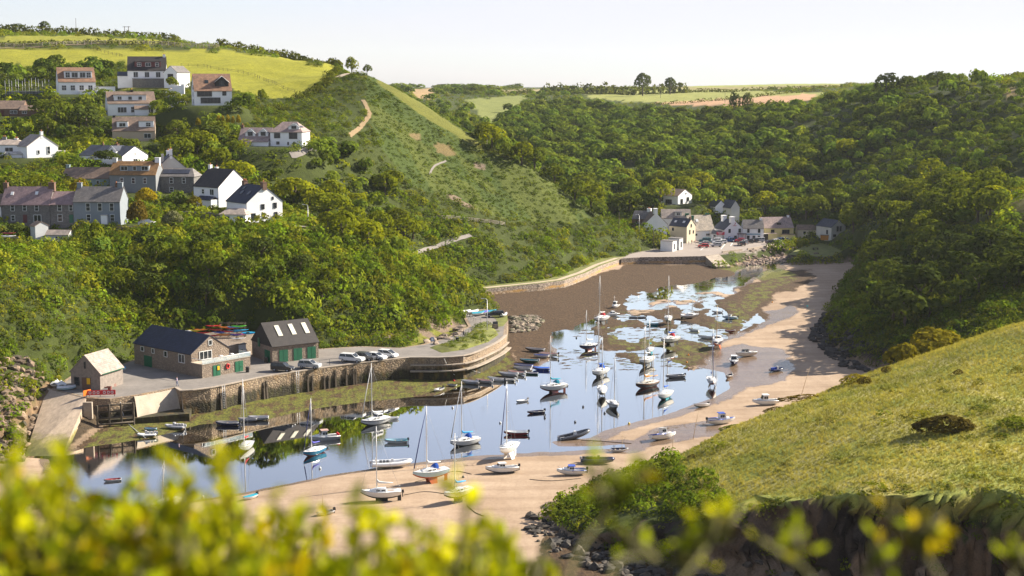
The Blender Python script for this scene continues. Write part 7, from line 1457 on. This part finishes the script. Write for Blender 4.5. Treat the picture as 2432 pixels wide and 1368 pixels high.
def car(u, v, z, hd, kind, colr, label, group='parked cars', Y=None, extra=None):
    q = P(u, v, z=z) if Y is None else P(u, v, Y=Y)
    if Y is not None: q.z = float(ground(q.x, q.y)) + .2
    root = empty('parked_car' if kind not in ('van', 'pickup') else ('parked_van' if kind == 'van' else 'pickup_truck'), tuple(q), R(hd), label, 'car' if kind not in ('van', 'pickup') else ('van' if kind == 'van' else 'pickup'), group)
    b_, ro, g_, wh, rim, hl, tl = car_mesh(kind); L, Wd = PROF[kind][:2]
    def mk(name, mbx, mat, key):
        if key not in _cmm: _cmm[key] = mbx.mesh(name, mat)
        return bpy.data.objects.new(name, _cmm[key])
    bo = link(mk('body', b_, CP_[colr], (kind, colr, 'b')), root); link(mk('roof', ro, CP_[colr], (kind, colr, 'r')), root); link(mk('windows', g_, glass_m, (kind, 'g')), root)
    for sx in (-1, 1):
        for sy in (-1, 1):
            w_ = link(mk('wheel', wh, tyre_m, 'w'), root); w_.location = (sx * L * .31, sy * (Wd / 2 - .08), .34); link(mk('rim', rim, rim_m, 'rim'), w_)
    for sy in (-1, 1):
        h_ = link(mk('headlight', hl, lamp_m, (kind, 'h')), root); h_.location = (0, sy * Wd * .34, 0); t_ = link(mk('tail_light', tl, tail_m, (kind, 't')), root); t_.location = (0, sy * Wd * .41, 0)
    return root
car(671, 882, QZ, -16, 'van', 'black', 'black van with dark windows parked along the quay'); v_ = car(736, 875, QZ, -16, 'suv', 'silver', 'silver car with roof bars beside the black van')
for sy in (-.62, .62): MB().tube([(-1.6, sy, 1.82), (.1, sy, 1.84)], .04, 5).build('roof_bar', iron, v_)
car(836, 860, QZ, -22, 'pickup', 'white', 'white pickup truck with a hard top parked on the quay'); car(868, 856, QZ, -24, 'suv', 'dgrey', 'dark grey car squeezed between the white pickup and white hatchback'); car(895, 854, QZ, -26, 'hatch', 'white', 'white hatchback between the dark grey car and the white people carrier'); car(921, 849, QZ, -26, 'mpv', 'white', 'white people carrier at the end of the quay row')
car(1175, 752, QZ + .1, 184, 'estate', 'navy', 'dark blue estate car on the tip of the promontory')
gr = 'cars in the village car park'
for u, v, hd, k, c, lb in ((1670, 588, 178, 'hatch', 'red', 'red car at the front of the village car park'), (1672, 582, 178, 'hatch', 'silver', 'silver car directly behind the red car'), (1674, 576, 175, 'van', 'teal', 'dark teal people van behind the red car'), (1701, 586, 178, 'hatch', 'silver', 'silver hatchback beside the red car'), (1704, 580, 178, 'hatch', 'white', 'white hatchback behind the silver hatchback'), (1699, 576, 178, 'suv', 'white', 'white car furthest back by the red sign'), (1714, 578, 178, 'hatch', 'white', 'white car with its nose past the white hatchback'), (1731, 575, 200, 'mpv', 'blue', 'blue car before the pub chimneys gable'), (1761, 583, 100, 'suv', 'dgrey', 'dark car alone in the open middle of the car park'), (1769, 579, 100, 'hatch', 'silver', 'silver car beside the lone dark car'), (1779, 577, 170, 'hatch', 'black', 'black car before the long white wing'), (1789, 575, 175, 'hatch', 'dgrey', 'dark grey car under the blue banner'), (1802, 575, 175, 'van', 'silver', 'silver van at the right end of the pub'), (1757, 575, 180, 'hatch', 'red', 'dark red car in front of the pub porch'), (1833, 579, 16, 'estate', 'dgrey', 'grey estate by the parapet wall below the yellow house'), (1846, 577, 18, 'hatch', 'white', 'white car by the parapet wall behind the grey estate'), (1858, 575, 18, 'suv', 'blue', 'blue car by the parapet wall'), (1868, 574, 18, 'hatch', 'white', 'white car at the end of the parapet wall row')): car(u, v, CPZ + .02, hd, k, c, lb, gr)
car(402, 226, 0, 170, 'hatch', 'silver', 'pale car parked left of the brown roofed tall house', Y=492); car(428, 230, 0, 175, 'hatch', 'white', 'white car parked against the brown roofed tall house', Y=490); car(228, 229, 0, 175, 'hatch', 'dgrey', 'dark car below the white chalet house', Y=492)
pc = empty('covered_car', tuple(P(350, 534, Y=349)), 0, 'car under a pale cover next to the round clipped bush', 'car'); mb = MB(); rr = [[(x, y * (1 if z < .9 else .8), z) for y, z in ((-.85, 0), (-.88, .7), (-.7, h), (.7, h), (.88, .7), (.85, 0))] for x, h in ((-2.1, .75), (-1.6, 1.2), (.2, 1.4), (1.0, .95), (2.1, .7))]
mb.loft(rr, 0, True, closed=False).build('cover', CL['white'], pc); MB().tube([(-1.3, -.9, .3), (-1.3, .9, .3)], .3, 10).tube([(1.3, -.9, .3), (1.3, .9, .3)], .3, 10).build('wheel', tyre_m, pc)
# --- people: one skinned body each, clothes as bands of the same figure ---
def person(u, v, z, hd, label, shirt, legs, h=1.74, step=.28, gz=False):
    q = P(u, v, z=z)
    if gz: q.z = float(ground(q.x, q.y))
    s = h / 1.74
    V = [(0, 0, .95), (0, 0, 1.15), (0, .02, 1.38), (0, .03, 1.50), (0, .05, 1.58), (0, .06, 1.66), (.10, 0, .90), (.11, step * .6, .50), (.11, step * .5 - .05, .08), (.11, step * .5 + .12, .03), (-.10, 0, .90), (-.11, -step * .2, .50), (-.11, -step, .10), (-.11, -step + .15, .04), (.19, .02, 1.40), (.26, -.06, 1.12), (.27, .06, .88), (.27, .10, .80), (-.19, .02, 1.40), (-.26, .10, 1.12), (-.27, .22, .90), (-.27, .27, .83)]
    E = [(0, 1), (1, 2), (2, 3), (3, 4), (4, 5), (0, 6), (6, 7), (7, 8), (8, 9), (0, 10), (10, 11), (11, 12), (12, 13), (2, 14), (14, 15), (15, 16), (16, 17), (2, 18), (18, 19), (19, 20), (20, 21)]
    Rd = [(.155, .11), (.14, .10), (.17, .115), (.06, .06), (.085, .095), (.085, .10), (.095, .095), (.065, .07), (.045, .05), (.04, .035), (.095, .095), (.065, .07), (.045, .05), (.04, .035), (.06, .06), (.045, .045), (.035, .035), (.035, .04), (.06, .06), (.045, .045), (.035, .035), (.035, .04)]
    me = bpy.data.meshes.new('person'); me.from_pydata([(x * s, y * s, zz * s) for x, y, zz in V], E, []); me.skin_vertices or None
    o = bpy.data.objects.new('person', me); link(o)
    bm = bmesh.new(); bm.from_mesh(me); ly = bm.verts.layers.skin.verify(); bm.verts.ensure_lookup_table()
    for vv, r_ in zip(bm.verts, Rd): vv[ly].radius = (r_[0] * s, r_[1] * s)
    bm.verts[0][ly].use_root = True; bm.to_mesh(me); bm.free()
    sk_ = o.modifiers.new('skin', 'SKIN'); sk_.use_smooth_shade = True; o.modifiers.new('sub', 'SUBSURF').render_levels = 1
    m, t, b, o2 = nodes('figure_' + label[:18].replace(' ', '_')); g = coords(t, True); sp = N(t, 'ShaderNodeSeparateXYZ'); t.links.new(g, sp.inputs[0])
    c = ramp(t, math_(t, 'DIVIDE', sp.outputs[2], 1.8 * s), [(.0, (.05, .04, .035)), (.05, legs), (.545, shirt), (.83, (.45, .27, .19))], 'CONSTANT'); t.links.new(c, b.inputs['Base Color']); b.inputs['Roughness'].default_value = .85; me.materials.append(m)
    hm = MB().sphere((0, .05 * s, 1.70 * s), (.095 * s, .11 * s, .075 * s), 0, 10, 6); hm.build('hair', paint('hair_brown', (.06, .04, .025), .8, .2, 5), o)
    o.location = q; o.rotation_euler = (0, 0, R(hd)); return tag(o, label, 'person')
person(421, 917, QZ, 100, 'person in a pale lilac shirt and blue trousers walking on the quay edge', (.50, .40, .50), (.10, .14, .26), 1.8)
person(1101, 802, QZ + .1, -30, 'person in dark clothes walking on the path round the promontory', (.10, .10, .12), (.05, .05, .07), 1.7)
person(1917, 735, .6, 170, 'lone person in a turquoise top walking on the far sand', (.10, .42, .42), (.16, .20, .26), 1.72, gz=True)
person(1636, 583, CPZ, 20, 'person in white standing near the car park entrance', (.70, .70, .70), (.55, .52, .48), 1.72); person(1643, 580, CPZ, 200, 'person in red brown beside the one in white', (.35, .12, .10), (.10, .10, .14), 1.7); person(1652, 580, CPZ, 40, 'person in pink right of the pair by the car park entrance', (.60, .36, .34), (.40, .36, .34), 1.6)
# --- white pony in the field ---
q = hit(92, 148, 480); o = bpy.data.meshes.new('pony')
V = [(0, 0, 1.0), (.35, 0, 1.02), (.62, 0, 1.08), (.80, 0, 1.38), (.95, 0, 1.62), (1.18, 0, 1.52), (-.45, 0, 1.02), (-.62, 0, .98), (.50, .14, .80), (.50, .15, .42), (.50, .15, .04), (.50, -.14, .80), (.54, -.15, .42), (.52, -.15, .04), (-.58, .14, .78), (-.68, .15, .42), (-.62, .15, .04), (-.58, -.14, .78), (-.66, -.15, .42), (-.60, -.15, .04), (-.80, 0, .85), (-.86, 0, .5)]
E = [(0, 1), (1, 2), (2, 3), (3, 4), (4, 5), (0, 6), (6, 7), (2, 8), (8, 9), (9, 10), (2, 11), (11, 12), (12, 13), (7, 14), (14, 15), (15, 16), (7, 17), (17, 18), (18, 19), (7, 20), (20, 21)]
rd = [.27, .27, .24, .15, .12, .07, .27, .23, .10, .055, .05, .10, .055, .05, .13, .06, .05, .13, .06, .05, .05, .04]
o.from_pydata(V, E, []); po = link(bpy.data.objects.new('pony', o)); bm = bmesh.new(); bm.from_mesh(o); ly = bm.verts.layers.skin.verify(); bm.verts.ensure_lookup_table()
for vv, r_ in zip(bm.verts, rd): vv[ly].radius = (r_, r_)
bm.verts[0][ly].use_root = True; bm.to_mesh(o); bm.free(); po.modifiers.new('skin', 'SKIN').use_smooth_shade = True; po.modifiers.new('sub', 'SUBSURF').render_levels = 1
o.materials.append(paint('pony_coat', (.60, .56, .50), .9, .1, 3)); po.location = q; po.rotation_euler = (0, 0, R(-60)); tag(po, 'white pony standing alone in the top field', 'pony')
# --- signs, lamps, poles, fences ---
def lamp(u, v, Y, z, h, label):
    q = P(u, v, Y=Y) if Y else P(u, v, z=z); r_ = empty('street_lamp', tuple(q), 0, label, 'street lamp'); MB().tube([(0, 0, -.5), (0, 0, 1.2), (0, 0, h)], [.11, .09, .06], 7).build('post', galv, r_); a = MB().tube([(0, 0, h), (-.35, -.1, h + .25), (-.9, -.2, h + .3)], .05, 6).build('arm', galv, r_); MB().box((-1.1, -.22, h + .3), (.62, .26, .14)).build('lamp_head', BC['lgrey'], a)
lamp(1157, 786, None, QZ + .3, 7.2, 'grey street lamp on the promontory grass'); lamp(732, 541, 357, None, 5.6, 'street lamp on the lawn beside the white gable house'); lamp(1518, 548, 505, None, 5.5, 'thin lamp post beside the lane above the village')
pp = empty('power_pole', tuple(P(301, 84, Y=738)), 0, 'double timber power pole with crossbar on the skyline hedge', 'power pole')
for x in (-1, 1): MB().tube([(x, 0, -4), (x, 0, 4.6)], .15, 6).build('post', timber, pp)
MB().box((0, 0, 4.3), (4.0, .2, .2)).build('crossarm', timber, pp); MB().box((-1.6, 0, 1.6), (.7, .6, .9)).build('transformer', iron, pp)
tag(MB().tube([(0, 0, -4), (0, 0, 7.0)], [.16, .10], 6).build('mast_pole', timber, None, P(181, 76, Y=745)), 'single tall thin pole on the skyline above the top field', 'pole')
for u, v, Y, h, lb in ((1569, 208, 1180, 8, 'thin wooden pole standing in the far fields'), (1722, 232, 1010, 9, 'thin wooden pole in front of the pink field'), (1470, 545, 500, 7, 'wooden pole on the slope above the lane end'), (1553, 520, 506, 7, 'dark pole before the white gable end cottage')):
    q = P(u, v, Y=Y); q.z = min(q.z, float(ground(q.x, q.y))); tag(MB().tube([(0, 0, -1), (0, 0, h)], [.14, .09], 6).build('utility_pole', timber, None, q), lb, 'pole')
def fence(label, px, ymin, posts, h=1.25, rails=3, mat=timber, th=.07):
    pts = spline([hit(u, v, ymin) if len((u, v)) == 2 else None for u, v in px], 3.0); r_ = empty('fence', tuple(pts[0]), 0, label, 'fence')
    for p in pts: p.z = float(ground(p.x, p.y))
    for j in range(rails): child(MB().tube([p + Vector((0, 0, h * (j + 1) / (rails + .2))) for p in pts], th * .7, 4), 'rail', mat, r_)
    for i in range(posts):
        q = pts[int(i / max(1, posts - 1) * (len(pts) - 1))]; child(MB().box((q.x, q.y, q.z + h / 2), (th * 2, th * 2, h + .3)), 'post', mat, r_)
fence('pale timber rail fence along the top of the big field', [(0, 114), (100, 112), (200, 107), (300, 106), (400, 109), (520, 117)], 560, 26, 1.9, 3, paint('pale_timber', (.42, .35, .30), .9, .15, 2), .12)
fence('thin wire fence crossing the big field behind the brown roofed tall house', [(430, 158), (470, 159), (520, 168), (600, 182), (660, 205), (700, 222)], 480, 24, 1.2, 2, timber, .05)
fence('short fence dividing the top field', [(205, 113), (240, 124), (290, 136)], 500, 12, 1.2, 2, timber, .05)
fence('pale fence rails beside the lane across the bluff', [(1040, 522), (1100, 526), (1150, 531), (1200, 538)], 380, 10, 1.3, 3, _mc['pale_timber'], .09)
bd = empty('banner', tuple(P(238, 942, z=QZ)), R(8), 'red banner with pale lettering on the quay corner', 'banner')
MB().box((.1, 0, .75), (5.2, .06, .85)).build('board', paint('banner_red', (.62, .03, .04), .6, .05), bd); mb = MB()
for x in (-1.75, -1.05, -.35, .75, 1.45, 2.1): mb.tube([(x + .2 * math.cos(a * .6283), -.05, .76 + .22 * math.sin(a * .6283)) for a in range(11)], .065, 5)
mb.build('lettering', frame_m, bd)
for x in (-2.4, 0, 2.5): MB().tube([(x, .05, 0), (x, .05, 1.2)], .05, 5).build('post', timber, bd)
bo = empty('sign_board', tuple(P(207, 943, z=QZ)), R(58), 'bright orange board sign at the end of the red banner', 'sign'); MB().box((0, 0, .8), (1.7, .08, 1.0)).build('panel', paint('sign_orange', (.85, .18, .01), .5, .04), bo); MB().tube([(-.6, .06, 0), (-.6, .06, 1.2)], .05, 5).build('post', timber, bo); MB().tube([(.6, .06, 0), (.6, .06, 1.2)], .05, 5).build('post', timber, bo)
bs = empty('information_sign', tuple(P(1027, 820, z=QZ + .2)), R(-5), 'small blue and white sign on posts above the grey boats', 'sign'); MB().box((0, 0, 1.3), (.75, .06, .9)).build('panel', paint('sign_blue', (.20, .30, .50), .5, .05), bs); MB().box((0, -.035, 1.3), (.42, .02, .5)).build('symbol', frame_m, bs); MB().tube([(-.3, .05, 0), (-.3, .05, 1.5)], .04, 5).build('post', galv, bs)
def litter_bin(u, v, z, label): q = P(u, v, z=z); r_ = empty('litter_bin', tuple(q), 0, label, 'bin'); MB().box((0, 0, .5), (.6, .6, 1.0), taper=1.08).build('body', BC['black'], r_); MB().box((0, 0, 1.05), (.7, .7, .12)).build('lid', BC['dgrey'], r_)
litter_bin(1086, 813, QZ + .2, 'black bin beside the promontory path'); litter_bin(588, 884, QZ, 'black bin at the terrace corner'); litter_bin(1611, 592, CPZ, 'dark bin beside the toilet block'); litter_bin(632, 861, QZ, 'dark bin by the garage block corner')
pb = empty('information_stone', tuple(P(1176, 780, z=QZ + .1)), R(20), 'dark plaque on a stone plinth near the promontory wall', 'plaque'); MB().box((0, 0, .5), (1.3, .9, 1.0), taper=.85).build('plinth', house_stone, pb); MB().box((0, -.1, 1.25), (1.2, .15, .8)).build('plaque_face', BC['dgrey'], pb)
bn = empty('bench', tuple(P(1303, 659, z=3.05)), R(8), 'pale bench on the grass beside the harbour walk', 'bench')
MB().box((0, 0, .45), (2.2, .5, .08)).build('seat', concrete, bn); MB().box((0, .24, .8), (2.2, .08, .45)).build('backrest', concrete, bn)
for x in (-.9, .9): MB().box((x, 0, .22), (.12, .45, .44)).build('leg', concrete, bn)
for i, (u, v, c, lb) in enumerate(((257, 925, 'maroon', 'rusty red crab pots heaped by the small boathouse wall'), (248, 930, 'cream', 'pale fish box against the small boathouse wall'), (268, 918, 'pink', 'faded red fish box by the small boathouse'))):
    q = P(u, v, z=QZ); r_ = empty('fishing_crate', tuple(q), R(20 * i), lb, 'crate'); MB().box((0, 0, .05), (1.1, .7, .1)).box((0, .33, .3), (1.1, .06, .5)).box((0, -.33, .3), (1.1, .06, .5)).build('body', BC[c], r_); MB().box((.53, 0, .3), (.06, .7, .5)).box((-.53, 0, .3), (.06, .7, .5)).build('end_board', BC[c], r_)
pt = empty('picnic_table', tuple(P(1937, 593, z=2.64)), R(10), 'picnic table on the far part of the village green', 'picnic table'); MB().box((0, 0, .74), (2.2, .8, .06)).build('table_top', timber, pt)
for s_ in (-1, 1): MB().box((0, s_ * .75, .45), (2.2, .28, .06)).build('seat', timber, pt); MB().box((s_ * .8, 0, .37), (.1, 1.5, .74), taper=.5).build('leg', timber, pt)
rb = MB(); bm = bmesh.new(); bmesh.ops.create_icosphere(bm, subdivisions=2, radius=1)
for vv in bm.verts: vv.co *= .8 + .35 * random.random(); vv.co.z *= .5
rb.add([tuple(v_.co) for v_ in bm.verts], [tuple(x.index for x in f.verts) for f in bm.faces]); bm.free(); tag(rb.build('boulder', rock_m, None, P(1939, 602, z=2.7)), 'dark rock on the near part of the village green', 'rock')
# cormorants? small ropes across the mud
for pts, lb in (([(285, 955, 4.5), (300, 1000, .9), (345, 1040, .4)], 'mooring rope running from the staging to the small white inflatable'), ([(1100, 846, 5.0), (1120, 878, 1.6), (1140, 885, 1.3)], 'mooring rope hanging over the promontory wall'), ([(1055, 852, 5), (1070, 885, 1.5), (1080, 890, 1.3)], 'pale mooring rope hanging from the ledged wall')):
    tag(MB().tube(spline([P(u, v, z=z) for u, v, z in pts], .8), .06, 5).build('rope', CL['white']), lb, 'rope')
for pts, lb in (([(1120, 1128), (1080, 1120), (1030, 1135), (985, 1150)], 'thin dark mooring line across the sand behind the pale blue yacht'), ([(1258, 1142), (1310, 1146), (1380, 1140)], 'thin mooring line across the sand before the low day sailer'), ([(1110, 1212), (1130, 1230), (1150, 1238)], 'short mooring line by the small yacht with the blue cover'), ([(1500, 1050), (1440, 1046), (1380, 1042)], 'mooring line running from the grey inflatable along the sand bar'), ([(960, 1186), (1010, 1176), (1060, 1182)], 'mooring line on the sand between the two nearest yachts')):
    q_ = [P(u, v, z=.3) for u, v in pts]; pl = spline([Vector((p.x, p.y, float(ground(p.x, p.y)) + .04)) for p in q_], .8)
    for p in pl: p.z = float(ground(p.x, p.y)) + .05
    tag(MB().tube(pl, .05, 5).build('rope', timber), lb, 'rope')
for u, lb in ((527, 'iron ladder on the quay wall nearest the pale concrete slope'), (705, 'iron ladder on the quay wall below the black van')):
    i = min(range(len(front)), key=lambda k: abs(proj(front[k].x, front[k].y, QZ)[0] - u)); q = front[i]; d = (front[i + 1] - front[i - 1]).normalized(); la = empty('ladder', (q.x + d.y * .3, q.y - d.x * .3, .6), math.atan2(d.y, d.x), lb, 'ladder')
    for sx in (-.28, .28): MB().tube([(sx, 0, 0), (sx, 0, 4.7)], .05, 5).build('rail', galv, la)
    mbl = MB()
    for k in range(13): mbl.tube([(-.28, 0, .3 + k * .33), (.28, 0, .3 + k * .33)], .03, 4)
    mbl.build('rungs', galv, la)
# --- foreground bush, close to the lens ---
fl = leafmat('backlit_leaves', (.36, .37, .014), (.55, .51, .018), trans=.64, objvar=0, hs=30.0); fl2 = leafmat('backlit_orange_leaves', (.38, .30, .010), (.52, .40, .02), trans=.62, objvar=0, hs=30.0); fl3 = leafmat('backlit_green_leaves', (.23, .28, .014), (.38, .42, .02), trans=.6, objvar=0, hs=30.0)
twig = paint('green_twig', (.12, .11, .02), .8, .2, 10)
def sprig(mb_l, mb_s, base, tip, nl, ls, g, mi):
    base = Vector(base); tip = Vector(tip); mid = (base + tip) / 2 + Vector((g.normal() * .02, g.normal() * .02, .03)); mb_s.tube([base, mid, tip], [.005, .004, .002], 5)
    for i in range(nl):
        t = .25 + .75 * (i + 1) / nl; p = base.lerp(mid, min(1, t * 2)) if t < .5 else mid.lerp(tip, t * 2 - 1)
        d = ((tip - base).normalized() * .7 + Vector((g.normal(), g.normal(), g.normal() * .8 + .2)) * .7).normalized(); n = d.cross(Vector((g.normal(), g.normal(), g.normal()))).normalized(); L_ = ls * g.uniform(.6, 1.2); wv = n * L_ * .22; up = d.cross(n) * L_ * .08
        mb_l.add([p, p + d * L_ * .35 + wv + up, p + d * L_ * .75 + wv * .8 + up, p + d * L_, p + d * L_ * .75 - wv * .8 + up, p + d * L_ * .35 - wv + up], [(0, 1, 2, 3), (0, 3, 4, 5)], mi if g.random() < .72 else int(g.choice([0, 0, 2, 2, 1])), False)
def fg(u, v, Y): return P(u, v, Y=Y)
g = np.random.default_rng(77); root = empty('foreground_bush', tuple(fg(500, 1700, 2.0)), 0, 'blurred yellow green bush filling the bottom left of the view', 'bush'); lv, stq = MB(), MB()
topc = [(-120, 1060), (60, 1055), (150, 1100), (240, 1150), (330, 1090), (400, 1075), (450, 1130), (540, 1075), (600, 1160), (680, 1170), (760, 1195), (840, 1205), (930, 1185), (1000, 1215), (1080, 1195), (1180, 1205), (1260, 1260), (1330, 1300)]
tu = [t_[0] for t_ in topc]; tv = [t_[1] for t_ in topc]
for i in range(470):
    u = g.uniform(-160, 1330) ** 1.0; vt = np.interp(u, tu, tv) + 24 + abs(g.normal()) * 62 + (g.random() ** .8) * 180; Y_ = g.uniform(1.6, 3.0); tip = fg(u, vt, Y_); base_ = tip + Vector((g.normal() * .05, g.normal() * .06, -g.uniform(.12, .25)))
    sprig(lv, stq, base_, tip, int(g.integers(10, 16)), .034, g, int(g.choice([0, 0, 0, 0, 2, 2, 1])))
for i in range(90):
    u = g.uniform(-200, 1330); vt = np.interp(u, tu, tv) + 200 + g.uniform(0, 230); Y_ = g.uniform(1.8, 3.0); tip = fg(u, vt, Y_); sprig(lv, stq, tip + Vector((g.normal() * .06, g.normal() * .06, -.25)), tip, 20, .046, g, int(g.choice([0, 2, 2])))
for u, v in ((540, 1085), (400, 1090), (45, 1070), (150, 1105), (640, 1180), (830, 1200), (1080, 1150)):
    tip = fg(u, v, 1.7); sprig(lv, stq, tip + Vector((.0, 0, -.14)), tip, 14, .034, g, 0)
for i in range(150):
    u = g.uniform(-200, 1330); q = fg(u, 1500, g.uniform(1.7, 3.0)); gz_ = float(ground(q.x, q.y)); stq.tube([(q.x + g.normal() * .05, q.y, min(gz_, q.z - .3)), (q.x, q.y, q.z - .2), (q.x + g.normal() * .03, q.y, q.z + .12)], [.012, .008, .004], 5)
    for k in range(2): b0 = Vector((q.x + g.normal() * .1, q.y + g.normal() * .1, gz_ + (q.z - gz_) * g.uniform(.2, .9))); sprig(lv, stq, b0, b0 + Vector((g.normal() * .1, g.normal() * .1, .18)), 7, .055, g, 2)
child(lv, 'leaves', [fl, fl2, fl3], root); child(stq, 'stem', twig, root)
for k, (pts, lb, mi) in enumerate((([(1330, 1420), (1380, 1300), (1440, 1225), (1500, 1165)], 'blurred yellow sprig rising furthest into the dark cliff', 0), ([(1440, 1430), (1470, 1330), (1560, 1330), (1640, 1360)], 'blurred yellow sprig low in front of the dark cliff', 0), ([(1560, 1450), (1640, 1350), (1690, 1290), (1735, 1275)], 'blurred green gold sprig bending right before the cliff', 2), ([(1960, 1460), (1930, 1380), (1900, 1345), (1880, 1340)], 'small blurred yellow sprig at the bottom edge under the cliff', 0), ([(2270, 1450), (2230, 1370), (2190, 1310), (2150, 1290)], 'blurred orange brown sprig curving left at the bottom edge', 1), ([(2400, 1440), (2402, 1390), (2410, 1350), (2415, 1335)], 'small blurred yellow sprig in the bottom right corner', 0), ([(2070, 1430), (2065, 1385), (2060, 1362), (2058, 1350)], 'tiny blurred yellow sprig tip at the bottom edge', 0))):
    rt = empty('leafy_sprig', tuple(fg(*pts[0], 1.6)), 0, lb, 'sprig'); l_, s_ = MB(), MB(); P3 = spline([fg(u, v, 1.5 + .06 * j) for j, (u, v) in enumerate(pts)], .01); s_.tube(P3, list(np.linspace(.0035, .0012, len(P3))), 5)
    n = len(P3)
    for i in range(3 if k in (3, 5, 6) else 6):
        j = int(n * (.62 + .38 * i / 6)); p = P3[min(j, n - 1)]; sprig(l_, s_, p, p + Vector((g.normal() * .02, g.normal() * .02, (.022 if k < 2 else .012))), 3, .025, g, mi)
    child(l_, 'leaves', [fl3, fl2, fl], rt); child(s_, 'stem', twig, rt)

# ================= air =================
hz = MB().box((0, 4400, 150), (9000, 9600, 310)).build('haze', None); hz.data.materials.clear(); m, t, b, o_ = nodes('haze_air'); t.nodes.remove(b)
pv = N(t, 'ShaderNodeVolumePrincipled', i_Density=.00004, i_Anisotropy=.2); pv.inputs['Color'].default_value = (.90, .94, 1, 1); t.links.new(pv.outputs[0], o_.inputs['Volume']); hz.data.materials.append(m); tag(hz, kind='stuff')
